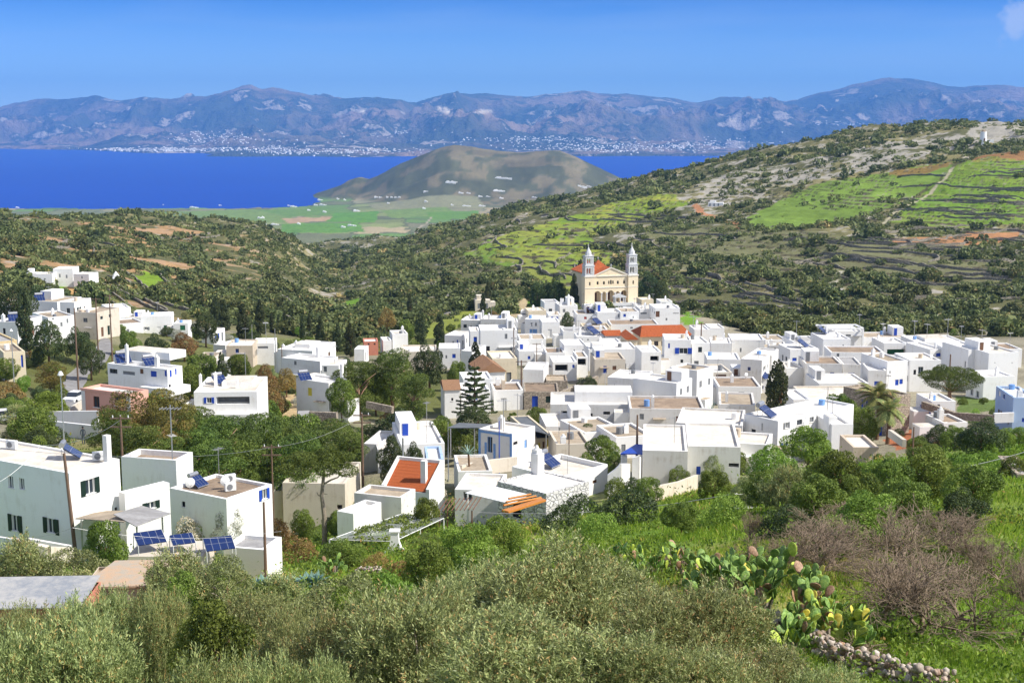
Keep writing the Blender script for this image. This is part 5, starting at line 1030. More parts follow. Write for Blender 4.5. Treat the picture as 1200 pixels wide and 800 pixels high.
k = MB(); k.box(w * .73, 1.0, z, w * .73 + .5, 1.5, z + 2.7); k.build('chimney', M['white'], a.root)
a = H('low white house with brown roof and vines, below the red tiled roof', 415, 470, 580, -20, 476, 3.4, roof='tan', D=112, wall='dull', ops=[(430, 603, 7, 17, 'w', DK)])
H('white porch wing with vine shadows on its walls', 395, 414, 600, -30, 4, 2.4, roof='white', D=108, wall='white')
a = H('whitewashed rubble stone house with a flat white roof', 583, 640, 571, -44, 690, 4.6, wall='wstone', roof='white', D=113, para=.12, ops=[(606, 598, 10, 18, 's', DK)], name='rubble_house', chim=[(593, 522, 5, 11), (616, 523, 8, 8.5)])
a = H('flat roofed white house with a terrace behind the rubble stone house', 600, 655, 553, -44, 712, 5.4, wall='white', roof='cream', D=131, ops=[(697, 564, 5, 4, 's', 'brown_p')], para=.5)
H('grey walled wing with a parapet left of the white awning', 533, 583, 574, -8, 6, 4.4, wall='dull', roof='cream', D=118, ops=[(548, 580, 10, 14, 'g', GY)])
H('white low yard house between red tiles and blue trim', 537, 577, 552, 6, 7, 3, wall='dull', roof='tan', D=131)
H('white yard building with bluish parapet behind the red tiles', 500, 520, 538, 6, 6, 3, wall='blue', roof='white', D=138)
# --- front left
a = H('big white house with dark green shutters and tan roof at the left', -62, 80, 541, -30, 140, 8.2, roof='cream', D=97, para=.16, ops=[(12.5, 565, 6, 16, 'w', 'white_p'), (25.5, 567, 6, 15, 'w', 'white_p'), (18, 613, 8, 21, 'w', 'dgreen_p', 'dgreen_p'), (60, 616, 9, 19, 'w', 'dgreen_p', 'dgreen_p'), (105.5, 570, 11, 19, 'w', 'dgreen_p', 'dgreen_p'), (136, 596, 3, 4, 's', 'dark')], name='big_white_house')
a.chimney(134, 512, 8.0, 7, 'white', False)
hw = a
a = H('lower white wing with a tiled terrace joined to the big left house', 139, 146, 577, -40, 199, 5, roof='tan', D=97, para=.9, ops=[(177, 592, 10, 9, 'w', 'dgreen_p', 'dgreen_p')])
a = H('white block behind the terrace wing', 142, 206, 537, -14, 226, 5.6, roof='brown', D=112, para=.5)
a = H('white house with bright blue shutters and a brown flat roof', 199, 265, 578, -32, 319, 5.6, roof='brown', D=104, para=.25, ops=[(215, 571, 4, 8, 's', DK), (215, 591, 4, 8, 'w', DK), (309.5, 579, 6, 13, 'w', 'blue_p', 'blue_p')])
H('low shed with a grey concrete roof in front of the blue shuttered house', 262, 309, 642, -14, 317, 2.6, wall='white', roof='grey', D=88, name='shed', cat='shed')
a = H('long beige blank wall building behind the bare pine trunk', 331, 404, 566, -4, 9, 5.2, wall='beige', roof='cream', D=132, ops=[(398, 594, 6, 6, 'g', DK)])
H('small lean to with pale roof left of the beige wall', 318, 331, 575, 4, 6, 4, wall='beige', roof='cream', D=133)
a = H('stone outbuilding with a worn tile roof among the olives', 96, 208, 688, 3, 3.4, 2.6, wall='tan', roof=None, D=66, para=0, name='outbuilding', cat='outbuilding')
b = MB(); w, d, z = a.w, a.dp, a.h; b.prism([(-.1, -.15, z + .02), (w + .05, -.15, z + .02), (w + .05, d, z + .25), (.9, d, z + .25)], [(-.1, -.15, z + .12), (w + .05, -.15, z + .12), (w + .05, d, z + .35), (.9, d, z + .35)]); b.build('roof', M['worntile'], a.root)
a = H('low outbuilding with a pale metal sheet roof at the left edge', -30, 96, 712, 3, 3.6, 2.2, wall='red', roof=None, D=61.5, para=0, name='outbuilding', cat='outbuilding')
b = MB(); w, d, z = a.w, a.dp, a.h; b.prism([(0, -.2, z + .02), (w, -.2, z + .02), (w, d, z + .3), (0, d, z + .3)], [(0, -.2, z + .08), (w, -.2, z + .08), (w, d, z + .36), (0, d, z + .36)]); b.build('roof', M['sheet'], a.root)
for lab, hs in HOUSES:
    if hs.gap > 3.5 or hs.gap < -1.5: print('GAP %.1f D %.0f  %s' % (hs.gap, hs.D, lab[:60]))
# ------------------------------------------------------------------ church
def arched(b, p, L, Hh, arches, th, z0=0.0, n=8, back=False):
    """wall face in p(a, o, z) with round arched openings (xc, w, zb, zs): zb sill, zs springing"""
    ar = sorted(arches); x = 0
    for xc, w, zb, zs in ar:
        a0, a1 = xc - w / 2, xc + w / 2; b.quad(p(x, 0, z0), p(a0, 0, z0), p(a0, 0, Hh), p(x, 0, Hh)); x = a1
        if zb > z0: b.quad(p(a0, 0, z0), p(a1, 0, z0), p(a1, 0, zb), p(a0, 0, zb))
        pts = [(xc - w / 2 * math.cos(PI * i / n), zs + w / 2 * math.sin(PI * i / n)) for i in range(n + 1)]
        for (u0, v0), (u1, v1) in zip(pts[:-1], pts[1:]):
            b.quad(p(u0, 0, v0), p(u1, 0, v1), p(u1, 0, Hh), p(u0, 0, Hh)); b.quad(p(u0, th, v0), p(u1, th, v1), p(u1, 0, v1), p(u0, 0, v0))
        b.quad(p(a0, 0, zb), p(a0, th, zb), p(a0, th, zs), p(a0, 0, zs)); b.quad(p(a1, th, zb), p(a1, 0, zb), p(a1, 0, zs), p(a1, th, zs)); b.quad(p(a0, th, zb), p(a0, 0, zb), p(a1, 0, zb), p(a1, th, zb))
    b.quad(p(x, 0, z0), p(L, 0, z0), p(L, 0, Hh), p(x, 0, Hh))
def church():
    D = 447; c = pt(716.5, 355, D); th = R(16); e = np.array([math.cos(th), math.sin(th)]); k = F / D      # px per metre
    Wd = 64 / k / math.cos(th); O = c[:2] - e * Wd / 2; z0 = c[2]
    r = empty('church', (O[0], O[1], z0), th, 'large ochre church with two marble bell towers and a red tiled roof', 'church'); T = 3.5; Hc = 9.3; nf = 0.7
    b = MB(); x0, x1 = T, Wd - T; L = x1 - x0; cx = L / 2
    P = lambda a, o, z: (x0 + a, nf + o, z)
    big, sm = 2.3, 1.35
    arches = [(cx, big, .2, 3.1), (cx - 2.45, sm, .2, 3.2), (cx + 2.45, sm, .2, 3.2), (cx - 4.75, big, .2, 3.0), (cx + 4.75, big, .2, 3.0)]
    arched(b, P, L, 5.2, arches, .9, -3)
    P2 = lambda a, o, z: (x0 + a, nf + o, z + 5.2)
    arched(b, P2, L, Hc - 5.2, [(cx - 4.75, .7, 1.1, 1.9), (cx - 2.5, .7, 1.1, 1.9), (cx - .75, .5, 1.2, 2.1), (cx, .6, 1.1, 2.3), (cx + .75, .5, 1.2, 2.1), (cx + 2.5, .7, 1.1, 1.9), (cx + 4.75, .7, 1.1, 1.9)], .35)
    ap = 2.5; b.poly([(x0, nf, Hc), (x1, nf, Hc), (x0 + cx, nf, Hc + ap)]); Dp = 24
    b.quad((x0, Dp, -4), (x0, nf, -4), (x0, nf, Hc), (x0, Dp, Hc)); b.quad((x1, nf, -4), (x1, Dp, -4), (x1, Dp, Hc), (x1, nf, Hc)); b.poly([(x1, Dp, -4), (x0, Dp, -4), (x0, Dp, Hc), (x0 + cx, Dp, Hc + ap), (x1, Dp, Hc)])
    b.quad((x0, nf + 3.2, -.2), (x1, nf + 3.2, -.2), (x1, nf + 3.2, 5.2), (x0, nf + 3.2, 5.2)); b.quad((x0, nf + .9, 4.9), (x0, nf + 3.2, 4.9), (x1, nf + 3.2, 4.9), (x1, nf + .9, 4.9)); b.quad((x0, nf, .19), (x1, nf, .19), (x1, nf + 3.2, .19), (x0, nf + 3.2, .19))
    b.build('nave', M['church'], r)
    dk = MB(); dk.box(x0 + .05, nf + .5, 5.3, x1 - .05, nf + .6, Hc - .1); dk.build('window_glazing', M['glass'], r)
    for a in (cx, cx - 4.75, cx + 4.75):
        d = MB(); d.box(x0 + a - .8, nf + 3.1, .2, x0 + a + .8, nf + 3.19, 3.2); d.build('door', M['brown_p'], r)
    rf = MB(); o = .5; y0, y1 = nf + .25, Dp + o; zA, zE = Hc + ap + .22, Hc + .02
    sl = ap / cx
    for s in (-1, 1):
        xe = x0 + cx + s * (cx + o); ze = Hc - o * sl + .1; q = [(x0 + cx, y0, zA), (xe, y0, ze), (xe, y1, ze), (x0 + cx, y1, zA)]; rf.poly(q if s < 0 else q[::-1]); q2 = [(a, c_, d - .18) for a, c_, d in q]; rf.poly(q2[::-1] if s < 0 else q2)
    rf.build('roof', M['tile'], r)
    # raised middle roof over the crossing, seen above the pediment at the left
    cr = MB(); X0, X1, Y0, Y1, ZB = x0 - .2, x0 + cx + 1, 5, 13, Hc; t0 = ZB + 4.6
    cr.poly([(X0, Y0, ZB), (X1 + 2.5, Y0, ZB), ((X0 + X1) / 2 + .9, (Y0 + Y1) / 2, t0)]); cr.poly([(X1 + 2.5, Y0, ZB), (X1 + 2.5, Y1, ZB), ((X0 + X1) / 2 + .9, (Y0 + Y1) / 2, t0)]); cr.poly([(X1 + 2.5, Y1, ZB), (X0, Y1, ZB), ((X0 + X1) / 2 + .9, (Y0 + Y1) / 2, t0)]); cr.poly([(X0, Y1, ZB), (X0, Y0, ZB), ((X0 + X1) / 2 + .9, (Y0 + Y1) / 2, t0)])
    cr.build('dome_roof', M['tile'], r)
    k_ = MB(); X = (X0 + X1) / 2 + .9; Y = (Y0 + Y1) / 2; k_.box(X - .06, Y - .06, t0 - .1, X + .06, Y + .06, t0 + 1.1); k_.box(X - .35, Y - .05, t0 + .65, X + .35, Y + .05, t0 + .78); k_.box(x0 + cx - .06, nf - .02, Hc + ap, x0 + cx + .06, nf + .1, Hc + ap + 1.5); k_.box(x0 + cx - .4, nf - .01, Hc + ap + .85, x0 + cx + .4, nf + .09, Hc + ap + 1.0); k_.build('cross', M['marble'], r)
    tr = MB()
    tr.box(x0, nf - .18, 5.15, x1, nf - .01, 5.4); tr.box(x0, nf - .3, Hc - .25, x1, nf - .01, Hc)
    for s in (-1, 1): tr.prism([(x0 + cx + s * cx, nf - .3, Hc - .02), (x0 + cx + s * cx, nf + .02, Hc - .02), (x0 + cx, nf + .02, Hc + ap), (x0 + cx, nf - .3, Hc + ap)], [(x0 + cx + s * cx, nf - .3, Hc + .3), (x0 + cx + s * cx, nf + .02, Hc + .3), (x0 + cx, nf + .02, Hc + ap + .32), (x0 + cx, nf - .3, Hc + ap + .32)])
    tr.build('cornice', M['trim'], r)
    for a in (cx - 3.35, cx - 1.5, cx + 1.5, cx + 3.35):
        q = MB(); q.cyl(x0 + a, nf - .12, 0.1, 3.3, .22, .19, 10); q.box(x0 + a - .28, nf - .4, 3.3, x0 + a + .28, nf - .01, 3.55); q.build('column', M['marble'], r)
    for tx in (0, Wd - T):
        t = MB(); P = {0: lambda a, o, z: (tx + a, o, z), 1: lambda a, o, z: (tx + T - o, a, z), 2: lambda a, o, z: (tx + o, T - a, z), 3: lambda a, o, z: (tx + T - a, T - o, z)}
        for f in range(4): arched(t, P[f], T, 9.2, [(T / 2, .55, 2.2, 3.4)] if f else [(T / 2, .5, 6.2, 7.2)], .3, -4)
        t.quad((tx, 0, 9.2), (tx + T, 0, 9.2), (tx + T, T, 9.2), (tx, T, 9.2))
        tw = t.build('tower', M['church'], r)
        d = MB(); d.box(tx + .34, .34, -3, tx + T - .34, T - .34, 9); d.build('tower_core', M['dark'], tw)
        c_ = MB(); c_.box(tx - .18, -.18, 9.0, tx + T + .18, T + .18, 9.4); c_.box(tx - .1, -.1, 5.2, tx + T + .1, -.005, 5.4); c_.build('tower_cornice', M['trim'], tw)
        be = MB(); z = 9.4
        for tier, (wv, hv) in enumerate(((T - .3, 3.3), (T - .7, 3.0))):
            ox = tx + (T - wv) / 2; oy = (T - wv) / 2
            Q = [lambda a, o, zz: (ox + a, oy + o, z + zz), lambda a, o, zz: (ox + wv - o, oy + a, z + zz), lambda a, o, zz: (ox + o, oy + wv - a, z + zz), lambda a, o, zz: (ox + wv - a, oy + wv - o, z + zz)]
            Q2 = [lambda a, o, zz: (ox + wv - a, oy + .28 - o, z + zz), lambda a, o, zz: (ox + wv - .28 + o, oy + wv - a, z + zz), lambda a, o, zz: (ox + .28 - o, oy + a, z + zz), lambda a, o, zz: (ox + a, oy + wv - .28 + o, z + zz)]
            aw = wv * .22; A = [(wv * f_, aw, .55, hv - 1.0) for f_ in (.24, .5, .76)]
            for q in Q: arched(be, q, wv, hv, A, .27, 0, 6)
            for q in Q2: arched(be, q, wv, hv, A, 0.0, 0, 6)
            be.box(ox - .15, oy - .15, z + hv, ox + wv + .15, oy + wv + .15, z + hv + .25); z += hv + .25
        cx_, cy_ = tx + T / 2, T / 2; be.cyl(cx_, cy_, z, z + .9, 1.15, 1.05, 8)
        for (h0, h1, r0_, r1_) in ((.9, 1.5, 1.05, .75), (1.5, 2.1, .75, .4), (2.1, 2.9, .4, .1)): be.cyl(cx_, cy_, z + h0 + .002, z + h1, r0_, r1_, 8)
        be.box(cx_ - .05, cy_ - .05, z + 2.8, cx_ + .05, cy_ + .05, z + 3.9); be.box(cx_ - .3, cy_ - .04, z + 3.3, cx_ + .3, cy_ + .04, z + 3.42)
        be.build('belfry', M['marble'], r)
    s_ = MB(); s_.box(-1, -7, -4, Wd + 1, .0, .0); s_.box(-1, -7.2, 0.002, Wd + 1, -6.9, .9)
    for i in range(6): s_.box(Wd / 2 - 2.5, -7.2 - .45 * (i + 1), -4, Wd / 2 + 2.5, -7.2 - .45 * i, -.25 * (i + 1))
    s_.build('forecourt', M['marble'], r)
    k = empty('marble_shrine', (O + e * (Wd / 2 + .8) + np.array([-e[1], e[0]]) * -5.5).tolist() + [z0], th, 'white marble pedimented canopy standing at the head of the church stairs', 'shrine')
    m = MB()
    for ax in (-1.7, 1.7):
        for ay in (-.8, .8): m.cyl(ax, ay, 0, 2.6, .22, .2, 8)
    m.build('columns', M['marble'], k)['kind'] = 'stuff'; m = MB(); m.box(-2.1, -1.1, 2.6, 2.1, 1.1, 3.0); m.prism([(-2.1, -1.1, 3.002), (2.1, -1.1, 3.002), (2.1, 1.1, 3.002), (-2.1, 1.1, 3.002)], [(-.1, -1.1, 3.8), (.1, -1.1, 3.8), (.1, 1.1, 3.8), (-.1, 1.1, 3.8)]); m.build('pediment', M['marble'], k)
church()
# ------------------------------------------------------------------ windmill, far farmhouses, towns across the water
def windmill():
    p = hit(1152, 169, 600); p[2] += 2.6; r = empty('windmill_tower', (p[0], p[1], p[2]), 0, 'round white windmill tower without sails on the ridge at the right', 'windmill'); s = p[1] / 1080
    b = MB(); b.cyl(0, 0, -5, 7.2 * s, 2.9 * s, 2.4 * s, 16); b.build('tower', M['white'], r); b = MB(); b.cyl(0, 0, 7.2 * s + .01, 8.6 * s, 2.0 * s, .8 * s, 12); b.build('stump', M['r_brown'], r); b = MB(); b.box(-.5, -2.95 * s, -.2, .5, -2.6 * s, 2); b.build('door', M['brown_p'], r)
    b = MB(); b.box(3 * s, -1, -5, 8 * s, 2, 1.0); o = b.build('stone_hut', M['white']); o.location = p; tag(o, 'low white hut beside the round windmill tower', 'hut')
windmill()
def small_house(name, x, y, z, w, d, h, rot, mat, lab, cat='house', group=None, step=True):
    b = MB(); b.box(0, 0, -3, w, d, h)
    if step: b.box(w * .12, d * .2, h + .01, w * .5, d * .8, h * 1.5, False); b.box(w + .01, d * .2, -3, w * 1.35, d * .9, h * .72)
    for i in range(int(w // 3)): b.mi = 1; b.box(1 + i * 3, -.06, .3, 2 + i * 3, -.005, min(2.2, h - .4)); b.mi = 0
    o = b.build(name, [M[mat], M['grey_p']]); o.location = (x, y, z); o.rotation_euler = (0, 0, R(rot)); return tag(o, lab, cat, group)
def farhouses():
    L = [(20,243,4),(70,241,5),(78,241,4),(90,240,10),(128,238,7),(192,241,4),(213,239,5),(227,243,10),(240,239,9),(252,240,4),(258,241,4),(278,238,3),(307,235,7),(312,234,5),(328,234,3),(345,242,6),(339,241,5),(370,240,5),(378,240,8),(304,255,5),(308,255,3),(297,263,30),(322,263,9),(343,242,6),(375,234,6),(396,233,3),(404,234,3),
         (441,231,5),(446,231,4),(454,231,3),(459,231,3),(464,231,4),(468,231,3),(500,224,8),(499,236,4),(540,226,6),(549,226,5),(563,230,5),(572,230,5),(547,241,10),(565,241,8),(585,224,14),(588,232,5),(626,231,6),(682,219,12),(690,218,6),(497,244,4),(412,264,10),(402,266,5),(418,247,8),(350,262,4),(528,214,12),(532,213,8),(590,209,20),(530,240,3),(455,238,3),(380,248,4),(362,246,4)]
    rr = random.Random(3)
    for i, (px, py, w) in enumerate(L):
        p = hit(px, py + 1.0, 1600); s = p[1] / F; h = min(rr.uniform(3.0, 5), 1.7 * s) if w < 12 else 2.0 * s * (1 if w < 25 else 1)
        small_house('farmhouse', p[0] - w * s / 2, p[1], p[2], w * s * .74, 9, max(h, 3), rr.uniform(-8, 8), 'white', 'tiny white farmhouse on the distant coastal plain', 'house', 'farmhouses on the coastal plain')
    p = hit(836, 242, 600); small_house('farmhouse', p[0] - 4, p[1], p[2], 11, 6, 2.8, -12, 'white', 'white farmhouse at the left end of the green terraces on the right hill', 'house')
    p = hit(566, 362, 450); small_house('farmhouse', p[0] - 3, p[1], p[2], 6, 6, 3.4, 8, 'beige', 'ruined tan stone house on the slope left of the church', 'house')
    p = hit(40, 330, 450); small_house('farmhouse', p[0] - 3, p[1], p[2], 5, 5, 3, 8, 'white', 'small white hut half hidden by trees under the hillside villa', 'hut')
    b = MB(); b.cyl(0, 0, 0, 3.2, 2.4, .1, 10); p = hit(136, 327, 400); o = b.build('tent', M['canvas']); o.location = p; tag(o, 'pale cone shaped tent on the brown left hillside', 'tent')
    # towns over the strait: thousands of white specks, one mass each
    def town(lab, cx, cy, w, h, n, big=1.0, seed=0, D0=None):
        rg = np.random.default_rng(seed); V = []; Fq = []; 
        px = cx + rg.normal(0, w * .42, n) if n > 40 else cx + rg.uniform(-w / 2, w / 2, n); py = cy + rg.normal(0, h * .35, n) if n > 40 else cy + rg.uniform(-h / 2, h / 2, n); cnt = 0
        for a, q in zip(px, py):
            u, s = ray(a, q); ds = MD; y = ds; hh = mheight(u * y, y); ok = np.nonzero((hh >= CZ + s * y) & (hh > 1))[0]
            if not len(ok): continue
            y0 = float(y[ok[0]]); z = float(hh[ok[0]]); ww = rg.uniform(4, 11) * big; x = u * y0; hgt = rg.uniform(4, 7) * big; k = len(V)
            V += [(x - ww, y0 - 8, z - 6), (x + ww, y0 - 8, z - 6), (x + ww, y0 + 8, z - 6), (x - ww, y0 + 8, z - 6), (x - ww, y0 - 8, z + hgt), (x + ww, y0 - 8, z + hgt), (x + ww, y0 + 8, z + hgt), (x - ww, y0 + 8, z + hgt)]
            for f in [(4, 5, 6, 7), (0, 1, 5, 4), (1, 2, 6, 5), (2, 3, 7, 6), (3, 0, 4, 7)]: Fq.append([k + i for i in f])
        if V: tag(link(bpy.data.objects.new('distant_town', npmesh('distant_town', np.array(V), np.array(Fq), M['white']))), lab, 'town', kind='stuff')
    town('white harbour town along the far shore at the left', 205, 176, 110, 2.6, 420, 1.5, 1); town('white houses climbing the slope above the far harbour town', 255, 163, 70, 12, 130, 1.2, 2); town('white village on the far cape right of the harbour town', 325, 177, 40, 6, 220, 1.4, 3)
    town('white houses spread on the far shore right of the cape', 400, 178, 120, 5, 170, 1.2, 4); town('white village high on the far slope', 470, 156, 14, 3, 30, 1.3, 5); town('long white settlement on the far slope behind the headland', 640, 164, 90, 4, 130, 1.3, 6); town('white settlements along the far shore at the centre right', 740, 174, 150, 8, 330, 1.2, 7)
    town('scattered white houses on the far shore above the green ridge', 840, 170, 100, 12, 90, 1.2, 8); town('white hamlet high on the far mountain at the right', 985, 146, 34, 1.5, 60, 1.3, 9); town('scattered white houses along the far coastal slopes', 560, 170, 380, 14, 90, 1.1, 10)
farhouses()
# ------------------------------------------------------------------ roof and street furniture
def boxes_obj(name, bs, mat, parent):
    b = MB()
    for q in bs: b.box(*q)
    return b.build(name, M[mat], parent)
def copy_tree(o, parent=None):
    c = o.copy(); COL.objects.link(c); c.parent = parent
    for ch in o.children: copy_tree(ch, c)
    return c
def heater_proto():
    r = empty('solar_water_heater', (0, 0, 0), 0, None, 'solar heater'); b = MB(); b.quad((-1, -.9, .25), (1, -.9, .25), (1, .55, 1.25), (-1, .55, 1.25)); b.quad((-1, .55, 1.17), (1, .55, 1.17), (1, -.9, .17), (-1, -.9, .17)); b.quad((-1, -.9, .17), (1, -.9, .17), (1, -.9, .25), (-1, -.9, .25)); b.build('panel', M['solar'], r)
    b = MB(); b.tube([(-.75, .75, 1.45), (.75, .75, 1.45)], .27, 10); b.build('tank', M['metal'], r)
    b = MB()
    for x in (-.8, .8): b.tube([(x, .75, 0), (x, .75, 1.3)], .03, 4); b.tube([(x, -.85, 0), (x, -.85, .2)], .03, 4); b.tube([(x, -.85, .12), (x, .75, 1.2)], .03, 4)
    b.build('frame', M['metal'], r); return r
HP = heater_proto(); _hu = [0]
def heater(px, py, D, rot, lab, s=1.0, tank=None):
    o = HP if not _hu[0] else copy_tree(HP); _hu[0] = 1; o.location = roof_pt(px, py, D); s *= .85; o.rotation_euler = (0, 0, R(rot)); o.scale = (s, s, s); o['label'] = lab; o['category'] = 'solar heater'; o['group'] = 'solar water heaters on the roofs'; return o
for q in [(84, 537, 102, 100, 'solar water heater with blue tank on the big left house roof', .95), (232, 570, 105, 62, 'solar water heater with blue panel on the brown roof', .8), (257, 450, 183, 40, 'solar water heater on the roof of the verandah house', 1.1), (898, 489, 154, 60, 'steep blue solar water heater on the wide bright house', 1.25), (643, 547, 135, 60, 'solar water heater with a blue tank on the terrace roof behind the rubble house', 1.2),
          (154, 406, 186, 30, 'solar panel heater at the back of the blue windowed house roof', 1.2), (176, 420, 180, 40, 'tilted solar heater at the front right of the blue windowed house roof', 1.1), (940, 407, 268, 60, 'dark solar heater on the blue window pair house', 1.5), (961, 397, 280, 60, 'solar heater left of the roof pergola', 1.3), (693, 377, 356, 50, 'solar heater under the church terrace, left one', 1.6), (699, 380, 352, 50, 'solar heater under the church terrace, right one', 1.4), (694, 392, 322, 60, 'long dark solar heater among tan roofs', 1.8),
          (16, 371, 264, 30, 'solar heater on the low white house at the left', 1.3), (47, 364, 320, 30, 'solar heater behind the cypress on a white roof', 1.4), (895, 444, 234, 45, 'solar heater just left of the massive cypress', 1.2), (357, 446, 200, 30, 'solar heater on the yellow doored house', 1.1), (786, 515, 0, 0, '', 0)][:16]: heater(*q)
def antenna_proto():
    r = empty('tv_antenna', (0, 0, 0), 0, None, 'antenna'); b = MB(); b.tube([(0, 0, -.6), (0, 0, 3.2)], .035, 5); b.build('mast', M['metal'], r); b = MB(); b.tube([(-.6, 0, 3), (.6, 0, 3)], .02, 4)
    for i in range(6): b.tube([(-.5 + i * .2, -.4, 3), (-.5 + i * .2, .4, 3)], .015, 4)
    b.build('aerial', M['metal'], r); return r
AP = antenna_proto(); _au = [0]
for i, (px, py, D, s) in enumerate([(223, 548, 112, 1.6), (292, 556, 112, .9), (227, 549, 112, .8), (500, 522, 150, .7), (545, 500, 165, .9), (568, 492, 172, 1.0), (590, 508, 155, 1.3), (655, 512, 170, 1.0), (708, 458, 200, 1.1), (735, 448, 225, .9), (765, 446, 215, .9), (812, 396, 290, 1.5), (836, 452, 225, 1.1), (860, 428, 245, 1.2), (790, 520, 150, .9), (888, 452, 235, 1.0), (920, 455, 225, 1.0), (933, 397, 300, 1.3), (1010, 395, 300, 1.3), (1034, 396, 300, 1.1), (1044, 396, 300, 1.1), (1071, 400, 290, 1.5), (1086, 399, 290, 1.2), (1110, 398, 290, 1.5), (1130, 401, 285, 1.2), (1150, 408, 245, 1.1), (1183, 409, 245, 1.1), (722, 386, 330, 1.2), (678, 394, 320, 1.2), (650, 412, 300, 1.1), (602, 420, 255, 1.3), (576, 376, 360, 1.3), (624, 398, 312, 1.2), (744, 372, 350, 1.2), (765, 356, 360, 1.0), (392, 432, 225, 1.0), (312, 402, 270, 1.4), (288, 404, 265, 1.1), (145, 366, 340, 1.2), (185, 370, 325, 1.1), (58, 352, 320, 1.1), (20, 357, 330, 1.1), (958, 492, 152, 1.0), (969, 490, 150, 1.2), (1040, 462, 200, .9), (665, 560, 118, .7), (520, 555, 125, .6)]):
    o = AP if not _au[0] else copy_tree(AP); _au[0] = 1; o.location = roof_pt(px, py, D); o.scale = (s, s, s); o.rotation_euler = (0, 0, i * 1.1); o['label'] = 'thin grey television aerial standing on a house roof'; o['group'] = 'television aerials on the village roofs'
def dish(px, py, D, lab):
    r = empty('satellite_dish', roof_pt(px, py, D), .6, lab, 'satellite dish'); b = MB(); n = 12; R_ = .42; ring = [[(k_ * R_ * math.cos(2 * PI * i / n), -.12 * (1 - k_ * k_), .7 + k_ * R_ * math.sin(2 * PI * i / n)) for i in range(n)] for k_ in (.02, .5, 1)]
    b.prism(ring[0], ring[1], False); b.prism(ring[1], ring[2], False); b.prism([(x, y + .03, z) for x, y, z in ring[2]], [(x, y + .03, z) for x, y, z in ring[0]], False); b.build('reflector', M['white_p'], r, True); b = MB(); b.tube([(0, .1, 0), (0, .1, .7)], .04, 5); b.tube([(0, 0, .4), (0, -.5, .7)], .015, 4); b.build('stand', M['metal'], r)
dish(203, 566, 104, 'white satellite dish at the left end of the brown roof'); dish(264, 573, 105, 'white satellite dish in the middle of the brown roof'); dish(938, 534, 0.1, '') if False else None; dish(1093, 432, 232, 'dark satellite dish on the house above the umbrella pine'); dish(873, 459, 225, 'satellite dish on the cluttered tan roof')
def ac(px, py, D, rot, lab):
    r = empty('air_conditioner', roof_pt(px, py, D), R(rot), lab, 'air conditioner'); b = MB(); b.box(-.45, -.17, .05, .45, .17, .7); b.build('casing', M['white_p'], r); b = MB(); b.cyl(0, 0, 0, .03, .24, .24, 12); g = b.build('fan_grille', M['grey_p'], r); g.rotation_euler = (R(90), 0, 0); g.location = (-.08, -.175, .38)
ac(14, 526, 99, -20, 'white air conditioner unit on the roof edge of the big left house'); ac(145, 560, 100, 20, 'air conditioner on the terrace wing beside the chimney'); ac(270, 575, 104, 30, 'air conditioner unit beside the satellite dish on the brown roof'); ac(290, 562, 110, 30, 'air conditioner unit at the back of the brown roof')
def pole(px, yt, D, lab, r0=.11, mat='wood', bars=0, lean=0.0, lamp=False, ins=0, yb=None):
    u, s = ray(px, yt); x = u * D; z1 = CZ + s * D; z0 = ground(x, D) if yb is None else zat(yb, D, px); e = empty('street_lamp' if lamp else 'utility_pole', (x, D, z0), 0, lab, 'street lamp' if lamp else 'pole', 'utility poles and lamps'); h = z1 - z0
    b = MB(); b.tube([(lean, 0, -.3 if yb is None else 0), (lean * .5, 0, h * .5), (0, 0, h)], [r0 * 1.2, r0, r0 * .75], 7); b.build('post', M[mat], e)
    for i in range(bars): b = MB(); zz = h - .3 - i * .8; b.box(-.95, -.06, zz, .95, .06, zz + .12); b.build('crossbar', M['wood' if mat == 'wood' else 'metal'], e)
    for i in range(ins): b = MB(); b.cyl(-.7 + i * 1.4 / max(1, ins - 1), 0, h - .17, h + .05, .06, .04, 6); b.build('insulator', M['white_p'], e)
    if lamp: b = MB(); b.cyl(0, 0, h, h + .12, .06, .24, 8); b.cyl(0, 0, h + .121, h + .4, .24, .1, 8); b.build('lamp_head', M['white_p'], e)
pole(75, 531, 92, 'leaning reddish wooden pole before the big left house', .13, lean=.5); pole(71, 441, 100, 'tall thin grey metal pole rising above the big left house roof', .05, 'metal', lamp=True, yb=534)
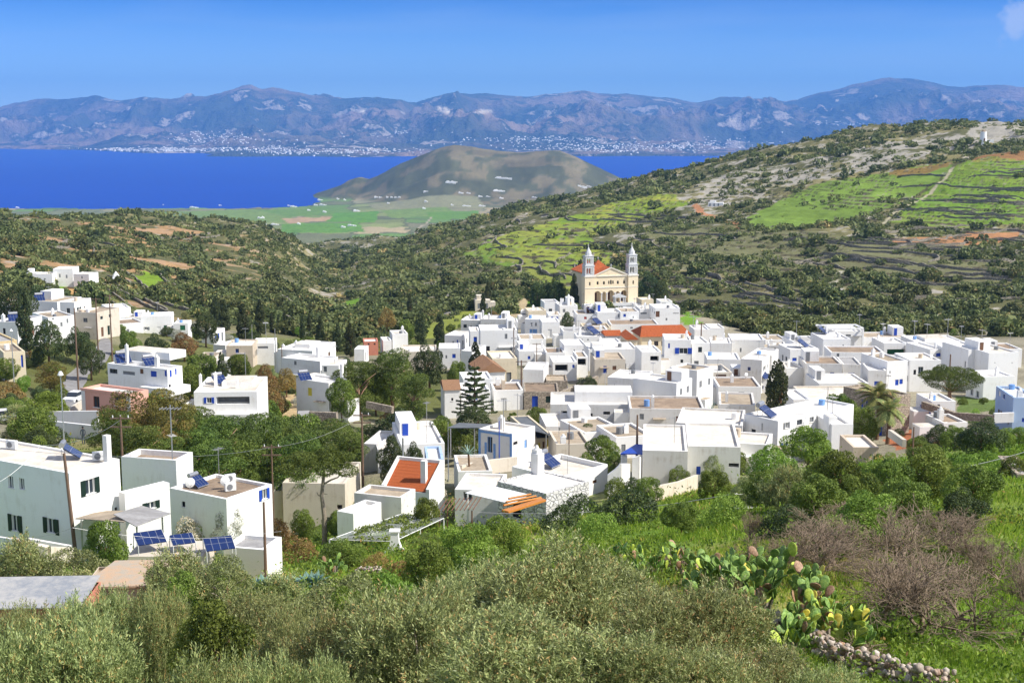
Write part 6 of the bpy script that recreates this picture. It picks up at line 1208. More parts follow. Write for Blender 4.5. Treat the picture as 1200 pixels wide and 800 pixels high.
for q in [(309, 588, 86, 'dark wooden pole in front of the low grey roofed shed', .1), (141, 487, 118, 'dark pole with insulators behind the big left house', .12, 'wood', 2, 0, False, 3), (318, 521, 128, 'wooden pole with two pale crossbars among the pines', .1, 'wood', 2, 0, False, 2), (424, 484, 140, 'wooden pole with crossbars right of the pines', .12, 'wood', 2, 0, False, 3), (472, 513, 124, 'grey pole behind the red tiled roof', .12, 'metal'), (747, 486, 140, 'dark wooden pole beside the blue canopy', .13), (667, 496, 150, 'thin brown pole by the courtyard tree', .07), (611, 422, 222, 'wooden pole with a black box in the middle of the village', .15, 'wood', 1), (602, 384, 262, 'tall dark pole beside the tall white facade', .12), (629, 402, 280, 'thin dark pole with a lamp arm', .1, 'wood', 1), (1071, 500, 130, 'reddish brown pole in the garden plot', .09, 'wood'), (1114, 415, 215, 'short wooden post before the white rear houses', .14),
          (112, 349, 250, 'tall utility pole left of the street', .14, 'wood', 1), (128, 345, 262, 'utility pole with crossbar right of the street', .14, 'wood', 1), (87, 361, 200, 'brown utility pole above the parked car', .13, 'wood'), (287, 412, 205, 'thin grey pole behind the verandah house', .08, 'metal'), (322, 385, 250, 'thin pole above the white terrace house', .09, 'metal'), (330, 405, 235, 'dark pole by the long low white house', .1, 'wood'), (295, 380, 280, 'short pale pole below the cypress row', .08, 'metal'), (822, 378, 300, 'dark pole behind the long red roof', .16, 'wood', 1), (585, 493, 146, 'thin blue pole at the blue trimmed house', .06, 'blue_p'), (525, 494, 140, 'thin blue grey pole left of the blue trimmed house', .05, 'metal'), (1023, 530, 128, 'thin pale post below the palm', .06, 'metal'), (720, 449, 215, 'thin pole on the tan roof', .06, 'metal')]:
    pole(*q)
for q in [(13, 389, 175, 'street lamp with white head before the yellow building', .07, 'metal', 0, 0, True), (71, 440, 0, '')][:1]: pole(*q)
def cable(pts, lab, r=.012, sag=.6, D=None):
    b = MB()
    for a, c in zip(pts[:-1], pts[1:]):
        a = pt(*a); c = pt(*c); P = []
        for i in range(13): t = i / 12; q = a + (c - a) * t; q[2] -= sag * 4 * t * (1 - t); P.append(q)
        b.tube(P, r, 4)
    tag(b.build('power_cable', M['metal']), lab, 'cable', 'overhead cables')
cable([(560, 600, 95), (860, 578, 95), (1010, 560, 98), (1230, 520, 100)], 'thin pale cable crossing above the green field', .018); cable([(-30, 575, 88), (47, 522, 93), (141, 492, 118)], 'thin dark cable running to the pole behind the big left house'); cable([(-30, 620, 80), (85, 618, 80), (330, 622, 85)], 'thin cable strung low in front of the big left house', .010); cable([(75, 531, 92), (318, 524, 128), (424, 488, 140)], 'thin cable from the leaning pole to the pines', .012)
def solar_array(px, py, D, rot, w, h, tilt, lab):
    p = pt(px, py, D); r = empty('solar_array', p, R(rot), lab, 'solar panel', 'ground solar panels'); c, s = math.cos(R(tilt)) * h, math.sin(R(tilt)) * h; nc = max(1, int(w / 1.05))
    for i in range(nc):
        b = MB(); x0 = -w / 2 + i * w / nc + .02; x1 = -w / 2 + (i + 1) * w / nc - .02; b.quad((x0, -c / 2, 0), (x1, -c / 2, 0), (x1, c / 2, s), (x0, c / 2, s)); b.quad((x0, c / 2, s - .04), (x1, c / 2, s - .04), (x1, -c / 2, -.04), (x0, -c / 2, -.04)); b.build('panel', M['solar'], r)
    b = MB()
    for x in (-w / 2, w / 2): b.tube([(x, -c / 2, -.8), (x, -c / 2, -.06)], .03, 4); b.tube([(x, c / 2, -.8), (x, c / 2, s - .06)], .03, 4); b.tube([(x, -c / 2, -.06), (x, c / 2, s - .06)], .03, 4)
    b.build('frame', M['white_p'], r)
solar_array(176, 633, 86, 28, 1.9, 1.5, 18, 'blue solar panel array nearest the corrugated canopy'); solar_array(214, 634, 86, 26, 1.5, 1.2, 18, 'small middle solar panel array on a white frame'); solar_array(257, 640, 85.5, 22, 1.9, 1.5, 18, 'right hand solar panel array at the shed roof')
b = MB(); p = pt(200, 640, 86); b.box(-2.6, -1.2, -1.6, 2.4, 2.2, -.3); o = b.build('low_terrace', M['beige']); o.location = p; tag(o, 'low pale concrete terrace carrying the solar panels', 'terrace')
# canopies
def canopy(name, corners, mat, lab, th=.06, posts=(), cat='canopy', pm='metal', zb=3.0, beams=None):
    P = [pt(*c) for c in corners]; o = P[0].copy(); Q = [tuple(q - o) for q in P]; r = empty(name, o, 0, lab, cat); b = MB(); b.prism([(x, y, z - th) for x, y, z in Q], Q); b.build('roof_sheet', M[mat], r)
    for px, py, D in posts: q = pt(px, py, D) - o; b = MB(); b.tube([(q[0], q[1], q[2] - zb), tuple(q)], .07, 5); b.build('post', M[pm], r)
    return r
canopy('corrugated_canopy', [(88, 607, 92), (145, 611, 88), (158, 598, 94.5), (118, 598, 97)], 'r_tan', 'left half of the sagging tan corrugated canopy beside the big house', posts=[(95, 609, 91)])
canopy('corrugated_canopy', [(133, 602, 90), (159, 616, 87), (200, 601, 93), (166, 592, 97)], 'r_grey', 'right half of the grey corrugated canopy with a wooden post', posts=[(190, 606, 92), (160, 616, 88)])
canopy('sheet_canopy', [(524, 501, 152), (560, 501, 150), (578, 497, 162), (538, 495, 164)], 'r_dark', 'dark grey flat sheet canopy on posts left of the blue trimmed house', posts=[(528, 502, 151), (556, 502, 151)], zb=3.6)
canopy('sheet_canopy', [(590, 496, 165), (640, 508, 152), (652, 513, 158), (620, 494, 176)], 'r_dark', 'long dark grey sheet roof behind the blue trimmed house', posts=[(640, 509, 153)])
canopy('awning', [(545, 577, 108), (599, 590, 104), (620, 579, 110), (573, 568, 114)], 'canvas', 'white sheet awning in front of the rubble stone house', posts=[(548, 579, 107)], pm='white_p')
a_ = canopy('timber_pergola', [(588, 597, 101), (596, 599, 100.5), (640, 585, 106), (634, 583, 107)], 'orange_p', 'orange timber beams projecting beside the rubble stone house', .16, cat='pergola')
for k_ in range(3):
    b = MB(); b.tube([tuple(pt(590 + k_ * 3, 592 - k_ * 4, 102 + k_) - np.array(a_.location)), tuple(pt(634 - k_ * 6, 583 - k_ * 2, 107 + k_) - np.array(a_.location))], .09, 4); b.build('beam', M['orange_p'], a_)
r = empty('timber_pergola', pt(520, 600, 104), 0, 'brown timber pergola left of the white awning', 'pergola')
for k_ in range(9): b = MB(); b.tube([(k_ * .35 - .4, -.8, .3 + k_ * .02), (k_ * .35 + .2, 1.8, .6 + k_ * .02)], .05, 4); b.build('slat', M['brown_p'], r)
for x, y in ((-.3, -.7), (2.3, -.7), (.2, 1.7)): b = MB(); b.tube([(x, y, -2.4), (x, y, .35)], .06, 5); b.build('post', M['brown_p'], r)
P0 = pt(386, 632, 92); r = empty('vine_pergola', P0, 0, 'long white slatted vine pergola in front of the low houses', 'pergola'); A_, B_, C_, E_ = [pt(*q) - P0 for q in ((386, 632, 92), (462, 634, 90), (520, 607, 99), (470, 602, 103))]
for i in range(22):
    t = i / 21; a = A_ + (E_ - A_) * t; c = B_ + (C_ - B_) * t; b = MB(); b.tube([tuple(a), tuple(c)], .026, 4); b.build('slat', M['white_p'], r)
b = MB(); b.tube([tuple(A_), tuple(E_)], .035, 4); b.tube([tuple(B_), tuple(C_)], .035, 4); b.build('rail', M['white_p'], r)
rg_ = np.random.default_rng(6); tt = rg_.random((5200, 2)); sel = fbm(tt[:, 0] * 5, tt[:, 1] * 5, 3, 44) > .5; tt = tt[sel]; Pv = A_ + (E_ - A_) * tt[:, :1] + (B_ - A_) * tt[:, 1:] * (1 - tt[:, :1]) + (C_ - E_) * tt[:, 1:] * tt[:, :1] + rg_.normal(0, .07, (len(tt), 3)); Vv, Fv = leaf_quads(Pv, np.tile([0, 0, 1.0], (len(Pv), 1)), .22, .13, rg_, .1, .5); link(bpy.data.objects.new('vine', npmesh('vine', Vv, Fv, VM['broad'], {'tint': ('FACE', rg_.random(len(Fv)))})), r)
for q in (A_, B_, (A_ + E_) / 2, (B_ + C_) / 2, C_): b = MB(); b.tube([(q[0], q[1], q[2] - 2.6), tuple(q)], .05, 5); b.build('post', M['white_p'], r)
r = empty('blue_canopy', pt(742, 524, 136), 0, 'bright blue slatted canopy on a white pillar', 'canopy'); b = MB(); Q = [tuple(pt(*c) - pt(742, 524, 136)) for c in ((727, 531, 132), (753, 531, 131), (759, 521, 138), (745, 520, 140))]; b.prism([(x, y, z - .12) for x, y, z in Q], Q); b.build('roof_sheet', M['blue_p'], r); b = MB(); q = pt(729, 532, 133) - pt(742, 524, 136); b.box(q[0] - .1, q[1] - .25, q[2] - 2.4, q[0] + .5, q[1] + .25, q[2] - .12); b.build('pillar', M['white'], r)
# walls
def wall(pts, h, th, mat, lab, name='garden_wall', base=None):
    """pts (px, py of the wall top, D)"""
    P = [pt(*q) for q in pts]; o = P[0].copy(); b = MB()
    for a, c in zip(P[:-1], P[1:]):
        d = c - a; n = np.array([-d[1], d[0], 0]); n = n / np.linalg.norm(n) * th / 2; a0, c0 = a - o, c - o
        ring = [a0 - n, c0 - n, c0 + n, a0 + n]; b.prism([(q[0], q[1], q[2] - h) for q in ring], [tuple(q) for q in ring])
    ob = b.build(name, M[mat]); ob.location = o; tag(ob, lab, 'wall', kind='thing'); return ob
wall([(755, 572, 112), (775, 568, 114), (795, 564, 117), (816, 556, 122)], 2.4, .3, 'beige', 'low cream boundary wall running up to the white houses'); wall([(712, 556, 128), (720, 550, 128), (727, 543, 128), (737, 543, 130)], 2.6, .3, 'white', 'curved white yard wall below the blue canopy'); wall([(741, 536, 130), (748, 534, 130), (753, 538, 131)], 3, .3, 'white', 'white rounded gate wall beside the blue canopy')
wall([(24, 633, 84), (56, 640, 84), (83, 641, 86)], 1.0, .5, 'beige', 'low beige retaining wall before the big left house'); wall([(32, 630, 88), (83, 639, 88)], .8, .3, 'dull', 'pale inner retaining wall before the big left house'); wall([(-10, 627, 92), (25, 632, 89)], 1.0, .3, 'white', 'short white wall at the foot of the big left house')
wall([(50, 482, 150), (115, 481, 148)], 1.6, .3, 'white', 'white terrace wall below the pink house'); wall([(62, 493, 142), (118, 499, 138)], 2.4, .3, 'white', 'long white lower terrace wall below the pink house'); wall([(75, 482, 152), (97, 468, 160)], 1.0, .3, 'beige', 'sloping ramp wall left of the pink house')
wall([(1082, 470, 185), (1120, 483, 178), (1165, 486, 172)], 1.0, .6, 'stone', 'dark rubble garden wall under the umbrella pine'); wall([(1165, 484, 172), (1188, 483, 172)], 1.3, .4, 'white', 'short white yard wall at the right edge'); wall([(1043, 503, 140), (1060, 515, 132)], .8, .4, 'beige', 'slanting concrete channel in the garden plot')
wall([(600, 452, 250), (650, 462, 228), (700, 440, 240)], 2.0, .5, 'stone', 'rubble retaining wall in the middle of the village'); wall([(356, 481, 185), (353, 500, 165)], .6, 1.6, 'r_grey', 'narrow pale concrete path strip beside the earth terrace'); wall([(1166, 597, 92), (1175, 597, 92)], 1.2, .5, 'beige', 'short square stone gate post at the right edge')
wall([(363, 482, 180), (395, 483, 178)], 1.6, .5, 'stone', 'rough stone wall in front of the yellow doored house'); wall([(605, 535, 140), (560, 540, 137), (540, 545, 133)], 1.5, .3, 'beige', 'low cream yard wall before the blue trimmed house'); wall([(430, 470, 190), (460, 476, 185)], 1.0, .4, 'stone', 'low rubble wall among the pines')
# flared white chimney
c = pt(463, 651, 88); r = empty('flared_chimney', c, 0, 'white curved chimney with a flared base below the vine pergola', 'chimney'); b = MB(); pr = [(-.2, .9), (.2, .75), (.6, .45), (1.0, .3), (1.5, .26), (1.75, .26)]
for (z0, r0), (z1, r1) in zip(pr[:-1], pr[1:]): b.prism([(-r0, -.3, z0), (r0, -.3, z0), (r0, .3, z0), (-r0, .3, z0)], [(-r1, -.3, z1), (r1, -.3, z1), (r1, .3, z1), (-r1, .3, z1)], False)
b.box(-.36, -.36, 1.751, .36, .36, 1.85); b.build('stack', M['white'], r)
# street
rd = MB(); S = [((62, 496), (92, 500)), ((66, 480), (96, 476)), ((70, 462), (96, 458)), ((78, 440), (103, 440)), ((97, 425), (125, 424)), ((112, 408), (133, 410)), ((119, 396), (128, 397))]
for (a0, a1), (c0, c1) in zip(S[:-1], S[1:]):
    q = [hit(*a0, 120), hit(*a1, 120), hit(*c1, 120), hit(*c0, 120)]
    for i in range(6):
        t0, t1 = i / 6, (i + 1) / 6; Lp = [q[0] + (q[3] - q[0]) * t for t in (t0, t1)]; Rp = [q[1] + (q[2] - q[1]) * t for t in (t0, t1)]
        for j in range(4):
            f = lambda P_, Q_, s: P_ + (Q_ - P_) * s; pts4 = [f(Lp[0], Rp[0], j / 4), f(Lp[0], Rp[0], (j + 1) / 4), f(Lp[1], Rp[1], (j + 1) / 4), f(Lp[1], Rp[1], j / 4)]; rd.quad(*[(p_[0], p_[1], ground(p_[0], p_[1]) + .12) for p_ in pts4])
tag(rd.build('street', roofmat('street_asphalt', (0.30, 0.29, 0.28), (0.22, 0.21, 0.20))), kind='structure')
def car(px, py, D, rot, mat, lab):
    p = pt(px, py, D); p[2] = ground(p[0], p[1]) + .14; r = empty('parked_car', p, R(rot), lab, 'car'); b = MB(); pr = [(-2.0, .3), (-2.05, .75), (-1.6, .9), (1.3, .95), (1.95, .85), (2.0, .35)]; b.prism([(x, -.8, z) for x, z in pr], [(x, .8, z) for x, z in pr]); b.build('body', M[mat], r)
    b = MB(); pr = [(-1.2, .93), (-.75, 1.42), (.75, 1.45), (1.35, .97)]; b.prism([(x, -.7, z) for x, z in pr], [(x, .7, z) for x, z in pr]); b.build('windows', M['glass'], r); b = MB(); b.box(-.7, -.66, 1.43, .72, .66, 1.48); b.build('roof', M[mat], r)
    for x in (-1.25, 1.25):
        for y in (-.72, .72): b = MB(); b.tube([(x, y - .1, .31), (x, y + .1, .31)], .31, 12); b.build('wheel', M['black'], r)
    for y in (-.55, .55): b = MB(); b.box(-2.08, y - .15, .6, -2.03, y + .15, .75); b.build('headlight', M['white_p'], r)
car(87, 437, 180, 80, 'white_p', 'small silver car parked in the square below the utility pole'); car(1, 492, 152, 20, 'white_p', 'grey white car half cut by the left edge')
car(1143, 484, 170, 8, 'white_p', 'white vehicle parked in the yard at the right edge') if False else None
# person on the lower terrace
def person(px, py, D, lab):
    p = pt(px, py, D); me = bpy.data.meshes.new('person'); J = [(0, 0, .92), (0, 0, 1.15), (0, 0, 1.42), (0, -.02, 1.55), (0, -.04, 1.68), (.1, 0, .88), (.13, -.1, .48), (.13, -.02, .06), (.13, -.16, .03), (-.1, 0, .88), (-.12, .06, .48), (-.12, .1, .06), (-.12, -.04, .03), (.2, 0, 1.4), (.26, -.04, 1.12), (.24, -.2, .92), (-.2, 0, 1.4), (-.26, .02, 1.12), (-.25, -.08, .86)]
    Eg = [(0, 1), (1, 2), (2, 3), (3, 4), (0, 5), (5, 6), (6, 7), (7, 8), (0, 9), (9, 10), (10, 11), (11, 12), (2, 13), (13, 14), (14, 15), (2, 16), (16, 17), (17, 18)]; rad = [.15, .13, .14, .06, .105, .09, .06, .045, .04, .09, .06, .045, .04, .06, .045, .035, .06, .045, .035]
    me.from_pydata(J, Eg, []); o = link(bpy.data.objects.new('person', me)); md = o.modifiers.new('skin', 'SKIN'); sv = me.skin_vertices[0].data
    for i, r_ in enumerate(rad): sv[i].radius = (r_, r_)
    sv[0].use_root = True; o.modifiers.new('sub', 'SUBSURF').levels = 1; me.materials.append(M['grey_p']); o.location = p; tag(o, lab, 'person')
    dg = bpy.context.evaluated_depsgraph_get(); m2 = bpy.data.meshes.new_from_object(o.evaluated_get(dg)); m2.materials.clear(); m2.materials.append(M['grey_p']); m2.materials.append(M['skin'])
    for f in m2.polygons: f.material_index = 1 if f.center.z > 1.53 or (f.center.z < .97 and abs(f.center.x) > .21) else 0
    o.modifiers.clear(); o.data = m2; b = MB(); b.cyl(0, -.03, 1.68, 1.79, .115, .07, 8); b.build('hair', M['black'], o)
person(98, 520, 128, 'person in dark clothes standing on the white terrace below the pink house')
# ------------------------------------------------------------------ particular plants
def norfolk():
    D = 192; u, s = ray(556, 424); x = u * D; zt = CZ + s * D; z0 = ground(x, D); h = zt - z0; e = empty('norfolk_pine', (x, D, z0), 0, 'tiered pine with flat whorls of branches before the white house', 'pine tree'); b = MB(); b.tube([(0, 0, -.3), (0, 0, h * .5), (0, 0, h)], [.2, .13, .03], 7); b.build('trunk', BK['brown'], e)
    rg = np.random.default_rng(4); P = []; N = []
    for i in range(9):
        z = h * (.22 + .085 * i); R_ = 3.4 * (1 - i / 10.5)
        for k in range(6):
            a = 2 * PI * k / 6 + i * .5; n = 420; t = rg.random(n) ** .7; w = (rg.random(n) - .5) * .9 * (1 - t * .5) * min(1, R_ / 2); r_ = t * R_; P.append(np.stack([r_ * math.cos(a) - w * math.sin(a), r_ * math.sin(a) + w * math.cos(a), z + .22 * t * R_ * .6 + rg.normal(0, .05, n)], -1)); N.append(np.tile([0, 0, 1.0], (n, 1)))
    P = np.concatenate(P); N = np.concatenate(N); V, Fq = leaf_quads(P, N, .28, .09, rg, .3, .8); link(bpy.data.objects.new('crown', npmesh('crown', V, Fq, VM['dark'], {'tint': ('FACE', np.clip(rg.normal(.4, .2, len(Fq)), 0, 1))})), e)
norfolk()
def palm(px, yt, D, R_, lab, nf=34, trunk=True, mat='palm', name='palm_tree'):
    u, s = ray(px, yt); x = u * D; zt = CZ + s * D - R_ * .45; z0 = min(ground(x, D), zt - .4); h = zt - z0; e = empty(name, (x, D, z0), 0, lab, 'palm' if trunk else 'yucca'); rg = np.random.default_rng(int(px)); b = MB(); b.tube([(0, 0, -.3), (.1, 0, h * .5), (0, 0, h)], [.28, .22, .26] if trunk else [.12, .12, .1], 8); b.build('trunk', BK['brown'], e); V = []; Fq = []
    for k in range(nf):
        a = 2.4 * k; el = rg.uniform(-.5, 1.25) if trunk else rg.uniform(.2, 1.4); L = R_ * rg.uniform(.85, 1.1); pts = []; p = np.array([0, 0, h]); d = np.array([math.cos(a) * math.cos(el), math.sin(a) * math.cos(el), math.sin(el)]); n = 12
        for i in range(n + 1): pts.append(p.copy()); p = p + d * L / n; d = unit(d + np.array([0, 0, -.14 if trunk else -.04]))
        for i in range(1, n):
            t = pts[i + 1] - pts[i - 1]; t = unit(t); sd = unit(np.cross(t, [0, 0, 1.0])); ll = R_ * .24 * math.sin(PI * (i / n) ** .7) + .05 if trunk else 0.03
            for sg in (-1, 1):
                for q in range(3):
                    p0 = pts[i] + (pts[i + 1] - pts[i]) * q / 3; tip = p0 + (sd * sg * .8 + t * .7 + np.array([0, 0, -.35])) * ll; w = t * .05 if trunk else t * L / n * .6; v = len(V); V += [p0 - w, p0 + w, tip + w * .3, tip - w * .3]; Fq.append((v, v + 1, v + 2, v + 3))
        if not trunk:
            for i in range(n): sd = unit(np.cross(pts[i + 1] - pts[i], [0, 0, 1.0])) * .06 * (1 - i / n); v = len(V); V += [pts[i] - sd, pts[i] + sd, pts[i + 1] + sd * .9, pts[i + 1] - sd * .9]; Fq.append((v, v + 1, v + 2, v + 3))
    link(bpy.data.objects.new('fronds', npmesh('fronds', np.array(V), np.array(Fq), VM[mat], {'tint': ('FACE', np.clip(rg.normal(.5, .25, len(Fq)), 0, 1))})), e)
palm(1030, 452, 168, 3.3, 'feathery date palm with browning lower fronds', 46); palm(1042, 470, 162, 2.6, 'lower drooping palm head beside the date palm', 30)
palm(833, 476, 172, 1.6, 'spiky pale yucca between the low houses', 26, False, 'agave', 'yucca'); palm(850, 486, 168, 1.3, 'drooping yucca right of the spiky one', 20, False, 'palm', 'yucca'); palm(549, 527, 134, 1.0, 'pale yucca in the yard left of the blue trimmed house', 24, False, 'agave', 'yucca')
def tall_pine():
    D = 112; u, s = ray(379, 640); x = u * D; z0 = zat(640, D, 379); e = empty('umbrella_pine', (x, D, z0), 0, 'flat topped pine on a tall bare forked trunk', 'pine tree'); q = lambda px, py: tuple(np.array(pt(px, py, D)) - np.array([x, D, z0])); b = MB(); b.tube([(.1, 0, -.6), q(380, 605), q(377, 580), q(379, 560), q(380, 548)], [.26, .2, .17, .14, .06], 8); b.tube([q(379, 567), q(388, 562), q(396, 559), q(402, 552)], [.1, .08, .06, .04], 6); b.tube([q(378, 582), q(373, 580), q(371, 576)], [.06, .05, .02], 5); b.tube([q(378, 578), q(384, 579)], [.05, .02], 5); b.build('trunk', BK['grey'], e)
    rg = np.random.default_rng(8); c = q(372, 543); lobes = []
    for i in range(46):
        a = rg.uniform(0, 2 * PI); t = rg.random() ** .5; s_ = rg.uniform(.5, .95); lobes.append((c[0] + 3.3 * t * math.cos(a), c[1] + 2.6 * t * math.sin(a), c[2] + .7 - 1.2 * t * t + rg.normal() * .25, s_, s_, s_ * .55))
    P, N, k = lobes_points(lobes, 15000, rg); V, Fq = leaf_quads(P, N, .24, .06, rg, .5, .6); link(bpy.data.objects.new('crown', npmesh('crown', V, Fq, VM['pine'], {'tint': ('FACE', np.clip(rg.normal(.4, .2, len(Fq)), 0, 1))})), e)
tall_pine()
# agaves
def agave(px, py, D, s, lab):
    p = pt(px, py, D); p[2] = ground(p[0], p[1]); rg = random.Random(int(px)); b = MB()
    for k in range(22):
        a = 2.4 * k; el = .3 + 1.1 * (k / 22); L = s * rg.uniform(.8, 1.1); w = .11 * s; d = np.array([math.cos(a), math.sin(a)]); n = np.array([-d[1], d[0]]); p1 = np.array([*(d * L * .55 * math.cos(el)), L * .55 * math.sin(el) + .1]); p2 = np.array([*(d * L * math.cos(el * .85)), L * math.sin(el * .85)]); nn = np.array([*n, 0]) * w
        b.quad(tuple(-nn * .7), tuple(nn * .7), tuple(p1 + nn), tuple(p1 - nn)); b.poly([tuple(p1 - nn), tuple(p1 + nn), tuple(p2)])
    o = b.build('agave', VM['agave']); o.location = p; tag(o, lab, 'agave', 'blue grey agaves')
for i, (px, py) in enumerate([(304, 655), (312, 658), (356, 656), (364, 660), (372, 657), (336, 660)]): agave(px, py, 74, 1.0, 'blue grey agave in the bed below the bare pine trunk')
# ------------------------------------------------------------------ the trees and bushes one can tell apart
LEFT = 'grey green olive tree '
FO = 'olive trees on the near slope'
for px, yt, D, w, lab in [
 (655, 632, 33, 290, 'big grey-green olive tree filling the foreground below the prickly pears'),
 (810, 676, 29, 230, 'olive tree at the right end of the foreground grove beside the rubble wall'),
 (490, 684, 28, 240, 'large foreground olive tree left of the biggest one'),
 (745, 660, 36, 210, 'olive tree topping the foreground grove just under the upper prickly pears'),
 (565, 655, 37, 200, 'olive tree behind the largest foreground crown'),
 (640, 715, 22, 330, 'olive crown at the very bottom centre of the picture'),
 (800, 735, 21, 240, 'olive crown at the bottom right of centre, nearest the rubble wall'),
 (410, 708, 29, 200, 'olive tree at the bottom edge between the grass gap and the big grove'),
 (885, 752, 24, 190, 'low olive crown at the bottom edge next to the rubble wall'),
 (250, 752, 26, 190, 'silvery olive crown at the bottom edge right of the grassy gap'),
 (340, 765, 24, 170, 'low olive crown at the bottom edge under the yellow dry patch'),
 (60, 712, 31, 250, 'broad olive tree in the bottom left corner'),
 (10, 704, 46, 130, 'olive tree at the left edge below the metal roofed outbuilding'),
 (108, 694, 47, 130, 'olive tree in front of the tiled outbuilding, left half'),
 (182, 690, 46, 100, 'small olive tree before the right end of the tiled outbuilding'),
 (25, 630, 80, 110, 'olive tree below the big white house at the left edge'),
 (85, 645, 76, 90, 'rounded olive between the left edge olive and the dark green bush'),
 (205, 645, 78, 110, 'olive tree under the solar panels'),
 (262, 655, 72, 100, 'olive tree below the low grey roofed shed'),
 (330, 668, 62, 110, 'olive tree downhill of the agave bed'),
 (405, 668, 56, 130, 'olive tree below the vine pergola'),
 (290, 688, 46, 160, 'dense olive tree in the middle of the lower left grove'),
 (60, 704, 50, 110, 'olive tree right under the pale metal sheet roof'), (345, 716, 37, 130, 'olive tree beside the dry yellow patch'),
 (975, 782, 23, 150, 'low olive shoots at the bottom edge right of centre')]:
    plant('olive' if D < 50 else 'olive_mid', px, yt, D, w, lab, 'olive tree', FO)
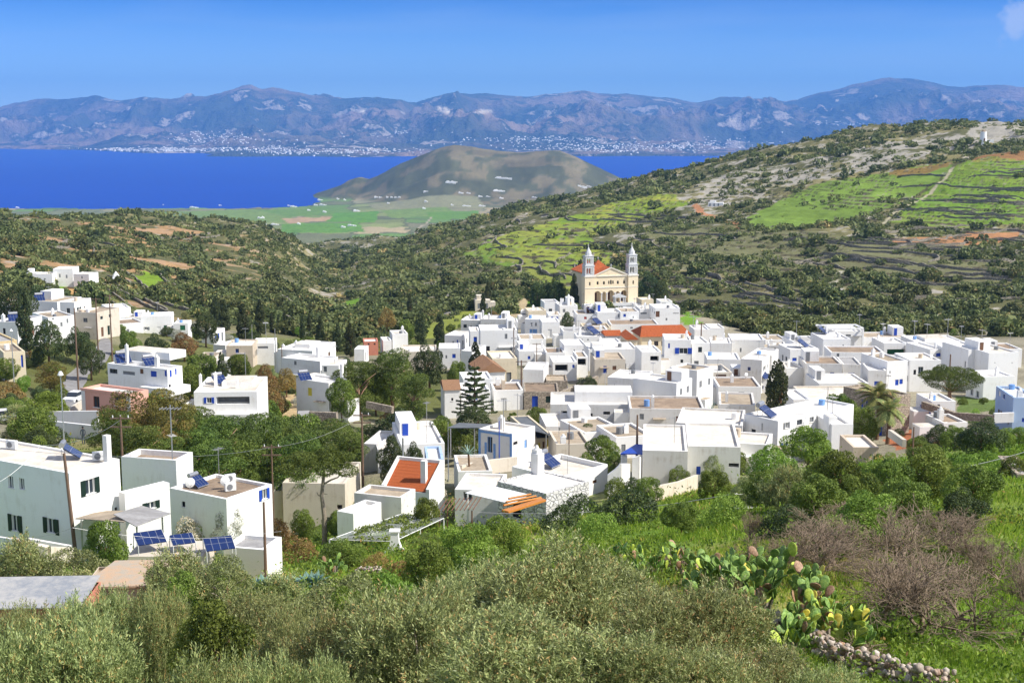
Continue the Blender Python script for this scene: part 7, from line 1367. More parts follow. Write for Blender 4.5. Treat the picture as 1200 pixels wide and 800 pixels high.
for key, px, yt, D, w, lab, cat in [
 ('bushy', 122, 612, 78, 60, 'dense dark green shrub in front of the corrugated canopy', 'shrub'),
 ('bushy', 300, 684, 55, 80, 'fresh green tree among the olives below the agave bed', 'tree'), ('limy', 405, 690, 44, 70, 'light green tree between the dry patch and the big olives', 'tree'), ('bushy', 215, 672, 60, 60, 'dark green bush behind the end of the tiled outbuilding', 'shrub'), ('limy', 455, 665, 40, 90, 'bright green leafy tree left of the big foreground olive', 'tree'),
 ('bushy', 250, 700, 42, 110, 'mid green tree among the olives left of the dry patch', 'tree'),
 ('limy', 545, 618, 80, 80, 'fresh green fig tree below the orange beamed pergola', 'tree'),
 ('limy', 590, 606, 76, 60, 'fresh green leafy tree right under the orange pergola beams', 'tree'),
 ('bushy', 500, 640, 75, 70, 'green shrubby tree right of the white curved chimney', 'tree'),
 ('rbush', 470, 655, 90, 40, 'rusty brown shrub beside the curved white chimney', 'shrub'),
 ('rbush', 352, 632, 98, 50, 'rust coloured shrub by the tall bare pine trunk', 'shrub'),
 ('rbush', 330, 608, 108, 50, 'brownish shrub in front of the long beige wall', 'shrub'),
 ('bushy', 355, 598, 112, 34, 'green shrub against the beige wall, left of the bare trunk', 'shrub'),
 ('bushy', 400, 598, 112, 36, 'dark green shrub against the beige wall, right of the bare trunk', 'shrub'),
 ('gbush', 268, 592, 100, 50, 'pale grey leaved tree in front of the white house with blue shutters, left one', 'tree'),
 ('gbush', 292, 588, 99, 40, 'pale grey leaved tree in front of the white house with blue shutters, right one', 'tree'),
 ('fbush', 218, 605, 92, 50, 'yellow green flowering shrub behind the solar panels', 'shrub'),
 ('fbush', 510, 570, 103, 50, 'blossoming shrub between the red tiled house and the white canopy', 'shrub'),
 ('bushy', 500, 585, 100, 40, 'green bush under the blossoming shrub', 'shrub'),
 # big pines mid-left
 ('bpine', 150, 462, 128, 84, 'brown green pine in front of the pink house, leftmost of the big pines', 'pine tree'),
 ('bpine', 190, 456, 132, 80, 'tall brown tinged pine below the blue windowed house', 'pine tree'),
 ('pine', 215, 484, 140, 60, 'dark pine right of the brown tinged pair', 'pine tree'),
 ('pine', 255, 488, 140, 90, 'broad green pine below the house with the long verandah', 'pine tree'),
 ('pine', 300, 492, 138, 84, 'broad green pine left of the umbrella pine', 'pine tree'),
 ('pine', 245, 520, 126, 80, 'green pine behind the white house with blue shutters', 'pine tree'),
 ('pine', 335, 500, 145, 70, 'green pine behind the umbrella pine', 'pine tree'),
 ('pine', 130, 482, 122, 60, 'low green pine under the pink house front', 'pine tree'), ('bpine', 172, 478, 126, 70, 'brown green pine below the brown tinged pair', 'pine tree'), ('pine', 232, 505, 132, 80, 'green pine filling the gap behind the terrace wing', 'pine tree'),
 ('pine', 280, 512, 130, 80, 'green pine directly behind the brown roof with the dish', 'pine tree'), ('pine', 325, 515, 134, 70, 'green pine left of the tall forked trunk', 'pine tree'), ('pine', 365, 505, 142, 70, 'light green pine behind the flat topped one', 'pine tree'), ('pine', 400, 500, 150, 60, 'green pine at the right end of the big pine belt', 'pine tree'),
 ('bpine', 205, 470, 136, 60, 'tawny pine at the right shoulder of the brown tinged pair', 'pine tree'), ('pine', 345, 530, 126, 60, 'low pine over the long beige wall', 'pine tree'), ('pine', 195, 515, 122, 70, 'dark pine just behind the white block of the left house', 'pine tree'),
 ('pine', 270, 498, -152, 90, 'deep green pine behind the middle of the pine belt', 'pine tree'), ('pine', 312, 486, -162, 80, 'pine at the upper edge of the belt below the earth terrace', 'pine tree'), ('pine', 392, 494, -156, 76, 'full green pine before the yellow doored house', 'pine tree'),
 ('darkt', 432, 498, -165, 50, 'dark tree between the green pine and the rounded pine', 'tree'), ('pine', 226, 476, -152, 60, 'dark green pine beside the house with the verandah', 'pine tree'), ('pine', 350, 512, -136, 90, 'pine crown just behind the flat topped one', 'pine tree'), ('pine', 160, 500, -120, 80, 'low dark pine in front of the brown tinged pines', 'pine tree'),
 ('bushy', 400, 634, -82, 60, 'green bush before the left end of the vine pergola', 'shrub'), ('rbush', 440, 646, -80, 44, 'tawny bush before the vine pergola', 'shrub'), ('bushy', 500, 630, -90, 56, 'green bush at the right end of the vine pergola', 'shrub'), ('dbush', 425, 626, -96, 50, 'dark bush behind the vine pergola', 'shrub'),
 ('bushy', 352, 488, 165, 80, 'yellow green tree under the bare earth terrace', 'tree'),
 ('bushy', 400, 520, 150, 44, 'green tree right of the umbrella pine', 'tree'),
 ('darkt', 463, 480, 165, 62, 'rounded dark green pine right of the green trees', 'tree'),
 ('darkt', 460, 512, -138, 40, 'dark round tree in front of the long white roof, left one', 'tree'),
 ('darkt', 486, 518, -136, 32, 'dark round tree in front of the long white roof, right one', 'tree'),
 ('bushy', 515, 490, 160, 50, 'green shrubby tree in front of the grey canopy', 'tree'),
 ('darkt', 555, 478, 175, 66, 'dark tree at the foot of the tiered pine', 'tree'),
 ('pine', 420, 424, 200, 70, 'dark pine beside the white stepped house', 'pine tree'),
 ('pine', 460, 412, 205, 80, 'tall spreading pine in the middle of the grove', 'pine tree'),
 ('pine', 485, 440, 190, 50, 'pine at the right of the spreading pine', 'pine tree'),
 ('darkt', 503, 404, 225, 44, 'dark tree below the pale stone building', 'tree'),
 ('bushy', 440, 438, 185, 40, 'fresh green tree under the spreading pine', 'tree'),
 ('bushy', 536, 424, 240, 30, 'green tree below the house with one blue door', 'tree'),
 ('bushy', 400, 445, 190, 40, 'green tree right of the house with the yellow door', 'tree'),
 ('cypress', 557, 402, 255, 17, 'dark cypress between the terraced white houses, left one', 'cypress'),
 ('cone', 579, 389, 262, 20, 'pointed cypress before the tall white facade', 'cypress'),
 ('darkt', 664, 366, 330, 19, 'dark round tree among the houses below the church', 'tree'),
 ('cypress', 912, 425, 203, 33, 'massive dark columnar cypress in the middle of the village', 'cypress'),
 ('bushy', 985, 463, 172, 50, 'dense green tree left of the palm', 'tree'),
 ('bushy', 1008, 478, 165, 54, 'dense green tree under the palm', 'tree'),
 ('umbrella', 1116, 431, 200, 76, 'wide umbrella pine with a flat dark crown at the right of the village', 'pine tree'),
 ('limy', 948, 502, 138, 66, 'light green tree in front of the wide white house with the solar heater', 'tree'),
 ('limy', 905, 524, 128, 60, 'yellow green tree left of the light green one', 'tree'),
 ('olive_mid', 835, 534, 132, 30, 'olive tree in front of the low grey walled houses', 'olive tree'),
 ('bushy', 866, 530, 130, 26, 'small green tree in front of the low grey walled houses', 'tree'),
 ('bushy', 836, 552, 118, 46, 'green bush over the low wall', 'shrub'),
 ('bushy', 795, 545, 130, 28, 'small fresh green tree beside the blue canopy house', 'tree'),
 ('olive_mid', 925, 545, 112, 70, 'grey green tree in the middle of the right garden', 'tree'),
 ('bushy', 985, 530, 118, 80, 'green bush row below the wide white house', 'tree'),
 ('bushy', 1040, 540, 105, 70, 'dense bush with mixed leaves in front of the garden plot', 'tree'),
 ('bushy', 1090, 528, 105, 80, 'bright green bushy tree below the garden plot', 'tree'),
 ('bushy', 1140, 545, 98, 80, 'big rounded green bush sloping to the right', 'tree'),
 ('bushy', 960, 560, 100, 80, 'dark green thicket left of the bare trees', 'tree'),
 ('limy', 1020, 575, 88, 90, 'light green thicket above the grey twigs', 'tree'),
 ('bushy', 900, 552, 112, 60, 'green garden bush left of the grey green tree', 'shrub'), ('lbush', 850, 580, 100, 70, 'low bright green bush at the foot of the low cream wall', 'shrub'),
 ('bushy', 1010, 556, 100, 70, 'mid green bush above the grey bare tree', 'shrub'), ('bushy', 1065, 566, 96, 80, 'green bush under the big garden bush', 'shrub'), ('darkt', 1130, 575, 92, 70, 'dark green bush before the rubble hut', 'shrub'),
 ('limy', 1150, 530, 108, 60, 'light green bush under the poplars', 'shrub'), ('bushy', 1190, 535, 104, 50, 'green bush below the poplars at the right edge', 'shrub'), ('dbush', 930, 590, 92, 80, 'dark low thicket above the brown bare tree', 'shrub'),
 ('lbush', 985, 600, 80, 90, 'lime green low thicket among the bare trees', 'shrub'), ('bushy', 1075, 512, 140, 36, 'green bush at the edge of the garden plot', 'shrub'), ('olive_mid', 875, 560, 105, 44, 'greyish olive bush right of the low wall', 'olive tree'),
 ('lbush', 700, 600, 84, 60, 'yellow green bush over the prickly pears', 'shrub'), ('dbush', 655, 592, 100, 60, 'dark bush against the rubble stone house', 'shrub'), ('bushy', 800, 590, 96, 50, 'low green weeds bush below the cream wall', 'shrub'),
 ('limy', 1178, 506, 115, 26, 'slim light green poplar, left one', 'poplar'),
 ('limy', 1195, 500, 117, 26, 'slim light green poplar at the right edge', 'poplar'),
 ('limy', 1160, 518, 112, 24, 'slim short light green poplar beside the garden', 'poplar'),
 ('darkt', 1100, 498, 140, 40, 'dark green bush beside the ruined shed', 'shrub'),
 ('bushy', 1120, 500, 135, 40, 'green bush in front of the ruined shed', 'shrub'),
 ('darkt', 1150, 490, 140, 60, 'dark bushy tree right of the ruined shed', 'tree'),
 ('bushy', 705, 512, 150, 44, 'grey green spiky tree in the courtyard behind the stone white house', 'tree'),
 ('bushy', 722, 530, 138, 30, 'green bush next to the curved white wall', 'shrub'),
 ('dbush', 685, 580, 108, 60, 'dark green bush below the stone white house', 'shrub'),
 ('dbush', 735, 572, 105, 80, 'olive brown bush under the curved white wall', 'shrub'),
 ('bushy', 760, 560, 112, 40, 'green bush left of the low cream wall', 'shrub'),
 ('darkt', 690, 497, 170, 40, 'dark green tree in the small courtyard among tan roofs', 'tree'),
 ('bushy', 630, 478, 190, 34, 'green tree below the brown roofed barn', 'tree'),
 ('darkt', 690, 440, 235, 30, 'dark tree by the stone wall under the tan roofed house', 'tree'),
 # left, along the street
 ('darkt', 55, 377, 240, 48, 'dark green tree below the white houses at the left', 'tree'),
 ('darkt', 92, 384, 245, 36, 'dark green tree left of the street', 'tree'),
 ('darkt', 105, 402, 205, 36, 'dark street tree beside the parked car', 'tree'),
 ('bpine', 58, 424, 190, 44, 'thin brown leaved street tree in the square', 'tree'),
 ('rtree', 8, 448, 175, 42, 'orange brown tree at the left edge', 'tree'),
 ('bushy', 38, 478, 145, 64, 'pale flowering green tree beside the pink house steps', 'tree'),
 ('bushy', 5, 420, 200, 34, 'green tree under the yellow building', 'tree'),
 ('bushy', 150, 388, 270, 30, 'yellow green tree by the street corner', 'tree'),
 ('darkt', 180, 392, 262, 36, 'dark shrubby tree above the blue windowed house', 'tree'),
 ('rtree', 215, 390, 265, 36, 'brown shrubby tree right of the blue windowed house', 'tree'),
 ('bushy', 235, 416, 225, 50, 'green tree behind the house with the verandah', 'tree'),
 ('bushy', 222, 428, 205, 34, 'green tree between the two blue windowed houses', 'tree'),
 ('cypress', 259, 414, 222, 14, 'slim dark cypress behind the verandah house', 'cypress'),
 ('bushy', 280, 416, 240, 40, 'bright green tree below the tan walled house', 'tree'),
 ('rtree', 308, 428, 215, 34, 'brown leaved tree right of the verandah house', 'tree'),
 ('rtree', 318, 448, 190, 44, 'tawny shrubby tree above the earth terrace', 'tree'),
 ('rtree', 335, 432, 215, 28, 'russet tree left of the house with the yellow door', 'tree'),
 ('bushy', 310, 470, 170, 36, 'green shrub by the earth terrace', 'tree'),
 ('darkt', 240, 366, 300, 34, 'green tree below the hill at the left', 'tree'),
 ('cypress', 27, 340, 215, 20, 'tall dark cypress at the left beside white houses', 'cypress'),
 ('darkt', 15, 330, 300, 50, 'brown green trees above the left houses', 'tree'),
 ('darkt', 45, 335, 330, 44, 'brown green tree on the slope above the cypress', 'tree'),
 ('cypress', 680, 306, 452, 13, 'dark cypress touching the left bell tower, left one', 'cypress'),
 ('cypress', 673, 322, 455, 12, 'shorter dark cypress left of the bell tower', 'cypress'),
 ('darkt', 650, 325, 470, 36, 'dark tree left of the church', 'tree'), ('darkt', 630, 332, 475, 30, 'dark tree behind the house with the chimney', 'tree'),
 ('darkt', 762, 318, 462, 30, 'dark tree right of the church', 'tree'), ('darkt', 775, 330, 470, 30, 'dark tree at the far right of the church', 'tree'),
 ('darkt', 838, 360, 430, 26, 'dark tree beyond the houses right of the church', 'tree'),
 ('bushy', 475, 375, 330, 24, 'bright green tree left of the paired cypresses', 'tree'),
 ('rtree', 453, 362, 340, 24, 'brown tall tree above the small white house', 'tree'),
 ('cypress', 794, 358, 420, 5, 'small slim cypress at the end of the church houses', 'cypress')]:
    plant(key, px, yt, D, w, lab, cat, None if cat in ('cypress',) else ('big pines in the middle of the village' if cat == 'pine tree' else None))
for px, yt, D, w in [(252, 349, 385, 13), (262, 352, 380, 14), (284, 357, 372, 17), (304, 352, 378, 13), (318, 366, 372, 6), (326, 370, 370, 5), (333, 364, 371, 6), (343, 371, 366, 5), (354, 370, 360, 8), (362, 368, 355, 6), (375, 371, 345, 12), (395, 380, 330, 12), (410, 379, 325, 15), (493, 366, 345, 15), (515, 369, 335, 15), (480, 345, 420, 8), (572, 330, 520, 10), (566, 344, 500, 8)]:
    plant('cypress', px, yt, D, w, 'dark narrow cypress in the row beyond the village', 'cypress', 'cypresses behind the village')
# ------------------------------------------------------------------ scrub on the hillsides
def scatter():
    rg = np.random.default_rng(5); N = 82000
    u = rg.uniform(-0.42, 0.42, N); lo, hi = math.log(335), math.log(2300)
    D = np.exp(lo + (hi - lo) * rg.random(N) ** 0.8); x, y = u * D, D
    i = np.clip(((u + UMAX) / (2 * UMAX) * (NU - 1)).astype(int), 0, NU - 1); j = np.clip(np.interp(np.log(y), Lg, np.arange(ND)).astype(int), 0, ND - 1)
    n = NB1[i, j]; n2 = fbm(x / 18, y / 18, 3, 400); f = FIELD[i, j]
    p = sst(0.38, 0.56, 0.45 * n + 0.55 * n2) * (1 - 0.96 * f); lf = (u < -0.04); p = np.clip(p * np.where(u < -.19, .95, np.where(lf, 1.5, 1.15)), 0, 1)
    p = np.clip(p * np.where((u > .06) & (y > 900), 1.7, 1), 0, 1)
    p *= np.where(inpoly(x, y, RB), .42, 1)
    p *= np.where((y < 470) & (u > -0.06) & (u < 0.1), 0.15, 1)
    px = 600 + u * F; vill = (y < np.interp(px, [0, 150, 300, 400, 520, 620, 800, 900, 1200], [430, 420, 400, 375, 400, 452, 405, 345, 335])); p = np.where(vill, 0, p)
    keep = rg.random(N) < p; u, x, y, n2 = u[keep], x[keep], y[keep], n2[keep]
    z = groundv(x, y); s = np.clip(rg.lognormal(-0.25, 0.58, len(x)), .3, 3.2) * np.where(y > 1000, 1.25, 1.0)
    # leave out what lies behind a nearer rise
    app = s / y; order = np.argsort(-app); sl = (z + 2 - CZ) / y
    vis = np.ones(len(x), bool)
    cum = np.maximum.accumulate((HB - CZ) / Dg[None, :], axis=1); ii = np.clip(((u + UMAX) / (2 * UMAX) * (NU - 1)).astype(int), 0, NU - 1); jj = np.clip(np.interp(np.log(y), Lg, np.arange(ND)).astype(int) - 2, 0, ND - 1)
    vis = sl > cum[ii, jj]; inv = np.abs(u) < 0.385
    big = [k for k in order if vis[k] and inv[k]][:290]; bigset = set(big)
    for c, k in enumerate(big):
        cm, _, Hh, Rr, _k = TPL['scrub'][c % 2]; o = link(bpy.data.objects.new('shrub', cm)); q = float(s[k]); o.location = (x[k], y[k], z[k] - 0.15); o.scale = (q, q * 1.05, q); o.rotation_euler = (0, 0, c * 1.7)
        side = 'left hillside beyond the village' if u[k] < -0.08 else ('valley slope behind the church' if u[k] < 0.1 else 'hillside behind the village at the right')
        tag(o, 'low dark green shrub on the ' + side, 'shrub', 'shrubs on the ' + side)
    rest = np.array([k for k in range(len(x)) if vis[k] and k not in bigset]); print('scrub', len(rest))
    m = 46; P0, N0, _ = lobes_points([(0, 0, .6, 1.3, 1.3, .8), (.8, .3, .5, .7, .7, .6), (-.5, -.6, .6, .8, .8, .7), (-.3, .8, .8, .6, .6, .6)], m, rg)
    V0, _f = leaf_quads(P0, N0, .95, .62, rg, 0.2, 0.8); V0 = V0.reshape(-1, 3)
    a = rg.uniform(0, 2 * PI, len(rest)); ca, sa = np.cos(a), np.sin(a); sc_ = s[rest]
    VX = (V0[None, :, 0] * ca[:, None] - V0[None, :, 1] * sa[:, None]) * sc_[:, None] + x[rest][:, None]
    VY = (V0[None, :, 0] * sa[:, None] + V0[None, :, 1] * ca[:, None]) * sc_[:, None] + y[rest][:, None]
    VZ = V0[None, :, 2] * sc_[:, None] * rg.uniform(.7, 1.2, len(rest))[:, None] + z[rest][:, None] - 0.15
    V = np.stack([VX, VY, VZ], -1).reshape(-1, 3); nF = len(rest) * m; Fq = np.arange(nF * 4).reshape(-1, 4)
    tint = np.clip(np.repeat(rg.normal(.36, .22, len(rest)), m) + rg.normal(0, .12, nF), 0, 1)
    tag(link(bpy.data.objects.new('hillside_scrub', npmesh('hillside_scrub', V, Fq, VM['scrub'], {'tint': ('FACE', tint)}))), 'low dark maquis scrub covering the hills', 'scrub', kind='stuff')
scatter()

def garden_fill():
    """garden bushes and small trees between the houses"""
    rg = random.Random(21); fp = []
    for lab, h in HOUSES:
        c = [h.O + h.e * a + h.n * b for a in (-.8, h.w + .8) for b in (-1.2, h.dp + .8)]; fp.append(([c[0], c[2], c[3], c[1]], min(q[1] for q in c), max(q[1] for q in c)))
    n = 0; tries = 0
    while n < 230 and tries < 6000:
        tries += 1; D = math.exp(rg.uniform(math.log(112), math.log(410))); px = rg.uniform(-5, 1205); left = px < 590
        if not left and rg.random() < .72: continue
        if 60 < px < 130 and 120 < D < 260: continue
        u = (px - 600) / F; x = u * D
        w = rg.uniform(2.0, 4.6) * (1.0 if left else .6); hh = w * rg.uniform(.55, .95)
        if any(y0 - 3 < D < y1 + 3 and inpoly(np.array([x]), np.array([D]), P_)[0] for P_, y0, y1 in fp): continue
        key = rg.choice(['bushy', 'bushy', 'bush', 'dbush', 'darkt', 'darkt', 'limy', 'olive_mid', 'rbush', 'gbush'] if left else ['bush', 'dbush', 'bushy', 'lbush']); z = ground(x, D); yt = project((x, D, z + hh))[1]
        if any(D < y0 and y0 - D < 16 and project((P_[0][0], P_[0][1], 0))[0] - 3 < px < project((P_[1][0], P_[1][1], 0))[0] + 3 for P_, y0, y1 in fp) and hh > 2.4: continue
        word = {'bushy': 'green leafy', 'bush': 'low green', 'dbush': 'low dark green', 'darkt': 'dark green', 'limy': 'light green', 'olive_mid': 'grey green', 'rbush': 'rust brown', 'gbush': 'silvery grey', 'lbush': 'light green low'}[key]
        T = TPL[key][0]; i = n; cm, tm, Hh, Rr, kd = TPL[key][n % len(TPL[key])]; side = 'left part' if px < 330 else 'middle' if px < 700 else 'right part'
        e = empty('garden_bush', (x, D, z - .1), n * 1.9, word + ' garden bush between houses in the ' + side + ' of the village', 'bush', word + ' garden bushes, ' + side); e.scale = (w / 2 / Rr, w / 2 / Rr, hh / Hh)
        link(bpy.data.objects.new('crown', cm), e)
        if tm: link(bpy.data.objects.new('trunk', tm), e)
        n += 1
garden_fill()

def terrace_walls():
    """dry stone terrace walls following the contours of the slopes"""
    rg = random.Random(9); n = 0; g = stonemat('terrace_stone', (0.22, 0.20, 0.15), (0.40, 0.36, 0.29), (0.12, 0.11, 0.09), 1.2)
    spots = [(rg.uniform(560, 730), rg.uniform(246, 330)) for _ in range(26)] + [(rg.uniform(740, 1195), rg.uniform(262, 380)) for _ in range(60)] + [(rg.uniform(1040, 1195), rg.uniform(196, 262)) for _ in range(20)] + [(rg.uniform(5, 330), rg.uniform(262, 345)) for _ in range(26)]
    for px, py in spots:
        p = hit(px, py, 440)
        if p[1] > 1300 or p[1] < 470: continue
        q = np.array(p[:2]); L = rg.uniform(30, 110); pts = []; d0 = np.array([1.0, 0])
        for i in range(int(L / 4)):
            e = 9; gx = (ground(q[0] + e, q[1]) - ground(q[0] - e, q[1])) / 2 / e; gy = (ground(q[0], q[1] + e) - ground(q[0], q[1] - e)) / 2 / e; t = np.array([-gy, gx]); nn = np.linalg.norm(t); t = t / nn if nn > 1e-4 else d0
            if np.dot(t, d0) < 0: t = -t
            d0 = d0 * .65 + t * .35; d0 /= np.linalg.norm(d0); pts.append(q.copy()); q = q + d0 * 4
        if len(pts) < 4: continue
        b = MB(); rings = []
        for i, a in enumerate(pts):
            t = pts[min(i + 1, len(pts) - 1)] - pts[max(i - 1, 0)]; t /= np.linalg.norm(t); m = np.array([-t[1], t[0]]) * .32; z = ground(*a); h = rg.uniform(.7, 1.4) * (0.4 if i in (0, len(pts) - 1) else 1); rings.append([(a[0] - m[0], a[1] - m[1], z - 1), (a[0] + m[0], a[1] + m[1], z - .4), (a[0] + m[0] * .8, a[1] + m[1] * .8, z + h), (a[0] - m[0] * .8, a[1] - m[1] * .8, z + h)])
        for r0, r1 in zip(rings[:-1], rings[1:]): b.prism(r0, r1, False)
        b.poly(rings[0][::-1]); b.poly(rings[-1]); o = b.build('terrace_wall', g); sd = 'left hillside' if px < 400 else 'slope behind the church' if px < 735 else 'right hillside'; tag(o, 'low dry stone terrace wall along the ' + sd, 'stone wall', 'terrace walls on the ' + sd, kind='thing'); n += 1
terrace_walls()
# ------------------------------------------------------------------ foreground: prickly pears, bare trees, rubble wall, grass
def padmesh(seed, mat, nm='pad'):
    rg = random.Random(seed); b = MB(); n = 12; rings = []
    for zz, rr in ((0, .018), (.02, .05), (.08, .085), (.17, .115), (.25, .12), (.32, .095), (.365, .05), (.38, .01)):
        th = .022 if .02 < zz < .36 else .008; bend = .03 * math.sin(zz * 6 + seed)
        rings.append([(rr * math.cos(2 * PI * i / n), bend + th * math.sin(2 * PI * i / n), zz) for i in range(n)])
    for a, c in zip(rings[:-1], rings[1:]): b.prism(a, c, False)
    b.poly(rings[-1]); return b.mesh(nm, mat, True)
def cactusmat(name, ca, cb):
    g = NT(name); n = g.noise(14, 4, .6, g.obj()); v = g.n('ShaderNodeTexVoronoi'); v.inputs['Scale'].default_value = 26; g.t.links.new(g.obj(), v.inputs['Vector']); c_ = g.mix(g.step(n, .35, .7), srgb(*ca), srgb(*cb)); c_ = g.mix(g.step(v.outputs['Distance'], .16, .08), c_, (.5, .5, .3)); hs = g.n('ShaderNodeHueSaturation'); g.set(hs.inputs['Color'], c_); g.set(hs.inputs['Value'], g.math('MULTIPLY_ADD', g.orand(), .5, .75)); return g.pbr(hs.outputs[0], .55, g.bump(n, .3, .02), spec=.3)
PADS = [padmesh(i, cactusmat('prickly_pear_green', (96, 128, 62), (146, 172, 84))) for i in range(2)] + [padmesh(5, cactusmat('prickly_pear_lime', (150, 174, 60), (196, 206, 92))), padmesh(6, cactusmat('prickly_pear_yellow', (206, 190, 70), (226, 214, 110))), padmesh(7, cactusmat('prickly_pear_dry', (136, 104, 80), (176, 142, 112)))]
import mathutils
def prickly(px, py, D, n, R_, Hh, lab, seed, yellow=.1, dry=.1):
    p = hit(px, py, 15) if D == 0 else pt(px, py, D); z0 = ground(p[0], p[1]); p[2] = z0; e = empty('prickly_pear', p, 0, lab, 'prickly pear', 'prickly pears'); rg = random.Random(seed); tips = []
    st = MB()
    for i in range(5): a = rg.uniform(0, 6.28); q = (R_ * .35 * math.cos(a), R_ * .35 * math.sin(a), Hh * .35); st.tube([(q[0] * .3, q[1] * .3, -.3), q], [.09, .06], 6); tips.append((mathutils.Vector(q), 0))
    st.build('stem', BK['grey'], e); q_ = list(tips); c = 0
    for i in range(7): a = rg.uniform(0, 6.28); q_.append((mathutils.Vector((R_ * rg.uniform(.3, .95) * math.cos(a), R_ * rg.uniform(.3, .95) * math.sin(a), rg.uniform(0, .3) * Hh)), 0))
    while c < n and q_:
        b_, g_ = q_.pop(rg.randrange(len(q_)) if rg.random() < .5 else 0); k = rg.choice((2, 2, 3)) if g_ < 4 else 1
        for _ in range(k):
            if c >= n: break
            r_ = rg.random(); m = PADS[3] if r_ < yellow * .4 else PADS[2] if r_ < yellow * 2 else PADS[4] if r_ < yellow * 2 + dry else PADS[rg.randrange(2)]
            out = mathutils.Vector((b_.x, b_.y, 0)); d = (out.normalized() * .35 if out.length > .05 else mathutils.Vector((0, 0, 0))) + mathutils.Vector((rg.gauss(0, .55), rg.gauss(0, .55), .95)); d.normalize(); s = rg.uniform(.9, 1.4)
            o = link(bpy.data.objects.new('pad', m), e); qt = d.to_track_quat('Z', 'Y'); o.rotation_euler = (qt @ mathutils.Quaternion((0, 0, 1), rg.uniform(0, 6.28))).to_euler(); o.location = b_; o.scale = (s, s, s); c += 1
            tip = b_ + d * .36 * s
            if tip.z < Hh and (tip.x ** 2 + tip.y ** 2) ** .5 < R_: q_.append((tip, g_ + 1))
        if not q_:
            a = rg.uniform(0, 6.28); q_.append((mathutils.Vector((R_ * rg.uniform(.1, .9) * math.cos(a), R_ * rg.uniform(.1, .9) * math.sin(a), rg.uniform(0, .6) * Hh)), 0))
for i, q in enumerate([
 (852, 712, 0, 130, 1.5, 2.4, 'tall prickly pear at the left of the big clump'), (890, 728, 0, 140, 1.5, 2.7, 'dense green prickly pear in the middle of the big clump'), (930, 745, 0, 140, 1.4, 2.8, 'prickly pear with upright pads standing highest in the big clump'),
 (972, 764, 0, 120, 1.2, 2.1, 'yellow green prickly pear at the right front of the big clump', ), (930, 770, 0, 70, .9, 1.0, 'low prickly pear behind the rubble wall'), (846, 692, 0, 60, .9, 1.3, 'slender prickly pear at the upper left of the big clump'),
 (765, 672, 0, 60, 1.2, 1.2, 'prickly pear above the olive grove with lime pads'), (802, 674, 0, 60, 1.2, 1.3, 'prickly pear with yellow fruiting pads beside the brushwood heap'), (824, 682, 0, 45, .9, 1.0, 'small prickly pear between the two clumps'), (738, 660, 0, 40, 1.0, 1.0, 'small prickly pear at the left of the upper clump'),
 (690, 636, 60, 55, 1.2, 1.5, 'prickly pear below the stone white house, right one'), (668, 634, 62, 50, 1.1, 1.5, 'prickly pear below the stone white house, left one'), (712, 640, 58, 40, 1.0, 1.2, 'low prickly pear below the stone white house'),
 (392, 660, 80, 40, 1.1, 1.6, 'dusty prickly pear under the left end of the vine pergola')]):
    prickly(*q, seed=i, yellow=[.04, .02, .05, .2, .15, .05, .12, .2, .1, .1, .05, .05, .1, 0][i])
BM = [bare_mesh(1, 3.4, .85, 7, 'twig', .8), bare_mesh(2, 3.6, .85, 7, 'twig', .8), bare_mesh(3, 3.2, .9, 7, 'twig', .8)]
for i, (px, yb, D, yt, w, lab) in enumerate([(1072, 748, 41.5, 636, 210, 'bare reddish twigged almond tree in front of the green pasture'), (945, 690, 50, 612, 150, 'bare brown twigged tree behind the prickly pears'), (1060, 680, 52, 590, 170, 'grey twigged bare tree behind the almond tree'), (1000, 655, 60, 588, 130, 'pale grey bare tree at the back of the leafless group'), (1120, 660, 56, 590, 130, 'bare tree at the right back of the leafless group'), (1105, 742, 44, 640, 170, 'dense bare tree right of the almond tree'), (1035, 728, 44, 634, 150, 'dense bare tree left of the almond tree'), (975, 676, 54, 606, 140, 'brown bare tree between the prickly pears and the grey ones'), (905, 672, 54, 622, 90, 'low bare shrub at the left end of the leafless group'), (1150, 690, 52, 620, 90, 'twiggy bare tree at the back right of the almond tree'), (1195, 740, 42, 640, 110, 'dark bare tree at the right edge'), (1165, 700, 50, 630, 90, 'thin bare tree beside the right edge one'), (880, 640, 66, 596, 50, 'small grey dead branched tree in the green field')]):
    me, Hh, Rr = BM[i % 3]; p = pt(px, yb, D); z0 = ground(p[0], D); zt = CZ + ray(px, yt)[1] * D; e = empty('bare_tree', (p[0], D, z0), i * 1.3, lab, 'bare tree', 'leafless trees'); h = max(zt - z0, 1.5); e.scale = (w / F * D / (2 * Rr), w / F * D / (2 * Rr), h / Hh); link(bpy.data.objects.new('branches', me), e)
# brushwood heap
def brush(px, py, D, R_, lab, n=500, seed=1):
    p = pt(px, py, D); p[2] = ground(p[0], p[1]); rg = np.random.default_rng(seed); V = []; 
    a = rg.uniform(0, 2 * PI, n); r = R_ * rg.random(n) ** .5; c = np.stack([r * np.cos(a), r * np.sin(a), .55 * R_ * rg.random(n) * (1 - (r / R_) ** 2)], -1); d = unit(rg.normal(size=(n, 3)) * [1, 1, .35]); L = rg.uniform(.2, .7, n)[:, None]; s = unit(np.cross(d, rg.normal(size=(n, 3)))) * .012
    V = np.stack([c - d * L - s, c - d * L + s, c + d * L + s * .5, c + d * L - s * .5], 1).reshape(-1, 3); o = link(bpy.data.objects.new('brushwood_heap', npmesh('brushwood_heap', V, np.arange(4 * n).reshape(n, 4), BK['twig']))); o.location = p; tag(o, lab, 'brushwood')
brush(797, 632, 62, 1.1, 'heap of dry brushwood on the green field', 900, 1); brush(1010, 745, 38, .9, 'dry twigs fallen beside the prickly pears', 350, 2)
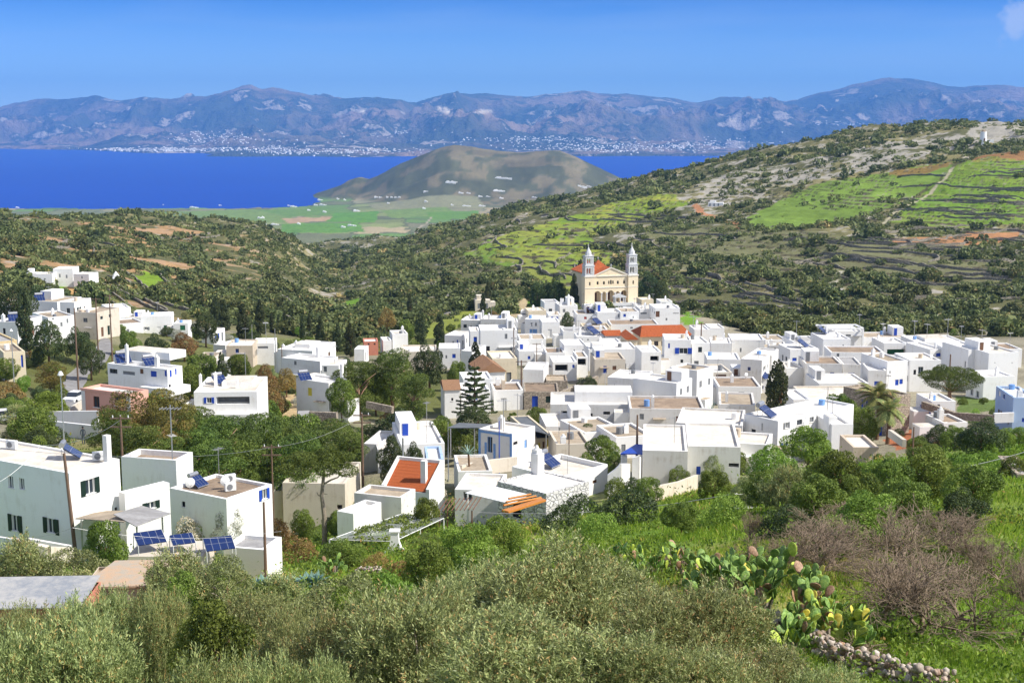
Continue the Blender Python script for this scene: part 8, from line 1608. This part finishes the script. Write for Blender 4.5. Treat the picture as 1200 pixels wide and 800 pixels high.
b = MB(); p = pt(872, 594, 92); b.prism([(-.8, -.3, 0), (.9, -.4, 0), (1.0, .4, .05), (-.7, .5, .05)], [(-.75, -.25, .16), (.85, -.35, .16), (.95, .35, .2), (-.65, .45, .2)]); o = b.build('stone_slab', M['dull']); o.location = (p[0], p[1], ground(p[0], p[1])); tag(o, 'pale flat slab lying in the green field', 'slab')
# rubble wall at the bottom right
def rubble(pts, lab, h=.7, th=.6, seed=0):
    P = [hit(q[0], q[1], 12)[:2] if q[2] < 60 else np.array([*pt(*q)[:2]]) for q in pts]; rg = np.random.default_rng(seed); ico = []; 
    import bmesh
    bm = bmesh.new(); bmesh.ops.create_icosphere(bm, subdivisions=1, radius=1); iv = np.array([v.co[:] for v in bm.verts]); fi = np.array([[v.index for v in f.verts] for f in bm.faces]); bm.free(); V = []; Fq = []; T = []; n = 0
    for a, c in zip(P[:-1], P[1:]):
        L = np.linalg.norm(c - a); nn = np.array([-(c - a)[1], (c - a)[0]]) / L
        for _ in range(int(L * 75)):
            t, s, z = rg.random(), rg.uniform(-.5, .5) * th, rg.random() ** .8; q = a + (c - a) * t + nn * s * (1.2 - .5 * z); r = rg.uniform(.05, .13); sc3 = rg.uniform(.65, 1.3, 3) * r; v = iv * sc3 * rg.uniform(.8, 1.15, (len(iv), 1)); an = rg.uniform(0, 6.28); v = np.stack([v[:, 0] * math.cos(an) - v[:, 1] * math.sin(an), v[:, 0] * math.sin(an) + v[:, 1] * math.cos(an), v[:, 2]], -1)
            V.append(v + [q[0], q[1], ground(q[0], q[1]) + z * h]); Fq.append(fi + n); n += len(iv); T.append(np.full(len(fi), rg.random()))
    g = NT('rubble_stones_' + str(seed)); t_ = g.attr('tone'); nz = g.noise(9, 5, .65, g.pos()); c_ = g.ramp(t_, [(0, srgb(150, 126, 104)), (.5, srgb(206, 192, 176)), (.85, srgb(226, 214, 200)), (1, srgb(196, 150, 120))]); c_ = g.mix(g.step(nz, .4, .65), g.mix(.5, c_, (.1, .09, .07)), c_); m = g.pbr(c_, .92, g.bump(nz, .6, .03), spec=.1)
    tag(link(bpy.data.objects.new('dry_stone_wall', npmesh('dry_stone_wall', np.concatenate(V), np.concatenate(Fq), m, {'tone': ('FACE', np.concatenate(T))}))), lab, 'stone wall', kind='thing')
rubble([(950, 762, 36.5), (968, 778, 34.5), (1000, 790, 32.5), (1050, 804, 31), (1110, 818, 29.5)], 'crumbling dry stone wall of pale rubble at the bottom right', .75, .7, 1); rubble([(905, 735, 38), (925, 745, 37.2), (945, 752, 36.6)], 'short stretch of dry stone wall under the prickly pears', .5, .6, 2)
rubble([(1130, 560, 106), (1160, 575, 100)], 'low rubble wall beside the stone gate post', .6, .6, 3); rubble([(420, 662, 78), (436, 664, 77), (446, 662, 77)], 'small pile of pale broken stones below the curved chimney', .5, .9, 4)
# grass
def grass():
    rg = np.random.default_rng(77); N = 330000; u = rg.uniform(-.43, .45, N); D = np.exp(rg.uniform(math.log(21), math.log(118), N)); x, y = u * D, D; n = fbm(x / 3.0, y / 3.0, 4, 500); n3 = fbm(x / 14, y / 14, 3, 60); keep = (rg.random(N) < sst(.25, .6, n) * 1.0 + .1) & ((x > -2) | (rg.random(N) < .55)); x, y, n, n3 = x[keep], y[keep], n[keep], n3[keep]; N = len(x)
    z = groundv(x, y); h = (.10 + .32 * n ** 2) * rg.uniform(.6, 1.5, N) * (1 + y / 160); w = .007 * (1 + y / 22) ; a = rg.uniform(0, 2 * PI, N); s = np.stack([np.cos(a) * w, np.sin(a) * w, np.zeros(N)], -1); p = np.stack([x, y, z - .02], -1); l = rg.normal(0, .35, (N, 2)) * h[:, None]; m_ = p + np.stack([l[:, 0] * .35, l[:, 1] * .35, h * .6], -1); t_ = p + np.stack([l[:, 0], l[:, 1], h], -1)
    V = np.stack([p - s, p + s, m_ + s * .7, t_, m_ - s * .7], 1).reshape(-1, 3); tint = np.clip(rg.normal(.45, .2, N) + (n3 - .5) * 1.1 + np.where(rg.random(N) < .05, .4, 0), 0, 1)
    mt = foliage('meadow_grass', (92, 132, 34), (150, 178, 66), (206, 190, 110), .4, .6, 1.0); tag(link(bpy.data.objects.new('grass', npmesh('grass', V, np.arange(5 * N).reshape(N, 5), mt, {'tint': ('FACE', tint)}))), 'bright green spring grass and weeds on the near slope', 'grass', kind='stuff')
grass()
def weeds():
    """knee high herbs and low plants over the near slope"""
    rg = np.random.default_rng(78); N = 5200; u = rg.uniform(-.42, .42, N); D = np.exp(rg.uniform(math.log(24), math.log(140), N)); x, y = u * D, D; n = fbm(x / 6, y / 6, 4, 600); k = rg.random(N) < sst(.40, .62, n) * np.where(x > 4, .8, 1.6); x, y = x[k], y[k]; N = len(x); z = groundv(x, y); m = 34
    P = rg.normal(size=(N, m, 3)) * [.28, .28, .14] + [0, 0, .22]; sc_ = rg.lognormal(0, .4, N)[:, None, None] * (1 + y[:, None, None] / 160); P = P * sc_; P[..., 2] = np.abs(P[..., 2]); P = P + np.stack([x, y, z], -1)[:, None, :]; P = P.reshape(-1, 3); Nn = unit(rg.normal(size=P.shape) * .5 + [0, 0, .7]); V, Fq = leaf_quads(P, Nn, .13, .06, rg, .4, .6); D_ = np.repeat(y, m); c = np.repeat(P, 4, 0); V = c + (V - c) * np.repeat(1 + D_ / 90, 4)[:, None]
    tint = np.clip(np.repeat(rg.normal(.4, .25, N), m) + rg.normal(0, .12, N * m), 0, 1); tag(link(bpy.data.objects.new('weeds', npmesh('weeds', V, Fq, foliage('weed_leaves', (70, 104, 36), (134, 164, 66), (186, 160, 90), .35, .6, 1.0), {'tint': ('FACE', tint)}))), 'low leafy weeds and herbs covering the near slope', 'weeds', kind='stuff')
weeds()
